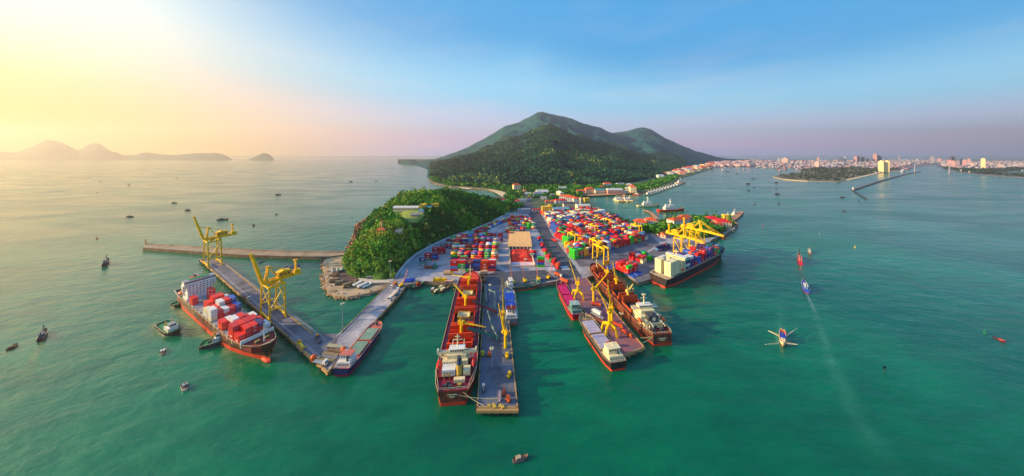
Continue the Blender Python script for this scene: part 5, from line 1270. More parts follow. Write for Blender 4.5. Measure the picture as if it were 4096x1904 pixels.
# big yard
e1 = Vector((.868, .497, 0)); e2 = Vector((-.497, .868, 0)); yaw = math.atan2(.497, .868)
BL = G(2318,1066,GZ); BR = G(2630,972,GZ); TL = G(2178,858,GZ); TR = G(2392,834,GZ)
yard_poly = [BL, BR, G(2580,938,GZ), TR, TL]
rown = 0; off = 0.0
depth_total = 205.0
while off < 215:
    base = BL+e2*off
    depth = 4 if rown % 2 == 0 else 3
    tiers = 4 if rown < 12 else 3
    pal = mixed if rown < 11 else (pale if rown in (11, 12, 14) else mixed)
    if rown in (0, 1): pal = mixed+reds*2
    k = -24; cnt = 0
    while k < 40:
        p = base+e1*(k*(CL+.3)+3.2)
        inside = bool(in_poly(np.array([p.x]), np.array([p.y]), yard_poly)[0]) and bool(in_poly(np.array([(p+e1*3).x]), np.array([(p+e1*3).y]), yard_poly)[0])
        if inside:
            t0 = max(1, tiers-(rc_.random() < .3)-(rc_.random() < .15))
            first = cnt == 0
            blockcol = rc_.choice(pal) if rc_.random() < .35 else None
            for d in range(depth):
                q = p+e2*(d*(CW+.15)+1.2)
                tt = t0 if d == 0 else max(1, t0-(rc_.random() < .25))
                cols = [blockcol or rc_.choice(pal) for _ in range(6)]
                if rown == 0 and d == 0 and cnt in (3,): cols = ['bright_green']*6
                if rown == 0 and d == 0 and cnt in (9,10): cols = ['red','white','red','red']
                if rown == 0 and d == 0 and cnt == 11: cols = ['yellow']*4
                if rown == 1 and d == 0 and cnt == 13: cols = ['bright_green']*4
                w = f'{ORD[min(cnt,19)]} stack, {"front" if rown == 0 else ORD[rown]} row of large yard' if d == 0 else f'{ORD[min(cnt,19)]} stack, {ORD[d]} line back, {"front" if rown == 0 else ORD[rown]} row of large yard'
                stack(q, yaw+(0 if rc_.random() < .5 else math.pi), cols, w, tt, (lambda kk, T, d=d, f=first: d == 0 or kk == T-1))
            cnt += 1
        k += 1
    off += depth*(CW+.15)+(3.4 if rown % 2 == 0 else 1.0); rown += 1
# wharf stacks beside the right ship
def oblique(u, v, nx, ny, tiers, pal, where, cols=None):
    o = G(u, v, GZ)
    for i in range(nx):
        for j in range(ny):
            p = o+e1*(i*(CL+.3)+CL/2)+e2*(j*(CW+.15)+CW/2)
            t = tiers if rc_.random() < .7 else max(1, tiers-1)
            cc = cols[i] if cols and j == 0 and i < len(cols) else [rc_.choice(pal) for _ in range(5)]
            stack(p, yaw, cc, f'{ORD[i]} along, {ORD[j]} back, {where}', min(t, len(cc)), (lambda k, T, i=i, j=j: j == 0 or i == 0 or k == T-1))
oblique(2513,1098, 2, 5, 3, reds, 'red block at wharf corner', [['red','red','bright_green'],['red','red','red']])
oblique(2533,1044, 2, 2, 3, reds, 'crimson wharf stack', [['crimson','red','red'],['maroon','crimson','navy']])
oblique(2571,1055, 1, 3, 3, reds, 'narrow wharf stack', [['cream','cream','red']])
oblique(2596,1046, 1, 4, 3, ['bright_green','teal'], 'green wharf stack', [['bright_green','bright_green','bright_green']])
oblique(2640,1006, 3, 2, 2, cool, 'stack under the gantry cranes')
# low blue flat racks
def flat_rack(p, rz, label):
    r = empty('flat_rack', p, rz, label, 'container')
    q = MB(); q.box((0,0,.2), (CL,CW,.35), CM['blue']); q.build('platform', r)
    for s in (-1, 1): q = MB(); q.box((s*(CL/2-.1),0,.75), (.2,CW,.8), CM['blue']); q.build('end_frame', r)
for k in range(6):
    o = G(2534,1112,GZ)+e1*(k//3*(CL+.4)+3)+e2*(k % 3*2.6+1.3)
    flat_rack(o, yaw, f'{ORD[k]} of six low blue flat racks at the wharf corner')
for k in range(4):
    o = G(2412,1082,GZ)+e1*(k*6.6+3)+e2*1.6
    flat_rack(o, yaw, f'{ORD[k]} blue flat rack from left along the inner quay')
# on the left ship: bays forward of the bridge
cs, L, ax = CS
Mcs = Matrix.Translation(cs.location) @ Matrix.Rotation(cs.rotation_euler.z, 4, 'Z')
rzc = cs.rotation_euler.z
def on_ship(M, rz, x, y, z, cols, where, tiers=None):
    p = M @ Vector((x, y, z)); stack(p, rz, cols, where, tiers or len(cols))
zc = 6.9
bays = [(ax+19, [(1,['red','red','red']),(-2,['red','red'])]),
        (ax+34, [(2,['red','white']),(1,['red','red','red']),(0,['crimson','crimson','red']),(-1,['red','red'])]),
        (ax+43.5, [(2,['blue','navy','blue']),(1,['crimson','crimson','red']),(0,['red','white','white']),(-1,['crimson','red']),(-2,['white','cream'])]),
        (ax+50.5, [(2,['navy','blue']),(1,['crimson','red']),(0,['crimson','white']),(-1,['red','crimson']),(-2,['cream','white','white'])]),
        (ax+66, [(-2,['orange','red']),(-1,['orange','white'])]),
        (ax+72, [(2,['white','white']),(1,['red','crimson']),(0,['red','red','red']),(-1,['orange','orange','white'])]),
        (ax+80, [(2,['grey','red']),(1,['navy','navy','crimson']),(0,['red','red','crimson']),(-1,['red','red','red']),(-2,['red','red','crimson'])]),
        (ax+87, [(2,['crimson','white']),(1,['navy','red','navy']),(0,['red','crimson','red']),(-1,['red','red','red']),(-2,['red','red'])])]
for bi, (x, st) in enumerate(bays):
    x = ax+13+(L/2-19.5-(ax+13))*(x-ax-19)/68.0
    for yi, cols in st: on_ship(Mcs, rzc, x, yi*2.42, zc, cols, f'{ORD[yi+2]} slot across, {ORD[bi]} bay of left ship')
# on the right ship
rc2, L, ax = RC
Mrc = Matrix.Translation(rc2.location) @ Matrix.Rotation(rc2.rotation_euler.z, 4, 'Z'); rzr = rc2.rotation_euler.z
z0 = 7.25; xs = -L/2
for bi, x in enumerate((xs+9.5, xs+16.3)):
    for yi in (-2,-1,1,2) if bi == 0 else (-2,-1,2):
        on_ship(Mrc, rzr, x, yi*2.42, z0, ['cream']*5 if rc_.random() < .8 else ['white']*5, f'{ORD[yi+2]} slot, {ORD[bi]} aft bay of right ship')
fw = [['navy','purple','teal','white'],['red','orange','navy','blue'],['crimson','red','maroon','navy'],['blue','navy','purple','red'],['green','bright_green','red','orange'],['white','navy','teal','sky_blue']]
nb = 0
x = ax+7.4
while x < L/2-15:
    tt = (4,4,3,4,3,4,3,4,3,3,3,3,3)[nb % 13]
    for yi in (-2,-1,0,1,2):
        cols = [rc_.choice(fw[(nb//2) % 6]) for _ in range(tt)]
        if nb in (2,): cols = cols[:2]
        on_ship(Mrc, rzr, x, yi*2.42, z0, cols, f'{ORD[yi+2]} slot, {ORD[nb]} forward bay of right ship')
    nb += 1; x += 6.5
# the 300 that show largest become things, the rest one mass
def size_key(c):
    p = c[0]; return p.y
vis = [i for i, c in enumerate(CONT) if c[4]]
vis.sort(key=lambda i: size_key(CONT[i]))
# what stands behind taller neighbours on the ship decks is not in view: keep outer slots and top tiers first
chosen = set(vis[:300])
for i in sorted(chosen, key=lambda i: size_key(CONT[i])):
    p, rz, c, lb, v_, mk = CONT[i]
    o = link('container', cmesh(c, mk), None, p, rz); tag(o, lb, 'container', 'stacked shipping containers')
rest = [CONT[i] for i in range(len(CONT)) if i not in chosen]
names = list(PAL)
bx = np.array([(-.5,-.5,0),(.5,-.5,0),(.5,.5,0),(-.5,.5,0),(-.5,-.5,1),(.5,-.5,1),(.5,.5,1),(-.5,.5,1)])*np.array([CL-.1,CW-.06,CH-.05])
fx = np.array([(0,3,2,1),(4,5,6,7),(0,1,5,4),(1,2,6,5),(2,3,7,6),(3,0,4,7)])
VV = []; FF = []; MI = []
for k, (p, rz, c, lb, v_, mk) in enumerate(rest):
    co, si = math.cos(rz), math.sin(rz); R = np.array([[co,-si,0],[si,co,0],[0,0,1]])
    VV.append(bx @ R.T+np.array(p)); FF.append(fx+8*len(FF)); MI += [names.index(c)]*6
    if mk:   # painted panel on the long side
        for s in (-1, 1):
            mbx = (bx*np.array([.36,.012,.24])+np.array([.3,s*(CW/2-.02),CH*.48])) @ R.T+np.array(p); VV.append(mbx); FF.append(fx+8*len(FF)); MI += [len(names)]*6
so = link('stacked_containers', np_mesh('stacked_containers', np.concatenate(VV), np.concatenate(FF), [CM[n] for n in names]+[M_MARK], MI))
tag(so, 'rows of mixed coloured containers deeper in the yards', 'containers', kind='stuff')
print('containers', len(CONT), 'individual', len(chosen), 'rows', rown)
# ================================================================== buildings
M_ROOF_O = mat('roof_orange', (226,96,52), 0.8, 0.15, 0.3, dirt=(170,70,44), dirt_amt=0.5, dscale=0.4)
M_ROOF_R = mat('roof_red', (214,36,48), 0.7, 0.12, 0.3)
M_ROOF_W = mat('roof_white', (214,212,208), 0.6, 0.08, 0.3, dirt=(160,150,140), dirt_amt=0.4, dscale=0.3)
M_ROOF_G = mat('roof_grey', (146,150,158), 0.6, 0.1, 0.3, dirt=(110,100,96), dirt_amt=0.5, dscale=0.3)
M_ROOF_B = mat('roof_blue', (120,160,190), 0.6, 0.1, 0.3)
M_ROOF_T = mat('roof_teal', (86,150,160), 0.6, 0.1, 0.3)
M_WALLC = mat('wall_cream', (240,218,180), 0.8, 0.06, 0.3, dirt=(200,170,130), dirt_amt=0.3, dscale=0.3)
M_WALLW = mat('wall_white', (232,230,226), 0.8, 0.05, 0.3, dirt=(190,180,168), dirt_amt=0.3, dscale=0.3)
M_WALLY = mat('wall_yellow', (246,200,70), 0.8, 0.08, 0.3)
M_WALLP = mat('wall_pink', (230,172,150), 0.8, 0.08, 0.3)
M_WALLB = mat('wall_bluegrey', (150,164,190), 0.8, 0.08, 0.3)
M_DOOR = mat('door_dark', (60,50,52), 0.7, 0.1)
def building(p, w, d, h, rz, wall, roof, label, kind='hip', floors=2, cols=4, rh=None, group=None, wins=True, cat='building', name='building', door=True, chim=False):
    r = empty(name, p, rz, label, cat, group)
    q = MB(); q.box((0,0,h/2-.3), (w,d,h+.6), wall); q.build('wall', r)
    rh = rh if rh is not None else min(w, d)*.32; e = .35
    if kind == 'flat':
        q = MB(); q.box((0,0,h+.12), (w+.3,d+.3,.24), roof)
        for s in (-1, 1): q.box((0,s*(d/2+.05),h+.42), (w+.3,.2,.5), wall); q.box((s*(w/2+.05),0,h+.42), (.2,d-.1,.5), wall)
        q.build('roof', r)
    else:
        W2, D2 = w/2+e, d/2+e
        long_x = w >= d
        ins = 0 if kind == 'gable' else min(W2, D2)*.9
        if long_x: rid = [(-W2+ins,0,h+rh), (W2-ins,0,h+rh)]
        else: rid = [(0,-D2+ins,h+rh), (0,D2-ins,h+rh)]
        V = [(-W2,-D2,h), (W2,-D2,h), (W2,D2,h), (-W2,D2,h)]+rid
        Fq = [(0,1,5,4),(1,2,5),(2,3,4,5),(3,0,4)] if long_x else [(0,1,4),(1,2,5,4),(2,3,5),(3,0,4,5)]
        q = MB(); q.add(V, Fq, roof); q.add([(x,y,h-.12) for x,y,_ in V[:4]], [(3,2,1,0)], roof)
        q.add(V[:4]+[(x,y,h-.12) for x,y,_ in V[:4]], [(4,5,1,0),(5,6,2,1),(6,7,3,2),(7,4,0,3)], roof)
        ro = q.build('roof', r)
        if chim: q = MB(); q.box((w*.2,0,h+rh), (.8,.8,1.6), wall); q.build('chimney', ro)
    if wins:
        wh = h/floors*.45; ww = w/cols*.42
        q = MB(); q.box((0,0,0), (ww,.1,wh), M_GLASS); me = q.mesh('window')
        f2 = MB(); f2.box((0,0,-wh/2-.06), (ww+.25,.22,.12), wall); sme = f2.mesh('sill')
        for f in range(floors):
            for c in range(cols):
                x = -w/2+w*(c+.5)/cols; z = h*(f+.55)/floors
                if door and f == 0 and c == cols//2: continue
                o = link('window', me, r, (x, -d/2-.03, z)); link('sill', sme, o, (0,-.06,0))
        nc = max(1, int(cols*d/w)); wy = min(ww, d/nc*.45)
        q = MB(); q.box((0,0,0), (.1,wy,wh), M_GLASS); me2 = q.mesh('window')
        for f in range(floors):
            for c in range(nc):
                link('window', me2, r, (-w/2-.03, -d/2+d*(c+.5)/nc, h*(f+.55)/floors))
    if door:
        x = -w/2+w*(cols//2+.5)/cols; q = MB(); hh = min(2.6, h*.6); q.box((x,-d/2-.04,hh/2), (min(1.8, w*.2),.14,hh), M_DOOR); q.build('door', r)
    return r
def at(u, v, z=GZ): return G(u, v, z)
# port offices and sheds
yo = building(at(2187,856), 16.5, 9, 12.5, RAD(4), M_WALLY, M_WALLY, 'yellow four storey office block by the port gate', 'flat', 4, 4)
q = MB(); q.box((5.5,1,14.3), (4,4,3.4), M_WALLY); q.build('stair_tower', yo)
building(at(2243,847), 29, 11, 5.5, RAD(6), M_WALLP, M_ROOF_B, 'long warehouse with pale blue roof behind the yellow office', 'gable', 1, 12, 2.6)
sh_ = building(at(2331,838), 24, 13, 8.5, RAD(6), M_WALLC, M_ROOF_W, 'cream shed with dark doorway at the rear of the large yard', 'gable', 1, 4, 1.6, wins=False)
q = MB(); q.box((2,-6.58,3), (9,.16,5.4), M_DOOR); q.build('doorway', sh_)
gt = empty('port_gate', at(2147,850), RAD(3), 'red roofed port entrance gate beside the yellow office', 'gate')
q = MB(); q.box((0,0,5.6), (15,6,.8), M_ROOF_R); q.build('roof', gt)
for x in (-7,-2.4,2.4,7):
    q = MB(); q.box((x,0,2.6), (.8,4,5.2), M_WALLW); q.build('pillar', gt)
for x in (-4.7, 4.7):
    q = MB(); q.box((x,0,1.4), (2.0,2.4,2.8), M_WALLB); q.build('booth', gt)
building(at(2096,853), 20, 9, 7, RAD(10), M_WALLB, M_ROOF_G, 'grey blue office with columns left of the gate', 'flat', 2, 6)
building(at(1866,942), 17, 8, 3.4, RAD(30), M_GREYP, M_ROOF_T, 'low teal roofed shed at the edge of the hill road', 'gable', 1, 4, .9, wins=False)
# cream warehouse with ridged roofs
ww_ = empty('warehouse', at(2080,999), RAD(-1), 'cream warehouse with five ridged roofs behind the red stockpile', 'warehouse')
q = MB(); q.box((0,22.5,1.6), (24,43,3.2), M_WALLC); q.build('wall', ww_)
M_RCR = mat('roof_cream', (250,192,126), 0.7, 0.1, 0.4, dirt=(204,150,104), dirt_amt=.4, dscale=.5)
for k in range(5):
    y = .6+k*8.7; q = MB(); V = [(-12.4,y,3.2),(12.4,y,3.2),(12.4,y+5.2,6.8),(-12.4,y+5.2,6.8),(-12.4,y+8.5,3.2),(12.4,y+8.5,3.2)]
    q.add(V, [(0,1,2,3),(3,2,5,4),(0,3,4),(1,5,2)], M_RCR); ro = q.build('roof', ww_)
    for j in range(8): s_ = MB(); s_.box((-10.5+j*3,y+2.6,5.05), (.7,1.2,.3), M_WALLW); o = s_.build('skylight', ro)
for k in range(6):
    q = MB(); q.box((-9.5+k*3.8,.96,1.4), (2.2,.12,2.4), M_DOOR); q.build('shutter', ww_)
# red bulk stockpile with walls
sp = empty('stockpile_yard', at(2090,1066), RAD(2), 'walled bulk yard heaped with bright red ore', 'stockyard')
W0 = 21.5
hx_ = np.linspace(-W0/2+.8, W0/2-.8, 40); hy_ = np.linspace(9.5, 38, 40); PX, PY = np.meshgrid(hx_, hy_)
ed = np.minimum(np.minimum(PX+W0/2-.8, W0/2-.8-PX)/3.4, np.minimum((PY-9.5-1.2*vnoise(PX, PY, 7, 12, 2))/5.0, (38.2-PY)/3.0)); ed = np.clip(ed, 0, 1)
PZ = .06+ed**.8*(2.5+1.1*vnoise(PX, PY, 6, 4, 4))
ii = np.arange(PX.size).reshape(PX.shape); FQ = np.stack([ii[:-1,:-1], ii[:-1,1:], ii[1:,1:], ii[1:,:-1]], -1).reshape(-1, 4)
M_ORE = mat('red_ore', (246,66,46), 0.95, 0.15, 0.4, dirt=(206,40,30), dirt_amt=.8, dscale=.35, bump=.6, bscale=1.2)
link('ore_heap', np_mesh('ore_heap', np.stack([PX,PY,PZ], -1).reshape(-1, 3), FQ, [M_ORE], smooth=True), sp)
q = MB(); q.box((0,5.2,.03), (W0-1,9.4,.06), mat('ore_dust', (228,196,206), .9, .12, .3, dirt=(236,120,110), dirt_amt=.6, dscale=.2)); q.build('dusty_floor', sp)
M_WB = mat('wall_block', (226,190,160), .85, .12, .3)
for s in (-1, 1):
    for k in range(10):
        q = MB(); q.box((s*W0/2,1.8+k*3.8,1.3), (.7,3.6,2.6), M_WB); q.build('wall_block', sp)
for k in range(5):
    q = MB(); q.box((-W0/2+2+k*4.3,-.3,.6), (3.9,.7,1.2), M_WB); q.build('wall_block', sp)
# village and waterfront
V_ = [
 (2066,762,20,14,16,20,M_WALLC,M_ROOF_O,'tall cream building with orange hipped roof above the beach','hip',3,4),
 (2168,776,30,16,6,8,M_WALLW,M_ROOF_W,'long white roofed hall in the village trees','gable',1,6),
 (2150,781,20,12,5,8,M_WALLB,M_ROOF_G,'low grey hall left of the white roofed one','gable',1,5),
 (2240,782,10,26,8,12,M_WALLC,M_ROOF_W,'narrow cream block behind the orange roofs','hip',2,3),
 (2262,800,26,10,9,-14,M_WALLW,M_ROOF_O,'long orange roofed white block beside the basin','hip',3,6),
 (2284,806,22,10,9,-14,M_WALLW,M_ROOF_O,'second orange roofed block nearer the basin','hip',3,6),
 (2251,812,16,10,6,4,M_WALLW,M_ROOF_R,'white house with bright red roof below the orange blocks','hip',2,4),
 (2304,812,12,9,10,4,M_WALLW,M_ROOF_O,'square white house with orange roof at the basin corner','hip',3,4),
 (2227,812,9,9,6,10,M_WALLW,M_ROOF_R,'small house with round red roof in the village','hip',2,3),
 (2210,811,8,7,4,0,M_WALLP,M_ROOF_O,'small orange roofed house left of the red roofed one','hip',1,3),
 (2188,812,8,7,4,0,M_WALLP,M_ROOF_O,'smallest orange roofed house in the village row','hip',1,3),
 (2398,772,26,12,8,4,M_WALLC,M_ROOF_T,'waterfront hall with pale teal roof','gable',2,8),
 (2457,773,40,14,9,3,M_WALLP,M_ROOF_W,'largest waterfront hall with white roof','gable',2,10),
 (2500,772,14,9,6,2,M_WALLC,M_ROOF_W,'small cream waterfront building at the mole root','flat',2,4),
 (2530,768,14,24,15,-12,M_WALLC,M_ROOF_O,'tall cream waterfront block with orange roof','hip',4,4),
 (2512,764,16,10,8,-6,M_WALLC,M_ROOF_W,'cream building left of the tall waterfront block','hip',2,4),
 (2428,745,24,12,9,3,M_WALLW,M_ROOF_O,'orange roofed house on the slope behind the waterfront','hip',2,5),
 (2408,752,14,8,5,0,M_WALLW,M_ROOF_O,'small orange house left on the slope behind the waterfront','hip',1,3),
 (2480,742,24,10,7,4,M_WALLW,M_ROOF_W,'white terrace on the slope behind the waterfront','flat',2,6),
 (2515,748,16,10,8,-10,M_WALLP,M_ROOF_W,'pink walled house behind the tall waterfront block','hip',2,4),
 (2357,770,22,14,10,0,M_WALLP,M_ROOF_O,'pinkish house at the left end of the waterfront','hip',2,4),
 (2330,770,30,9,5,2,M_WALLP,M_ROOF_O,'long low salmon building left on the waterfront','gable',1,8),
 (2250,757,22,9,5,6,M_WALLW,M_ROOF_W,'white sheds below the mountain track','gable',1,6),
 (2100,771,9,6,6,10,M_WALLC,M_ROOF_O,'small cream house beside the white spire','hip',2,3),
 (2112,780,14,8,4,8,M_WALLW,M_ROOF_W,'white low house right of the spire','gable',1,4),
 (2070,810,10,7,4,0,M_WALLW,M_ROOF_R,'pink and red house at the rear foot of the hill','hip',1,3),
 (2010,806,12,7,4,20,M_WALLW,M_ROOF_R,'red roofed house behind the wooded hill','hip',1,3),
 (2116,800,9,7,5,0,M_WALLW,mat('roof_purple',(150,60,110),.7,.1),'white house with purple roof by the village road','hip',2,3),
 (2210,785,10,8,5,0,M_WALLW,M_ROOF_W,'bright white house amid village trees','flat',2,3),
 (2090,806,16,8,4,5,M_WALLW,M_ROOF_G,'grey roofed row along the village road','gable',1,5),
 (2175,796,14,7,4,-8,M_WALLW,M_ROOF_G,'grey roofed house behind the yellow office','gable',1,4),
 (2345,808,10,8,8,5,M_WALLY,M_WALLY,'yellow building beside the cream shed','flat',2,3),
 (2275,826,22,8,6,6,M_WALLC,mat('roof_slate',(80,76,92),.7,.1),'dark roofed block behind the blue roofed warehouse','gable',2,6),
 (2320,742,26,9,4,5,M_WALLW,M_ROOF_W,'white huts along the mountain track','gable',1,7),
 (2142,724,26,10,5,10,M_WALLP,M_ROOF_O,'salmon roofed house on the lower mountain slope','gable',1,5),
 (2162,736,12,9,6,0,M_WALLC,M_ROOF_W,'cream villa on the lower slope','hip',2,3),
 (2022,728,26,10,5,10,M_WALLP,M_ROOF_O,'salmon building left on the lower slope','gable',1,5),
 (2562,908,16,13,7.5,-12,M_WALLW,M_ROOF_O,'white villa with orange roof left on the headland','hip',2,5),
 (2603,902,14,12,8,-12,M_WALLW,M_ROOF_O,'white villa with orange roof by the jetty root','hip',2,5),
 (2714,906,30,11,10,18,M_WALLW,M_ROOF_O,'long white headland building with orange roof','hip',3,8),
 (2738,888,18,9,8,10,M_WALLW,M_ROOF_O,'orange roofed wing behind the long headland building','hip',2,4),
 (2848,888,15,11,5.5,-8,M_WALLW,M_ROOF_R,'white house with bright red roof near the headland tip','hip',2,4),
 (2888,902,17,12,6,-14,M_WALLC,M_ROOF_R,'cream house with red roof at the headland tip','hip',2,5),
 (2902,884,7,6,9,-10,M_WALLY,M_WALLY,'yellow lookout building at the headland jetty','flat',3,2),
 (2856,905,18,8,3.6,-20,M_WALLP,M_ROOF_O,'low salmon terrace between the red roofed houses','gable',1,5),
 (2658,945,14,10,3.5,30,M_WALLP,mat('roof_rust',(200,104,60),.8,.12),'low rust roofed workshop behind the gantry cranes','gable',1,4),
]
for u, v, w, d, h, rz, wm, rm, lb, kd, fl, co in V_:
    p = at(u, v)
    if v < 765 and u < 2545:      # on the mountain's lower slope
        zz = float(mountain_height(np.array([[float(u)]]), np.array([[p.y]]))[0,0])
        for _ in range(6):
            p = G(u, v, max(GZ, zz)); zz = float(mountain_height(np.array([[float(u)]]), np.array([[p.y]]))[0,0])
    building(p, w, d, h, RAD(rz), wm, rm, lb, kd, fl, co)
tw_ = empty('spire', at(2094,768), 0, 'slender white spire above the village', 'spire')
q = MB(); q.tube((0,0,0), (0,0,16), .9, M_WALLC, 8, .25); q.build('shaft', tw_); q = MB(); q.box((0,0,1.5), (3,3,3), M_WALLC); q.build('base', tw_)
tw_ = empty('water_tower', at(2322,817), 0, 'cream tower with rounded top beside the basin', 'tower')
q = MB(); q.tube((0,0,0), (0,0,9), 1.4, M_WALLC, 12); q.build('shaft', tw_); q = MB(); q.tube((0,0,9), (0,0,12.5), 2.2, M_WALLC, 12); q.dome((0,0,12.5), 2.2, M_WALLY, 12, 4, .6); q.build('tank', tw_)
# buildings on the wooded hill
def HP(u, v):
    best = None
    for y in np.arange(200, 480, 1.0):
        z = CAMH-(v-HZ)/F*y; x = (u-CX)/F*y
        if float(hill_height(np.array([x]), np.array([y]))[0]) >= z: best = Vector((x, y, z)); break
    return best or G(u, v, 25)
hb_ = [
 (1527,938,7.5,6,5.0,10,M_WALLY,mat('roof_rust',(200,104,60)),'yellow lighthouse keeper house on the hill front','hip',2,3),
 (1596,934,6,5,3.2,5,M_WALLC,M_ROOF_G,'small stone house right of the yellow hill house','flat',1,3),
 (1626,842,30,6,4,2,M_WALLC,M_ROOF_W,'long white barracks on the hill plateau','gable',1,14),
 (1694,834,7,6,5,0,M_WALLY,M_WALLY,'yellow house right of the barracks','flat',2,3),
 (1716,838,7,5,3.5,0,M_WALLY,M_ROOF_T,'low yellow hut between the two hilltop houses','gable',1,3),
 (1740,834,9,6,6,0,M_WALLY,M_WALLY,'rightmost yellow house on the hill plateau','flat',2,3),
 (1686,850,7,5,3.2,0,M_WALLW,M_ROOF_T,'pale teal roofed hut beside the barracks field','hip',1,3),
 (1660,866,8,5,2.6,5,M_WALLP,M_ROOF_G,'grey roofed shed on the hilltop field','gable',1,3),
]
for u, v, w, d, h, rz, wm, rm, lb, kd, fl, co in hb_: building(HP(u, v), w, d, h, RAD(rz), wm, rm, lb, kd, fl, co, door=False)
p = HP(1524,930); lh = empty('beacon_tower', p+Vector((-1,3,0)), 0, 'small pink beacon tower behind the yellow hill house', 'tower')
q = MB(); q.tube((0,0,-1), (0,0,10), .9, M_WALLP, 8, .5); q.build('shaft', lh); q = MB(); q.dome((0,0,10), .9, M_ROOF_O, 8, 3); q.build('lantern', lh)
FIELD = [HP(u, v) for u, v in ((1566,848),(1682,846),(1702,866),(1668,896),(1634,892),(1588,872))]
fx0, fx1 = min(p.x for p in FIELD), max(p.x for p in FIELD); fy0, fy1 = min(p.y for p in FIELD), max(p.y for p in FIELD)
GX, GY = np.meshgrid(np.linspace(fx0, fx1, 60), np.linspace(fy0, fy1, 60)); GI = in_poly(GX, GY, FIELD); GZ_ = hill_height(GX, GY)+.35
ii = np.arange(GX.size).reshape(GX.shape); FQ = np.stack([ii[:-1,:-1], ii[:-1,1:], ii[1:,1:], ii[1:,:-1]], -1).reshape(-1, 4)
o = link('grass_field', np_mesh('grass_field', np.stack([GX,GY,GZ_], -1).reshape(-1, 3), FQ[GI.reshape(-1)[FQ].all(1)], [M_GRASS], smooth=True)); tag(o, 'pale mown field on the hill plateau', 'field', kind='structure')
# jetties and marina piers
def jetty(px, w, label, z=1.8, m=None):
    m = m or mat('jetty_wood', (196,140,104), .9, .15, .2); P = [G(u, v, z) for u, v in px]; c = P[0].copy(); c.z = 0
    r = empty('jetty', c, 0, label, 'jetty')
    pm = MB(); pm.tube((0,0,-4), (0,0,z), .35, M_PILE, 6); pme = pm.mesh('pile')
    for a, b in zip(P[:-1], P[1:]):
        q = MB(); q.bar(a-c-Vector((0,0,.25)), b-c-Vector((0,0,.25)), w, m, .6); q.build('deck', r)
        n = max(2, int((b-a).length/9)); d = (b-a).normalized(); nn = Vector((-d.y,d.x,0))
        for k in range(n):
            for s in (-1, 1): p = a.lerp(b, (k+.5)/n)+nn*s*w*.45-c; link('pile', pme, r, (p.x,p.y,0))
jetty([(2632,886),(2620,866),(2604,850),(2580,840)], 6, 'L shaped orange jetty off the headland')
jetty([(2925,882),(2945,866),(2966,846)], 7, 'straight jetty at the headland tip')
jetty([(2495,776),(2490,806)], 8, 'short mole between the six patrol boats')
jetty([(2550,772),(2600,762),(2640,752),(2672,742)], 7, 'long marina pier nearest the waterfront', m=mat('jetty_brick',(200,120,96),.9,.12))
for k, (a, b) in enumerate((((2575,768),(2605,775)), ((2604,760),(2634,766)), ((2632,752),(2668,757)))):
    jetty([a, b], 5, ('left','middle','right')[k]+' finger of the marina piers')
jetty([(2700,740),(2735,728)], 12, 'floating dock deck beyond the marina')
# buildings of the dockyards along the far shore
far_roofs = [M_ROOF_R, M_ROOF_O, M_WALLC, M_ROOF_O, mat('roof_pink',(216,110,110),.8,.12), M_ROOF_W]
dr = random.Random(5)
RN = {'roof_red':'red','roof_orange':'orange','wall_cream':'cream','roof_pink':'pink','roof_white':'white'}
_on = ['first','second','third','fourth','fifth','sixth','seventh','eighth','ninth','tenth','eleventh','twelfth','thirteenth','fourteenth','fifteenth','sixteenth','seventeenth','eighteenth','nineteenth']
TENS = _on+[w for t in ('twent','thirt','fort','fift','sixt') for w in [t+'ieth']+[t+'y-'+o for o in _on[:9]]]
for k in range(64):
    t = k/63
    u = 2640+t*215+dr.uniform(-2,2); v = 712-t*46+dr.uniform(-13,4)
    if u > 2790: v = min(v, 676)
    p = G(u, v, GZ); w = dr.uniform(16,40)*p.y/1400; h = dr.uniform(6,13)*p.y/1400
    rm = dr.choice(far_roofs)
    building(p, w, w*.6, h, RAD(dr.uniform(-20,20)), dr.choice([M_WALLC,M_WALLP,M_WALLW]), rm, f'dockyard building with {RN[rm.name]} roof, {TENS[k]} from left along the far shore', dr.choice(['gable','hip','flat']), 1, 4, group='dockyard buildings on the far shore', wins=False, door=False, name='dockyard_building')
# ================================================================== vegetation and rocks
def leaf_mat(name, col, var=.25):
    m = mat(name, col, .8, var, 2.5, spec=.15)
    return m
LEAF = [leaf_mat('leaf_dark', (34,92,40)), leaf_mat('leaf_mid', (64,134,44)), leaf_mat('leaf_light', (122,166,52)), leaf_mat('leaf_olive', (148,150,66))]
M_TRUNK = mat('trunk_bark', (96,74,58), .9, .2, 1.0)
def crown_tris(rng, n, size=.3, flat=1.0):
    """n leaf-clump triangles spread over several lobes of a unit crown"""
    lob = rng.normal(0, .42, (6, 3))*np.array([1,1,.8*flat]); rad = rng.uniform(.34, .6, 6)
    k = rng.integers(0, 6, n); d = rng.normal(0, 1, (n, 3)); d /= np.linalg.norm(d, axis=1, keepdims=True)
    c = lob[k]+d*(rad[k]*rng.uniform(.6, 1.0, n)**.5)[:,None]*np.array([1,1,flat])
    a = rng.normal(0, 1, (n, 3)); a -= (a*d).sum(1, keepdims=True)*d*.6; a /= np.linalg.norm(a, axis=1, keepdims=True)
    b = np.cross(d, a); s = size*rng.uniform(.6, 1.3, (n,1))
    T = np.stack([c+a*s, c-a*s*.5+b*s*.9, c-a*s*.5-b*s*.9], 1)
    return T
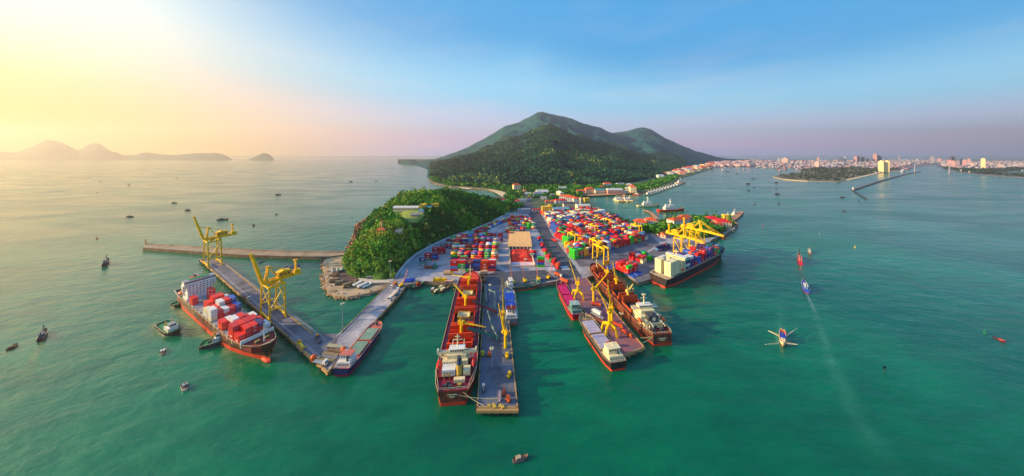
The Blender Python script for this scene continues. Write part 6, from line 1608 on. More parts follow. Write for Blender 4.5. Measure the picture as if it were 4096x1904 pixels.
def forest(name, pts, radii, n, label, size=.36, hscale=1.1, colour=None, seed=1, mats=LEAF):
    """one mass of tree crowns standing at pts"""
    rng = np.random.default_rng(seed); protos = [crown_tris(rng, n, size) for _ in range(10)]
    P = np.asarray(pts); m = len(P)
    pick = rng.integers(0, 10, m); T = np.stack(protos)[pick]
    ang = rng.uniform(0, 6.28, m); co, si = np.cos(ang), np.sin(ang)
    X = T[...,0]*co[:,None,None]-T[...,1]*si[:,None,None]; Y = T[...,0]*si[:,None,None]+T[...,1]*co[:,None,None]; Z = T[...,2]
    R = np.asarray(radii)[:,None,None]; hs = rng.uniform(.85, 1.35, m)[:,None,None]*hscale
    Vt = np.stack([X*R+P[:,0,None,None], Y*R+P[:,1,None,None], Z*R*hs+P[:,2,None,None]+R*.75*hs], -1).reshape(-1, 3)
    Ft = np.arange(len(Vt)).reshape(-1, 3)
    c = colour if colour is not None else rng.choice(3, m, p=[.4,.4,.2])
    mi = np.repeat(c, n)
    flip = rng.random(len(mi)) < .18; mi = np.where(flip, np.minimum(mi+1, len(mats)-1), mi)
    o = link(name, np_mesh(name, Vt, Ft, mats, mi)); return tag(o, label, 'trees', kind='stuff')
rv = np.random.default_rng(3)
# the wooded hill
hpx_open = [[HP(u, v) for u, v in q] for q in (((1562,848),(1684,844),(1706,866),(1672,908),(1630,904),(1584,880)),)]
x = rv.uniform(-330, 0, 26000); y = rv.uniform(200, 600, 26000)
ok = in_poly(x, y, hill_out) & ~in_poly(x, y, hpx_open[0])
x, y = x[ok], y[ok]; z = hill_height(x, y)
u_ = CX+x/y*F; v_ = HZ+(CAMH-z)/y*F
near = (y < 480) & (z > 1.5) & ((z > 3.6) | (y < 250) | (x > -90))
for (bu, bv, rr_) in ((1527,938,18),(1596,934,15),(1626,838,0),(1694,834,10),(1740,834,12),(1640,880,10)):
    near &= np.hypot(u_-bu, (v_-bv)*1.6) > rr_
for uu0, uu1, vv0, vv1 in ((1575,1680,828,848),):
    near &= ~((u_ > uu0) & (u_ < uu1) & (v_ > vv0) & (v_ < vv1))
keepp = rv.random(len(x)) < np.where(vnoise(x, y, 30, 8, 3) > .32, .35, .9)
x, y, z = x[near & keepp], y[near & keepp], z[near & keepp]
sel = rv.permutation(len(x))[:6200]; x, y, z = x[sel], y[sel], z[sel]
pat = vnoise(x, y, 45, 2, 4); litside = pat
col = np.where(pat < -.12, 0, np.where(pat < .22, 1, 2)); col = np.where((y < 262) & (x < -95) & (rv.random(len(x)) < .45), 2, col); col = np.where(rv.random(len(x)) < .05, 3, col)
rad = rv.uniform(1.3, 3.2, len(x))*np.where(rv.random(len(x)) < .08, 1.6, np.where(rv.random(len(x)) < .3, .65, 1.0))*np.where(y < 240, .85, 1.0)
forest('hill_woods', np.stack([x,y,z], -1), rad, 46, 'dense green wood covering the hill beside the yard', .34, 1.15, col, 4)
# lower slopes of the mountain
U = rv.uniform(1720, 2740, 60000); Yy = 720*np.exp(rv.uniform(0, math.log(2500/720), 60000))
Zm = mountain_height(U[None,:], Yy[None,:])[0]; vv = HZ+(CAMH-Zm)/Yy*F
ok = (Zm > 3) & (rv.random(len(U)) < .34)
U, Yy, Zm = U[ok], Yy[ok], Zm[ok]; X = (U-CX)/F*Yy
pat = vnoise(X, Yy, 160, 6, 4); col = np.where(pat < 0, 0, np.where(pat < .33, 1, 2))
forest('mountain_woods', np.stack([X,Yy,Zm], -1), rv.uniform(3.5, 7.5, len(X))*(1+Yy/5000), 16, 'forest covering the lower slopes of the mountain', .6, .9, col, 6, [leaf_mat('hazy_leaf_dark', (28,74,66)), leaf_mat('hazy_leaf_mid', (38,88,70)), leaf_mat('hazy_leaf_light', (58,108,74)), LEAF[3]])  # blue cast of distant haze worked into these leaf colours
# village greenery between the houses
def scatter(poly_px, n, z=GZ):
    P = [G(u, v, z) for u, v in poly_px]; xs_ = [p.x for p in P]; ys_ = [p.y for p in P]
    X = rv.uniform(min(xs_), max(xs_), n*6); Y = rv.uniform(min(ys_), max(ys_), n*6); k = in_poly(X, Y, P); X, Y = X[k][:n], Y[k][:n]
    return np.stack([X, Y, np.full(len(X), z)], -1)
vp = scatter([(2040,846),(2086,840),(2096,800),(2085,790),(2200,800),(2330,790),(2326,770),(2540,768),(2556,745),(2300,738),(2040,748),(2016,790)], 1500)
bl = [b for b in bpy.data.objects if b.name.startswith(('building','spire','water_tower')) and b.parent is None]
bxy = np.array([(b.location.x, b.location.y) for b in bl])
dd = np.hypot(vp[:,None,0]-bxy[None,:,0], vp[:,None,1]-bxy[None,:,1]).min(1)
# shorter trees in front of houses so the walls stay in view
front = np.array([(((abs(bxy[:,0]-p[0]) < 12) & (bxy[:,1]-p[1] > 0) & (bxy[:,1]-p[1] < 26)).any()) for p in vp])
vp = vp[(dd > 9) & ~front]
forest('village_trees', vp, rv.uniform(2.6, 5.0, len(vp)), 34, 'dark green trees filling the village between yard and mountain', .4, 1.0, rv.choice(3, len(vp), p=[.55,.3,.15]), 8)
lsh = scatter([(1722,713),(1740,727),(1803,743),(1873,746),(1950,752),(2006,766),(2060,758),(2060,735),(1900,730),(1780,725),(1740,700)], 900)
forest('shore_trees', lsh, rv.uniform(3.5, 6.5, len(lsh)), 26, 'green trees between the cove beaches and the mountain', .45, .8, rv.choice(3, len(lsh), p=[.45,.4,.15]), 15)
rsh = scatter([(2556,766),(2610,756),(2660,738),(2720,704),(2690,700),(2640,715),(2560,740)], 500)
forest('shore_trees', rsh, rv.uniform(3.5, 6.5, len(rsh)), 26, 'green trees behind the marina piers', .45, .7, rv.choice(3, len(rsh), p=[.5,.4,.1]), 16)
hp_ = scatter([(2640,905),(2668,884),(2760,876),(2850,872),(2920,880),(2930,900),(2890,925),(2840,946),(2780,948),(2700,938),(2640,934),(2560,928),(2535,908),(2570,900)], 1000)
dd = np.hypot(hp_[:,None,0]-bxy[None,:,0], hp_[:,None,1]-bxy[None,:,1]).min(1)
front = np.array([(((abs(bxy[:,0]-p[0]) < 9) & (bxy[:,1]-p[1] > 0) & (bxy[:,1]-p[1] < 15)).any()) for p in hp_])
hp_ = hp_[(dd > 8) & ~front]
forest('headland_shrubs', hp_, rv.uniform(2.2, 4.2, len(hp_)), 40, 'low green trees and shrubs over the headland', .4, 1.0, rv.choice(4, len(hp_), p=[.45,.35,.1,.1]), 9)
pp = scatter([(3095,705),(3137,714),(3230,722),(3345,724),(3385,718),(3500,692),(3420,694),(3300,695),(3190,692),(3130,699)], 170, 1.4)
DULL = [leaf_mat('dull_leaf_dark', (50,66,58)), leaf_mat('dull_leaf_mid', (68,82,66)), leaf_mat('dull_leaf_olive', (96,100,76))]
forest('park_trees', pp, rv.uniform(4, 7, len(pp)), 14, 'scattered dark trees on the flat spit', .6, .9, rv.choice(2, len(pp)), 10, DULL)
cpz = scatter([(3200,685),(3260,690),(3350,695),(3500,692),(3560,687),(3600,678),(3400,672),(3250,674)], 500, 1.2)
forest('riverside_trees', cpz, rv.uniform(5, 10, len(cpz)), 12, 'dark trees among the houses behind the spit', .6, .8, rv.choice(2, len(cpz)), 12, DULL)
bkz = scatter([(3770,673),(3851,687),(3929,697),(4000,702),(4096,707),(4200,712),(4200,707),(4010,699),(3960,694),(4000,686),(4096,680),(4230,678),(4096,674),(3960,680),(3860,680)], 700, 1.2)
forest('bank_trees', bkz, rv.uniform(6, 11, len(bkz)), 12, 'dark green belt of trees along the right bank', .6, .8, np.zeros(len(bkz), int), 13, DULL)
# single trees
def tree(p, h, rad, label, kind='broad', seed=0, cols=(0,1)):
    rng = np.random.default_rng(100+seed); r = empty('tree' if kind != 'palm' else 'palm_tree', p, 0, label, 'tree' if kind != 'palm' else 'palm')
    q = MB(); lean = rng.uniform(-.06,.06,2)*h
    tz = h*(.55 if kind != 'palm' else .97)
    q.tube((0,0,-.3), (lean[0]*.5,lean[1]*.5,tz*.5), .05*h*.5, M_TRUNK, 7, .04*h*.5); q.tube((lean[0]*.5,lean[1]*.5,tz*.5), (lean[0],lean[1],tz), .04*h*.5, M_TRUNK, 7, .025*h*.5)
    if kind != 'palm':
        for k in range(4):
            a = rng.uniform(0, 6.28); q.tube((lean[0]*.6,lean[1]*.6,tz*.6), (rad*.5*math.cos(a),rad*.5*math.sin(a),tz+rad*.2), .02*h*.5, M_TRUNK, 5, .01*h*.5)
    q.build('trunk', r)
    if kind == 'palm':
        q = MB()
        for k in range(13):
            a = 6.28*k/13+rng.uniform(-.2,.2); e = rng.uniform(.1,.8); pv_ = Vector((lean[0],lean[1],tz)); w = .28*rad*.5
            for j in range(4):
                t = (j+1)/4; nx = Vector((lean[0]+rad*t*math.cos(a), lean[1]+rad*t*math.sin(a), tz+rad*(e*t-1.1*t*t)))
                sd_ = Vector((-math.sin(a), math.cos(a), 0))*w*(1-.7*t); s0 = Vector((-math.sin(a), math.cos(a), 0))*w*(1-.7*(t-.25))
                q.add([pv_-s0, pv_+s0, nx+sd_, nx-sd_], [(0,1,2,3)], LEAF[1 if k % 3 else 0]); pv_ = nx
        q.build('crown', r)
    else:
        n = 260 if kind == 'broad' else 300
        T = crown_tris(rng, n, .2, 1.0)
        if kind == 'cone':
            zz = rng.uniform(0, 1, n); rr_ = (1-zz)**.8*rng.uniform(.5,1,n); a = rng.uniform(0, 6.28, n)
            c = np.stack([rr_*np.cos(a), rr_*np.sin(a), zz*2.6-1], -1); T = T-T.mean(1, keepdims=True)+c[:,None,:]
        Vt = (T*rad+np.array([lean[0],lean[1],h*.62 if kind == 'broad' else h*.42])).reshape(-1, 3)
        mi = rng.choice(cols, n)
        link('crown', np_mesh('crown', Vt, np.arange(len(Vt)).reshape(-1, 3), LEAF, mi), r)
    return r
cas = [(2428,868),(2440,872),(2452,876),(2466,880),(2474,886),(2488,892),(2500,897),(2512,902),(2524,906),(2546,916),(2560,926),(2576,934)]
for k, (u, v) in enumerate(cas): tree(G(u, v, GZ), 9.5-(k % 3), 3.0+(k % 2)*.6, f'{ORD[k]} dark tree from the left in the row along the basin edge', 'cone' if k % 2 else 'broad', k, (0,0,1))
for k, (u, v) in enumerate(((2684,876),(2700,874),(2722,874),(2744,872),(2822,872),(2834,874),(2850,870),(2864,870),(2916,892),(2921,900))):
    tree(G(u, v, GZ), 11, 2.6, f'{ORD[k]} palm from the left along the headland shore', 'palm', 40+k)
for k, (u, v) in enumerate(((2640,922),(2656,934),(2690,936),(2716,930),(2738,926),(2762,932),(2782,928),(2806,930),(2770,905),(2798,900),(2822,908),(2616,934),(2632,944),(2590,922))):
    tree(G(u, v, GZ), 9.5+(k % 3), 4.4+(k % 2), f'{ORD[k]} bushy tree in the headland grove behind the wharf', 'broad', 60+k, (0,1,1,2))
for k, (u, v) in enumerate(((2180,838),(2206,838),(2218,836),(2172,826),(2060,836),(2050,842))):
    tree(G(u, v, GZ), 8, 3.4, ('round tree left of the yellow office roof','tree right of the yellow office','tree behind the blue roofed warehouse','tree behind the yellow office','tree at the rear foot of the hill','tree by the green end of the lorry queue')[k], 'broad', 80+k, (0,1))
# boulders
M_ROCK = mat('rock_tan', (196,152,108), .95, .2, .4, dirt=(120,84,62), dirt_amt=.7, dscale=.5); M_ROCKR = mat('rock_red', (150,98,72), .95, .25, .4, dirt=(90,62,52), dirt_amt=.7, dscale=.5); M_ROCKG = mat('rock_grey', (178,166,158), .95, .2, .4)
def rock_mesh(seed, m):
    rng = np.random.default_rng(seed); q = MB(); q.dome((0,0,0), 1.0, m, 7, 2, .75, True)
    q.v = [tuple(np.array(v)*rng.uniform(.72,1.2)) for v in q.v]
    return q.mesh('boulder')
RM = [rock_mesh(s, m) for s, m in enumerate((M_ROCK,M_ROCK,M_ROCKG,M_ROCKR,M_ROCK,M_ROCKR))]
ra = random.Random(9)
def rocks_along(px, n, w, smin, smax, parent, z=.3, kinds=(0,1,2,4), zin=1.6):
    P = [G(u, v, z) for u, v in px]; seg = [(b-a).length for a, b in zip(P[:-1], P[1:])]; T = sum(seg)
    for k in range(n):
        t = ra.uniform(0, T); i = 0
        while t > seg[i] and i < len(seg)-1: t -= seg[i]; i += 1
        p = P[i].lerp(P[i+1], t/seg[i]); o_ = ra.uniform(-w, w)
        o = link('boulder', RM[ra.choice(kinds)], parent, (p.x+o_*.6, p.y+o_, max(-.1, .3+zin*(o_+w)/(2*w)-.2)), ra.uniform(0,6)); s = ra.uniform(smin, smax); o.scale = (s*ra.uniform(.8,1.3), s, s*ra.uniform(.7,1.1))
rocks_along([(1345,1026),(1297,1046),(1297,1104),(1304,1150),(1312,1172),(1340,1187),(1390,1194),(1437,1187),(1484,1176),(1537,1161)], 250, 2.4, .5, 1.3, point)
rocks_along([(1486,864),(1437,899),(1436,930),(1420,960),(1402,994),(1376,1016)], 130, 5.0, .9, 2.4, ho, .3, (3,5,3,0), 3.5)
pg = bpy.data.objects['port_ground']
rocks_along([(2850,957),(2880,946),(2905,936),(2942,916),(2944,896),(2928,878)], 46, 2.6, .9, 2.6, pg, .3, (0,1,3), 1.2)
rocks_along([(1715,716),(1733,733),(1803,748),(1873,751),(1950,759)], 60, 3.5, 1.2, 3.2, mo, .3, (3,5,3), 1.2)
rocks_along([(2478,1064),(2490,1075),(2514,1106)], 22, 1.2, .5, 1.0, pg, .3, (0,1,2), .8)
for k, (u, v) in enumerate(((1412,946),(1418,950),(1408,870),(1426,888),(1454,880))): o = link('boulder', RM[3], ho, G(u, v, 0), k); o.scale = (2.0,1.5,.9)
# ================================================================== the far city
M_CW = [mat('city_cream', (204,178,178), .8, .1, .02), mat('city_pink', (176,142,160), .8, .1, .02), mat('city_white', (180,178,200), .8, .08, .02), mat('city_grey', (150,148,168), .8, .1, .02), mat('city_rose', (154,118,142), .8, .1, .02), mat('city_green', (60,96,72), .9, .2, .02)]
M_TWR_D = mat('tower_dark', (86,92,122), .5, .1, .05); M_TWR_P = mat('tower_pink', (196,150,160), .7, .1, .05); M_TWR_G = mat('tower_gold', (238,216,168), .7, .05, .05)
def tower(u, vb, vt, wpx, label, m, depth=1.0, cap=True, bands=8, name='tower_block'):
    """city tower seen at column u, foot at row vb, top at row vt"""
    p = G(u, vb, 1.2); s = p.y/F; w = wpx*s; h = (vb-vt)*s
    r = empty(name, p, RAD(32), label, 'tower block')
    q = MB(); q.box((0,0,h/2), (w,w*depth,h), m); q.build('body', r)
    q = MB(); q.box((0,0,0), (w*.9,w*depth+.6,h/bands*.35), mat('tower_glass', (96,110,140), .3, .1)); me = q.mesh('window_band')
    for k in range(bands): link('window_band', me, r, (0,0,h*(k+.6)/bands))
    if cap: q = MB(); q.box((0,0,h+w*.12), (w*.55,w*.5*depth,w*.25), m); q.build('roof_house', r)
T_ = [(3524,689,645,13,'left of the two golden waterfront towers',M_TWR_G),(3546,689,645,14,'right of the two golden waterfront towers',M_TWR_G),(3932,679,635,9,'slim golden tower on the right bank',M_TWR_G),
 (3141,653,635,19,'broad cream hotel block on the left of the city',M_CW[0]),(3116,650,632,4,'thin white tower left of the broad hotel',M_CW[2]),(3268,669,648,12,'cream block in the near part of the city',M_CW[0]),
 (3273,648,630,6,'pink tower behind the near cream block',M_TWR_P),(3363,650,630,8,'dark tower of the close pair in the city centre',M_TWR_D),(3380,650,628,6,'pale tower right of the dark one',M_CW[2]),
 (3422,650,626,8,'pink tower left in the tall cluster',M_TWR_P),(3436,650,624,11,'broad dark tower in the tall cluster',M_TWR_D),(3451,650,630,8,'dark tower right in the tall cluster',M_TWR_D),(3470,650,630,7,'grey tower beyond the tall cluster',M_CW[3]),
 (3500,650,617,10,'tallest pink tower of the city',M_TWR_P),(3510,650,622,9,'dark tower touching the tallest pink one',M_TWR_D),(3520,650,627,8,'dark tower behind the golden pair',M_TWR_D),(3729,652,627,10,'grey tower on the river beyond the bridge',M_CW[3]),
 (3757,650,634,8,'pink tower right of the river tower',M_TWR_P),(3799,664,627,8,'left dark tower by the right pylon',M_TWR_D),(3812,664,625,12,'right dark tower by the right pylon',M_TWR_D),(3796,666,641,8,'pink block below the dark pair',M_TWR_P),
 (3808,667,645,14,'broad pink block below the dark pair',M_TWR_P),(3849,664,636,9,'grey tower in the right bank cluster',M_CW[3]),(3858,665,640,9,'pink tower in the right bank cluster',M_TWR_P),(3875,662,635,6,'thin pink tower right of the cluster',M_TWR_P),
 (3888,668,653,7,'cream low block right of the cluster',M_CW[0]),(3595,650,624,4,'thin far tower on the city skyline',M_CW[3]),(3668,648,636,5,'faint far tower above the river',M_CW[2])]
for u, vb, vt, w, lb, m in T_: tower(u, vb, vt, w, lb, m)
# bridge towers and their white anchor blocks at the river mouth
for u, lb in ((3660.5,'left white bridge pylon at the river mouth'),(3798.5,'right white bridge pylon at the river mouth')):
    p = G(u, 691, 0); s = p.y/F; r = empty('bridge_pylon', p, 0, lb, 'pylon')
    for k in (-1, 1): q = MB(); q.bar((k*1.6*s,0,-2), (k*.9*s,0,36*s), 1.6*s, M_CW[2], None, 1.1*s); q.build('leg', r)
    q = MB(); q.box((0,0,9*s), (3.6*s,1.4*s,1.0*s), M_CW[2]); q.box((0,0,26*s), (3.0*s,1.3*s,1.0*s), M_CW[2]); q.build('cross_beam', r)
    q = MB(); q.box((0,0,.6*s), (6*s,4*s,1.6*s), M_CW[0]); q.build('footing', r)
for u, lb, sg in ((3612,'left white wedge shaped bridge anchorage',1),(3846,'right white wedge shaped bridge anchorage',-1)):
    p = G(u, 688, 0); s = p.y/F; r = empty('bridge_anchorage', p, 0, lb, 'anchorage')
    q = MB(); q.prof([(-6*s,0),(6*s,0),(sg*5.5*s,11*s),(sg*1.5*s,11*s),(-sg*6*s,4*s)][::1], -3*s, 3*s, M_CW[2]); q.build('block', r)
    q = MB(); q.box((0,0,-.2), (14*s,8*s,1.2), M_CW[3]); q.build('base', r)
# far breakwater with beacon
P = [G(*a, 1.6) for a in ((3680,686),(3620,697),(3520,724),(3412,759))]; c = P[-1].copy(); c.z = 0
bk = empty('breakwater', c, 0, 'thin far breakwater with a bend in the right bay', 'breakwater')
M_RB = mat('rubble', (110,98,100), .95, .2, .1)
for a, b in zip(P[:-1], P[1:]): q = MB(); q.bar(a-c-Vector((0,0,1)), b-c-Vector((0,0,1)), 6, M_RB, 4.2); q.build('arm', bk)
a, b = G(3408,760,.8), G(3464,796,.8); q = MB(); q.bar(a-c, b-c, 3.5, M_STEEL, 2.4); q.build('outer_arm', bk)
p = G(3412,759,1.6)-c; q = MB(); q.tube((p.x,p.y,0), (p.x,p.y,9), 1.4, M_WHITE, 8, .9); q.build('beacon', bk)
# low houses: one mass to the horizon
VV = []; FF = []; MI = []
r8 = np.random.default_rng(5)
def houses(n, uf, vf, wpx, hpx, mats):
    for _ in range(n):
        u = uf(); v = vf(u); p = G(u, v, 1.0); s = p.y/F
        w = r8.uniform(*wpx)*s; h = r8.uniform(*hpx)*s; d = w*r8.uniform(.6,1.4); a = r8.uniform(-.4,.4)
        co, si = math.cos(a), math.sin(a); R = np.array([[co,-si,0],[si,co,0],[0,0,1]])
        b = np.array([(-.5,-.5,0),(.5,-.5,0),(.5,.5,0),(-.5,.5,0),(-.5,-.5,1),(.5,-.5,1),(.5,.5,1),(-.5,.5,1)])*np.array([w,d,h])
        VV.append(b @ R.T+np.array(p)); FF.append(fx+8*len(FF)); m = int(r8.choice(mats)); MI.extend([m]*6)
houses(1300, lambda: r8.uniform(2835,3640), lambda u: 640+abs(r8.normal(0, 1))*np.interp(u, [2835,3000,3200,3500,3640], [13,11,16,21,12])+3, (3,9), (2,6), [0,1,2,4,3,3])
houses(420, lambda: r8.uniform(2840,3000), lambda u: r8.uniform(648,667), (6,16), (4,9), [0,1,4,0])
houses(500, lambda: r8.uniform(3560,3800), lambda u: 640+abs(r8.normal(0,1))*5+2, (3,8), (2,5), [3,1,2,3])
houses(900, lambda: r8.uniform(3770,4200), lambda u: 645+abs(r8.normal(0,1))*np.interp(u, [3770,3850,3950,4200], [8,14,12,12])+2, (3,9), (2,6), [3,1,2,3,0])
for k in range(len(VV)):      # keep houses off the water
    pass
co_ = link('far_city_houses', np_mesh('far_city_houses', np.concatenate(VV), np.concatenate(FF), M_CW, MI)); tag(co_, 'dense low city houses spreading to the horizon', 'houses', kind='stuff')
# ================================================================== vehicles, masts and small things
M_TYRE = mat('tyre', (28,28,30), .9, .1)
def truck(p, rz, label, cab=None, load=None, kind='flat', s=1.0):
    r = empty('lorry', p, rz, label, 'lorry'); r.scale = (s,s,s); cab = cab or M_WHITE
    q = MB(); q.box((2.6,0,1.25), (1.5,1.9,1.7), cab); q.box((2.4,0,2.15), (1.0,1.8,.4), cab); c = q.build('cab', r)
    q = MB(); q.box((3.36,0,1.65), (.06,1.6,.7), M_GLASS); q.build('windscreen', c)
    for y in (-.7,.7): q = MB(); q.box((3.37,y,.75), (.06,.3,.22), M_WHITE); q.build('headlight', c)
    q = MB(); q.box((-1.0,0,.75), (5.6,1.5,.25), M_STEEL); q.build('chassis', r)
    if kind == 'flat': q = MB(); q.box((-1.0,0,1.0), (5.6,2.0,.25), load or M_STEEL); q.build('flatbed', r)
    elif kind == 'box': q = MB(); q.box((-1.0,0,1.95), (5.4,2.1,2.1), load or CM['red']); q.build('cargo_box', r)
    elif kind == 'tip': q = MB(); q.prof([(-3.8,1.0),(1.6,1.0),(1.8,2.2),(-4.0,2.2)], -1.05, 1.05, load or M_ORANGE); q.build('tipper_body', r)
    for x in (2.5,-2.0,-3.2):
        for y in (-.85,.85): q = MB(); q.tube((x,y-.16,.5), (x,y+.16,.5), .5, M_TYRE, 10); q.build('wheel', r)
    return r
def trailer(p, rz, label, m, s=1.0):
    r = empty('trailer', p, rz, label, 'trailer'); r.scale = (s,s,s)
    q = MB(); q.box((0,0,1.0), (8.0,2.0,.3), m); q.box((0,.8,1.2), (8.0,.12,.2), m); q.box((0,-.8,1.2), (8.0,.12,.2), m); q.build('flatbed', r)
    for x in (-3.2,-2.2): 
        for y in (-.8,.8): q = MB(); q.tube((x,y-.15,.45), (x,y+.15,.45), .45, M_TYRE, 10); q.build('wheel', r)
    q = MB(); q.bar((2.6,-.5,0), (2.6,-.5,.9), .15, M_STEEL); q.bar((2.6,.5,0), (2.6,.5,.9), .15, M_STEEL); q.build('landing_leg', r)
def digger(p, rz, label, m=None, arm=True, s=1.0, reach=6.0, up=6.5):
    """tracked crane or excavator with a long lattice arm"""
    r = empty('crawler_crane', p, rz, label, 'crane'); r.scale = (s,s,s); m = m or M_YEL
    for y in (-.9,.9):
        q = MB(); q.box((0,y,.4), (2.8,.5,.6), M_TYRE); q.tube((-1.4,y-.25,.4), (-1.4,y+.25,.4), .3, M_TYRE, 8); q.tube((1.4,y-.25,.4), (1.4,y+.25,.4), .3, M_TYRE, 8); q.build('track', r)
    q = MB(); q.box((-.2,0,1.35), (2.6,2.0,1.1), m); q.box((-1.5,0,1.3), (.6,1.9,.9), m); q.build('engine_housing', r)
    q = MB(); q.box((.8,.6,2.0), (.9,.8,1.2), m); q.box((1.27,.6,2.1), (.05,.6,.7), M_GLASS); q.build('cab', r)
    q = MB(); a = Vector((1.0,-.2,1.6)); b = Vector((reach,-.2,up))
    for dy, dz in ((-.25,-.2),(.25,-.2),(-.25,.2),(.25,.2)): q.bar(a+Vector((0,dy,dz)), b+Vector((0,dy*.4,dz*.4)), .12, mat('boom_salmon', (232,130,90), .6, .1))
    for k in range(8):
        p0 = a.lerp(b, k/8); p1 = a.lerp(b, (k+1)/8); q.bar(p0+Vector((0,-.2,-.15)), p1+Vector((0,.2,.15)), .07, mat('boom_salmon', (232,130,90)))
    q.build('boom', r)
    q = MB(); q.tube(b, (b.x,b.y,b.z-2.5), .04, M_STEEL, 4); q.box((b.x,b.y,b.z-2.8), (.5,.5,.6), M_STEEL); q.build('grab', r)
rzl = math.atan2(dL.y, dL.x)
truck(G(990,1196,GZ), rzl, 'white lorry with rusty flatbed driving down the container pier', load=mat('rusty_load', (150,84,60), .8, .2))
def spreader(p, rz, label, m):
    r = empty('spreader', p, rz, label, 'spreader')
    q = MB(); q.box((0,0,.45), (6.4,.9,.5), m); q.build('beam', r)
    for x in (-3.1,3.1): q = MB(); q.box((x,0,.45), (.4,2.2,.5), m); q.build('end_beam', r)
    q = MB(); q.tube((-3.9,0,.2), (-3.9,0,1.3), .7, mat('spreader_orange', (232,140,20), .5, .1), 12); q.build('drum', r)
spreader(G(1206,1384,GZ), rzl-.1, 'yellow container spreader lying on the container pier', M_YEL)
spreader(G(1274,1362,GZ), rzl-.25, 'dark spreader with yellow drum lying near the pier bend', M_STEEL)
def tank(p, label, m, s=1.0):
    r = empty('tank', p, 0, label, 'tank')
    q = MB(); q.dome((0,0,1.3*s), 1.25*s, m, 14, 5, 1, True); q.build('shell', r); q = MB(); q.tube((0,0,0), (0,0,.5*s), 1.0*s, m, 12); q.build('base_ring', r)
tank(G(1254,1440,GZ), 'round orange buoy stored near the pier tip', M_ORANGE); tank(G(1374,1408,GZ), 'round orange buoy stored beside the barge', M_ORANGE); tank(G(1048,1216,GZ), 'round crimson buoy under the near gantry crane', M_HRED, .8)
tl = [(1322,1424,mat('trailer_tan',(150,124,96),.8,.15)),(1316,1436,mat('trailer_grey',(130,126,128),.8,.15)),(1306,1446,mat('trailer_olive',(140,124,84),.8,.15)),(1340,1392,mat('trailer_pale',(176,168,140),.8,.15)),(1344,1408,mat('trailer_brown',(130,100,80),.8,.15))]
tn = ['tan trailer, rearmost of three parked at the pier tip','grey trailer, middle of three parked at the pier tip','olive trailer, front of three parked at the pier tip','pale trailer parked left of the orange buoy by the barge','brown trailer parked below the pale one by the barge']
for (u, v, m), lb in zip(tl, tn): trailer(G(u, v, GZ), rzl+.35, lb, m)
truck(G(1284,1456,GZ), rzl+.3, 'white cab lorry with grey flatbed at the pier tip', load=M_GREYP)
rzb = math.atan2(*(lambda d: (d.y, d.x))(G(1600,1160,GZ)-G(1340,1420,GZ)))
truck(G(1574,1146,GZ), rzb+math.pi, 'white cab lorry with orange tipper leaving the bridge', load=mat('tipper_orange',(206,120,70),.6,.1), kind='tip')
truck(G(1570,1192,GZ), rzb+math.pi, 'white lorry with pale load on the bridge', load=mat('pale_load',(236,206,180),.8,.1), kind='tip', s=1.25)
truck(G(1584,1170,GZ), rzb, 'grey flatbed lorry crossing the bridge', load=M_GREYP)
digger(G(1606,1146,GZ), RAD(55), 'yellow crawler crane with salmon boom at the quay corner', reach=5, up=11)
for k, (u, v, a, up) in enumerate(((2052,1133,115,10),(2100,1128,112,9),(2154,1120,108,9.5),(2194,1114,55,9.5))):
    digger(G(u, v, GZ), RAD(a), ('leftmost','second','third','rightmost')[k]+' yellow crawler crane with salmon boom along the quay', reach=5.5, up=up, s=1.1)
digger(G(2102,1042,GZ+1), RAD(200), 'small pale excavator working at the red stockpile', m=M_CREAM, reach=2.5, up=3.2, s=.8)
for k, (u, v, c) in enumerate(((2235,1105,M_ORANGE),(2258,1128,M_ORANGE),(2218,965,CM['red']))):
    truck(G(u, v, GZ), RAD(-50), ('white and orange tipper beside the quay end','orange tipper at the root of the ore pier','red lorry on the yard road')[k], cab=M_WHITE if k == 0 else c, load=c, kind='tip')
for k, (u, v, lb) in enumerate(((2510,1340,'orange tipper lorry near the lamp mast on the ore pier'),(2472,1306,'yellow and orange lorry beside the portal crane'),(2386,1222,'rust coloured lorry beside the open holds'),(2452,1384,'small red vehicle at the front of the ore pier'))):
    truck(G(u, v, GZ), RAD(-60+20*k), lb, cab=M_ORANGE, load=mat('ore_load',(206,70,50),.9,.15), kind='tip', s=.8)
trailer(G(2390,1268,GZ), RAD(-52), 'tanker trailer parked left of the portal crane', M_GREYP); trailer(G(2402,1290,GZ), RAD(-52), 'rusty trailer parked in front of the tanker', mat('rusty_load',(150,84,60)))
truck(G(2384,1256,GZ), RAD(128), 'white lorry with pale tank on the ore pier', load=M_WHITE, kind='box', s=.9)
bh = empty('hopper', G(2434,1262,GZ), 0, 'blue hopper standing between the ore pier cranes', 'hopper')
q = MB(); q.add([(-1.6,-1.6,5),(1.6,-1.6,5),(1.6,1.6,5),(-1.6,1.6,5),(-.5,-.5,2.4),(.5,-.5,2.4),(.5,.5,2.4),(-.5,.5,2.4)], [(0,4,5,1),(1,5,6,2),(2,6,7,3),(3,7,4,0)], M_BLUEC); q.build('bin', bh)
for x in (-1.5,1.5):
    for y in (-1.5,1.5): q = MB(); q.bar((x,y,0), (x,y,5), .2, M_BLUEC); q.build('leg', bh)
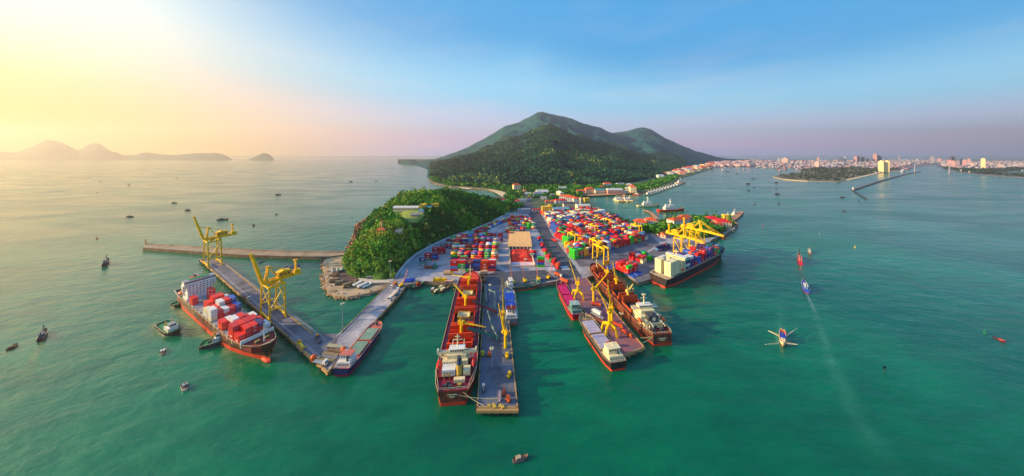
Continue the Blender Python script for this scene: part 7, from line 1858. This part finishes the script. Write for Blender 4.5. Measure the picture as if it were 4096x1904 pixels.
# coal pier clutter
def crate(p, d, m, label, rz=0, name='crate'):
    r = empty(name, p, rz, label, name.replace('_',' ')); q = MB(); q.box((0,0,d[2]/2), d, m); q.build('body', r)
    q = MB()
    for s in (-1,1): q.box((0,s*(d[1]/2+.02),d[2]/2), (d[0]*1.02,.06,d[2]*.25), M_STEEL); q.box((s*d[0]*.3,0,d[2]+.02), (.12,d[1]*1.03,.06), M_STEEL)
    q.build('strap', r)
cc = [(1956,1626),(1974,1622),(1980,1630),(2002,1626),(2012,1631)]
for k, (u, v) in enumerate(cc): crate(G(u, v, GZ), (1.2,.9,.6), M_WALLY, ORD[k]+' cream block from the left at the end of the coal pier', .1*k, 'mooring_block')
trailer(G(1997,1590,GZ), RAD(90), 'narrow pinkish trailer near the end of the coal pier', mat('trailer_pink',(176,150,150),.8,.1), .6)
def forklift(p, rz, label, m):
    r = empty('forklift', p, rz, label, 'forklift')
    q = MB(); q.box((0,0,.8), (1.9,1.1,.9), m); q.box((-.7,0,1.3), (.5,1.0,.5), m); q.build('body', r)
    q = MB()
    for x in (-.6,.5):
        for y in (-.45,.45): q.bar((x,y,1.2), (x,y,2.2), .08, M_STEEL)
    q.box((0,0,2.25), (1.4,1.1,.1), m); q.build('overhead_guard', r)
    q = MB(); q.bar((1.1,-.35,.2), (1.1,-.35,2.6), .1, M_STEEL); q.bar((1.1,.35,.2), (1.1,.35,2.6), .1, M_STEEL); q.box((1.6,-.3,.25), (1.0,.14,.08), M_STEEL); q.box((1.6,.3,.25), (1.0,.14,.08), M_STEEL); q.build('fork_mast', r)
    for x in (-.6,.7):
        for y in (-.55,.55): q = MB(); q.tube((x,y-.12,.35), (x,y+.12,.35), .35, M_TYRE, 8); q.build('wheel', r)
for u, v, lb, m in ((1930,1424,'yellow green forklift beside the bulk carrier bridge',mat('forklift_lime',(190,190,40),.5,.1)),(1958,1426,'orange forklift left of the lamp mast on the coal pier',M_ORANGE),(2028,1430,'yellow loader at the right edge of the coal pier',M_YEL),(2038,1508,'square yellow loader on the right of the coal pier',M_YEL),(1934,1560,'small grey tractor near the stern of the bulk carrier',M_GREYP),(2016,1580,'small brown tractor near the end of the coal pier',M_HBRN),(2033,1606,'rusty machine at the pier end corner',M_HATCHO)):
    forklift(G(u, v, GZ), ra.uniform(0,6), lb, m)
def lamp_mast(u, v, vt, label, m=None):
    p = G(u, v, GZ); h = (v-vt)/F*p.y; r = empty('lamp_mast', p, 0, label, 'lamp mast'); m = m or M_GREYP
    q = MB(); q.tube((0,0,0), (0,0,h), .22, m, 8, .1); q.build('pole', r)
    q = MB(); q.tube((0,0,h-.2), (0,0,h+.1), .7, m, 10); q.build('head_ring', r)
    q = MB(); q.box((0,0,0), (.45,.3,.5), M_CREAM); me = q.mesh('floodlight')
    for k in range(6): a = k*math.pi/3; link('floodlight', me, r, (.8*math.cos(a),.8*math.sin(a),h+.15), a)
for a in ((1370,1322,1215,'tall lamp mast standing at the inner bend of the pier'),(1561,1128,1045,'tall lamp mast at the root of the approach bridge'),(1572,1106,1080,'short white post beside the bridge lamp mast',M_WHITE),(1967,1472,1394,'slender lamp mast on the coal pier'),(1960,1190,1140,'pale lamp mast at the root of the coal pier'),(2485,1345,1254,'rust coloured lamp mast on the ore pier',M_HATCHO),(1717,1000,976,'lamp post with yellow head by the hill road'),(1925,905,876,'lamp post on the slope above the lorry queue'),(2380,965,890,'white lamp mast in the middle of the large yard'),(2236,935,878,'lamp mast at the left rear of the large yard')): lamp_mast(*a)
# yellow tanks and cabins on the quay edge
for k, (u, lb) in enumerate(((1748,'left yellow tank unit on the quay edge'),(1773,'right yellow tank unit on the quay edge'))):
    r = empty('tank_container', G(u,1124,GZ), 0, lb, 'tank'); q = MB(); q.box((0,0,1.3), (5.2,2.2,2.0), M_YEL); q.build('body', r); q = MB()
    for x in (-2.6,2.6): q.box((x,0,1.3), (.2,2.4,2.5), M_YELD)
    q.box((0,0,.15), (5.4,2.4,.3), M_HATCHO); q.build('frame', r)
truck(G(1800,1128,GZ), 0, 'long pinkish trailer lorry on the quay edge', cab=M_CREAM, load=M_WALLP); truck(G(1794,1098,GZ), RAD(-4), 'tan lorry with yellow cab on the apron', cab=M_YEL, load=mat('tan_load',(214,170,130),.8,.1), kind='box'); truck(G(1932,1098,GZ), RAD(183), 'tan lorry near the foremast of the bulk carrier', cab=M_CREAM, load=mat('tan_load',(214,170,130)), kind='box')
crate(G(1918,1114,GZ), (7,3,2.4), mat('rust_shed',(170,104,56),.8,.15), 'rust coloured store shed at the bow of the bulk carrier', 0, 'store_shed'); crate(G(1934,1128,GZ), (4,3,2.0), mat('rust_shed',(170,104,56)), 'brown cargo heap crate beside the store shed', .2, 'store_shed')
truck(G(1636,1128,GZ), RAD(10), 'blue flatbed lorry by the quay corner', cab=M_BLUEC, load=M_BLUEC); trailer(G(1640,1122,GZ), RAD(10), 'second blue flatbed behind the quay corner lorry', M_BLUEC)
# pipes rack, reach stacker
rs = empty('reach_stacker', G(1740,1072,GZ), RAD(100), 'green reach stacker in front of the hillside containers', 'stacker')
q = MB(); q.box((0,0,1.2), (5,2.4,1.2), M_DKGRN); q.build('body', rs); q = MB(); q.bar((-2,0,2.2), (4.2,0,5.4), .7, M_DKGRN); q.build('arm', rs); q = MB(); q.box((4.4,0,4.9), (.9,5.4,.5), M_ORANGE); q.build('spreader', rs); q = MB(); q.box((.2,.6,2.4), (1.3,1.1,1.4), M_GLASS); q.build('cab', rs)
for x in (-1.8,1.8):
    for y in (-1.2,1.2): q = MB(); q.tube((x,y-.25,.7), (x,y+.25,.7), .7, M_TYRE, 10); q.build('wheel', rs)
# lorry queue along the hill wall
for k in range(20):
    t = k/19; u = 1910+t*108+(k % 2)*9; v = 926-t*48+(k % 2)*5
    truck(G(u, v, GZ), RAD(52), f'{TENS[k]} container lorry from the front of the queue below the hill', cab=rc_.choice([M_WHITE,M_RED,M_BLUEC]), load=CM[rc_.choice(mixed)], kind='box')
# boundary wall of the yard
wl_ = empty('boundary_wall', wall_pts[5], 0, 'pale boundary wall along the foot of the wooded hill', 'wall')
for a, b in zip(wall_pts[:-2], wall_pts[1:-1]):
    n = max(1, int((b-a).length/6))
    for k in range(n): p0 = a.lerp(b, k/n)-wall_pts[5]; p1 = a.lerp(b, (k+.96)/n)-wall_pts[5]; q = MB(); q.bar((p0.x+.6,p0.y,.8), (p1.x+.6,p1.y,.8), .35, M_WALLW, 1.7); q.build('wall_panel', wl_)
# work yard on the point: shelter, lorries, boats ashore
sl = empty('ribbed_shelter', G(1352,1086,1.8), RAD(32), 'striped green and white open shelter on the boulder point', 'shelter')
for k in range(6): q = MB(); q.bar((-4+k*1.5,-2.2,1.6), (-4+k*1.5,2.4,2.2), .8, M_WHITE if k % 2 == 0 else M_TEAL, .15); q.build('roof_strip', sl)
for x in (-4.3,4.0):
    for y in (-2,2.2): q = MB(); q.bar((x,y,0), (x,y,1.9), .15, M_STEEL); q.build('post', sl)
crate(G(1383,1082,1.8), (10,1.2,1.5), mat('green_wall',(90,116,84),.9,.1), 'long green barrier behind the striped shelter', RAD(48), 'site_barrier')
wy = [(1343,1128,15,mat('tan_hull',(150,124,92),.8,.2),'box'),(1364,1138,18,mat('grey_hull',(128,116,96),.8,.2),'box'),(1338,1104,-5,mat('brown_hull',(120,92,72),.8,.2),'flat'),(1412,1136,80,mat('tan_hull',(150,124,92)),'flat'),(1432,1140,70,M_WHITE,'tip'),(1452,1146,60,M_WHITE,'tip'),(1470,1146,62,M_WHITE,'flat'),(1395,1146,45,mat('tan_hull',(150,124,92)),'box')]
wn_ = ['tan lorry parked left on the muddy point','grey box lorry in the middle of the muddy point','brown flatbed behind the lorries on the point','tan flatbed standing upright to the shore on the point','first white tipper in the row on the point','second white tipper in the row on the point','white flatbed at the right of the row on the point','tan box lorry near the boulder edge']
for (u, v, a, m, kd), lb in zip(wy, wn_): truck(G(u, v, 1.8), RAD(a), lb, cab=M_WHITE if kd == 'tip' else m, load=m, kind=kd)
for k, (u, v, w_) in enumerate(((1462,1106,8),(1482,1112,7),(1520,1100,9))): crate(G(u, v, 2.2), (w_,1.4,1.3), M_WALLW if k != 1 else M_ROOF_G, ('long white hut under the hill beside the service road','grey green hut beside the service road','pale tarpaulin heap under the hill')[k], RAD(6*k), 'site_hut')
# wakes and stirred water: thin foam lying on the sea
def foam_mat(name, col, amt, sc):
    m = bpy.data.materials.new(name); m.use_nodes = True; nt = m.node_tree; N = nt.nodes; Lk = nt.links; b = N['Principled BSDF']; b.inputs['Base Color'].default_value = lin(*col); b.inputs['Roughness'].default_value = .5
    t = N.new('ShaderNodeTexCoord'); nz = N.new('ShaderNodeTexNoise'); nz.inputs['Scale'].default_value = sc; nz.inputs['Detail'].default_value = 6; Lk.new(t.outputs['Object'], nz.inputs['Vector'])
    sx = N.new('ShaderNodeSeparateXYZ'); Lk.new(t.outputs['UV'], sx.inputs[0])
    def mt(op, a, b2=None):
        n = N.new('ShaderNodeMath'); n.operation = op; n.use_clamp = True
        for i_, x_ in enumerate((a, b2)):
            if x_ is None: continue
            if isinstance(x_, (int, float)): n.inputs[i_].default_value = x_
            else: Lk.new(x_, n.inputs[i_])
        return n.outputs[0]
    yy = mt('SUBTRACT', sx.outputs[1], .5); yy.node.use_clamp = False
    ab = N.new('ShaderNodeMath'); ab.operation = 'ABSOLUTE'; Lk.new(yy, ab.inputs[0])
    edge = mt('SUBTRACT', 1.0, mt('MULTIPLY', ab.outputs[0], 2.0)); fade = mt('SUBTRACT', 1.0, sx.outputs[0])
    a = mt('MULTIPLY', mt('MULTIPLY', edge, fade), mt('MULTIPLY', mt('SUBTRACT', nz.outputs['Fac'], .28), amt)); Lk.new(a, b.inputs['Alpha'])
    return m
def wake(px, w0, w1, m, label, z=.05):
    P = [G(u, v, z) for u, v in px]; V = []; UV = []; n = len(P)
    for k, p in enumerate(P):
        d = (P[min(k+1, n-1)]-P[max(k-1, 0)]).normalized(); nn = Vector((-d.y,d.x,0)); w = w0+(w1-w0)*k/(n-1)
        V += [p-nn*w/2, p+nn*w/2]; UV += [(k/(n-1),0), (k/(n-1),1)]
    Fq = [(2*k, 2*k+2, 2*k+3, 2*k+1) for k in range(n-1)]
    me = bpy.data.meshes.new('wake'); me.from_pydata([tuple(v) for v in V], [], Fq); me.materials.append(m)
    uvl = me.uv_layers.new(name='UVMap')
    for lp_ in me.loops: uvl.data[lp_.index].uv = UV[lp_.vertex_index]
    me.update(); o = link('wake', me); return tag(o, label, 'wake', kind='stuff')
FM = foam_mat('wake_foam', (190,226,220), 1.6, .9); FM2 = foam_mat('old_wake', (84,180,152), 1.55, .12); FM3 = foam_mat('silt_plume', (196,176,120), 1.4, .2)
wake([(3224,1170),(3240,1206),(3262,1250),(3280,1310)], 1.6, 4.0, FM, 'white wake behind the blue fishing boat')
wake([(3262,1250),(3290,1340),(3330,1460),(3390,1600),(3460,1720),(3530,1850),(3570,1930)], 4.0, 13.0, FM2, 'long pale old wake curving to the bottom right')
wake([(3201,1058),(3205,1080),(3210,1096)], 1.4, 3.0, FM, 'short wake behind the magenta fishing boat')
wake([(3124,1330),(3122,1290),(3122,1230),(3124,1150)], 4.5, 9.0, FM2, 'pale trail behind the trawler'); wake([(3129,1372),(3126,1350),(3124,1318)], 6, 7, FM, 'foam round the trawler hull')
wake([(886,882),(850,892),(810,902)], 2.0, 4.0, FM, 'thin wake of the navy boat beyond the breakwater')
wake([(172,1352),(150,1400),(110,1470),(70,1560)], 1.5, 7, foam_mat('gold_wake', (240,200,120), .9, .5), 'golden wake behind the left navy boat')
wake([(48,1396),(20,1420),(-20,1450)], 1.5, 4, foam_mat('gold_wake2', (240,200,120), .9, .5), 'golden wake behind the wooden boat')
wake([(690,1236),(730,1262),(770,1270),(810,1262)], 5, 10, FM3, 'muddy plume stirred up by the stern tug'); wake([(620,1290),(600,1330),(590,1380)], 6, 12, FM3, 'muddy plume left of the lone tug')
wake([(652,1414),(640,1432),(630,1450)], 1, 2.5, FM, 'small wake of the cream boat'); wake([(744,1552),(765,1548),(790,1540)], .8, 2, FM, 'small wake of the white boat')
# masts and clearings on the mountain
for u, v, hpx, lb in ((2168,447,8,'radio mast on the mountain summit'),(2576,510,5,'radio mast on the second peak'),(2648,588,10,'white mast on the right mountain slope'),(2849,620,6,'mast on the low right shoulder of the mountain')):
    yv = 3600 if u < 2300 else 4180; p = AT(u, v+1, yv); s = yv/F; r = empty('radio_mast', p, 0, lb, 'mast'); q = MB(); q.bar((0,0,-12), (0,0,hpx*s), 1.2*s, M_WHITE, None, .5*s); q.build('pole', r); q = MB(); q.box((0,0,0), (4*s,3*s,2.4*s), M_WALLW); q.build('hut', r)
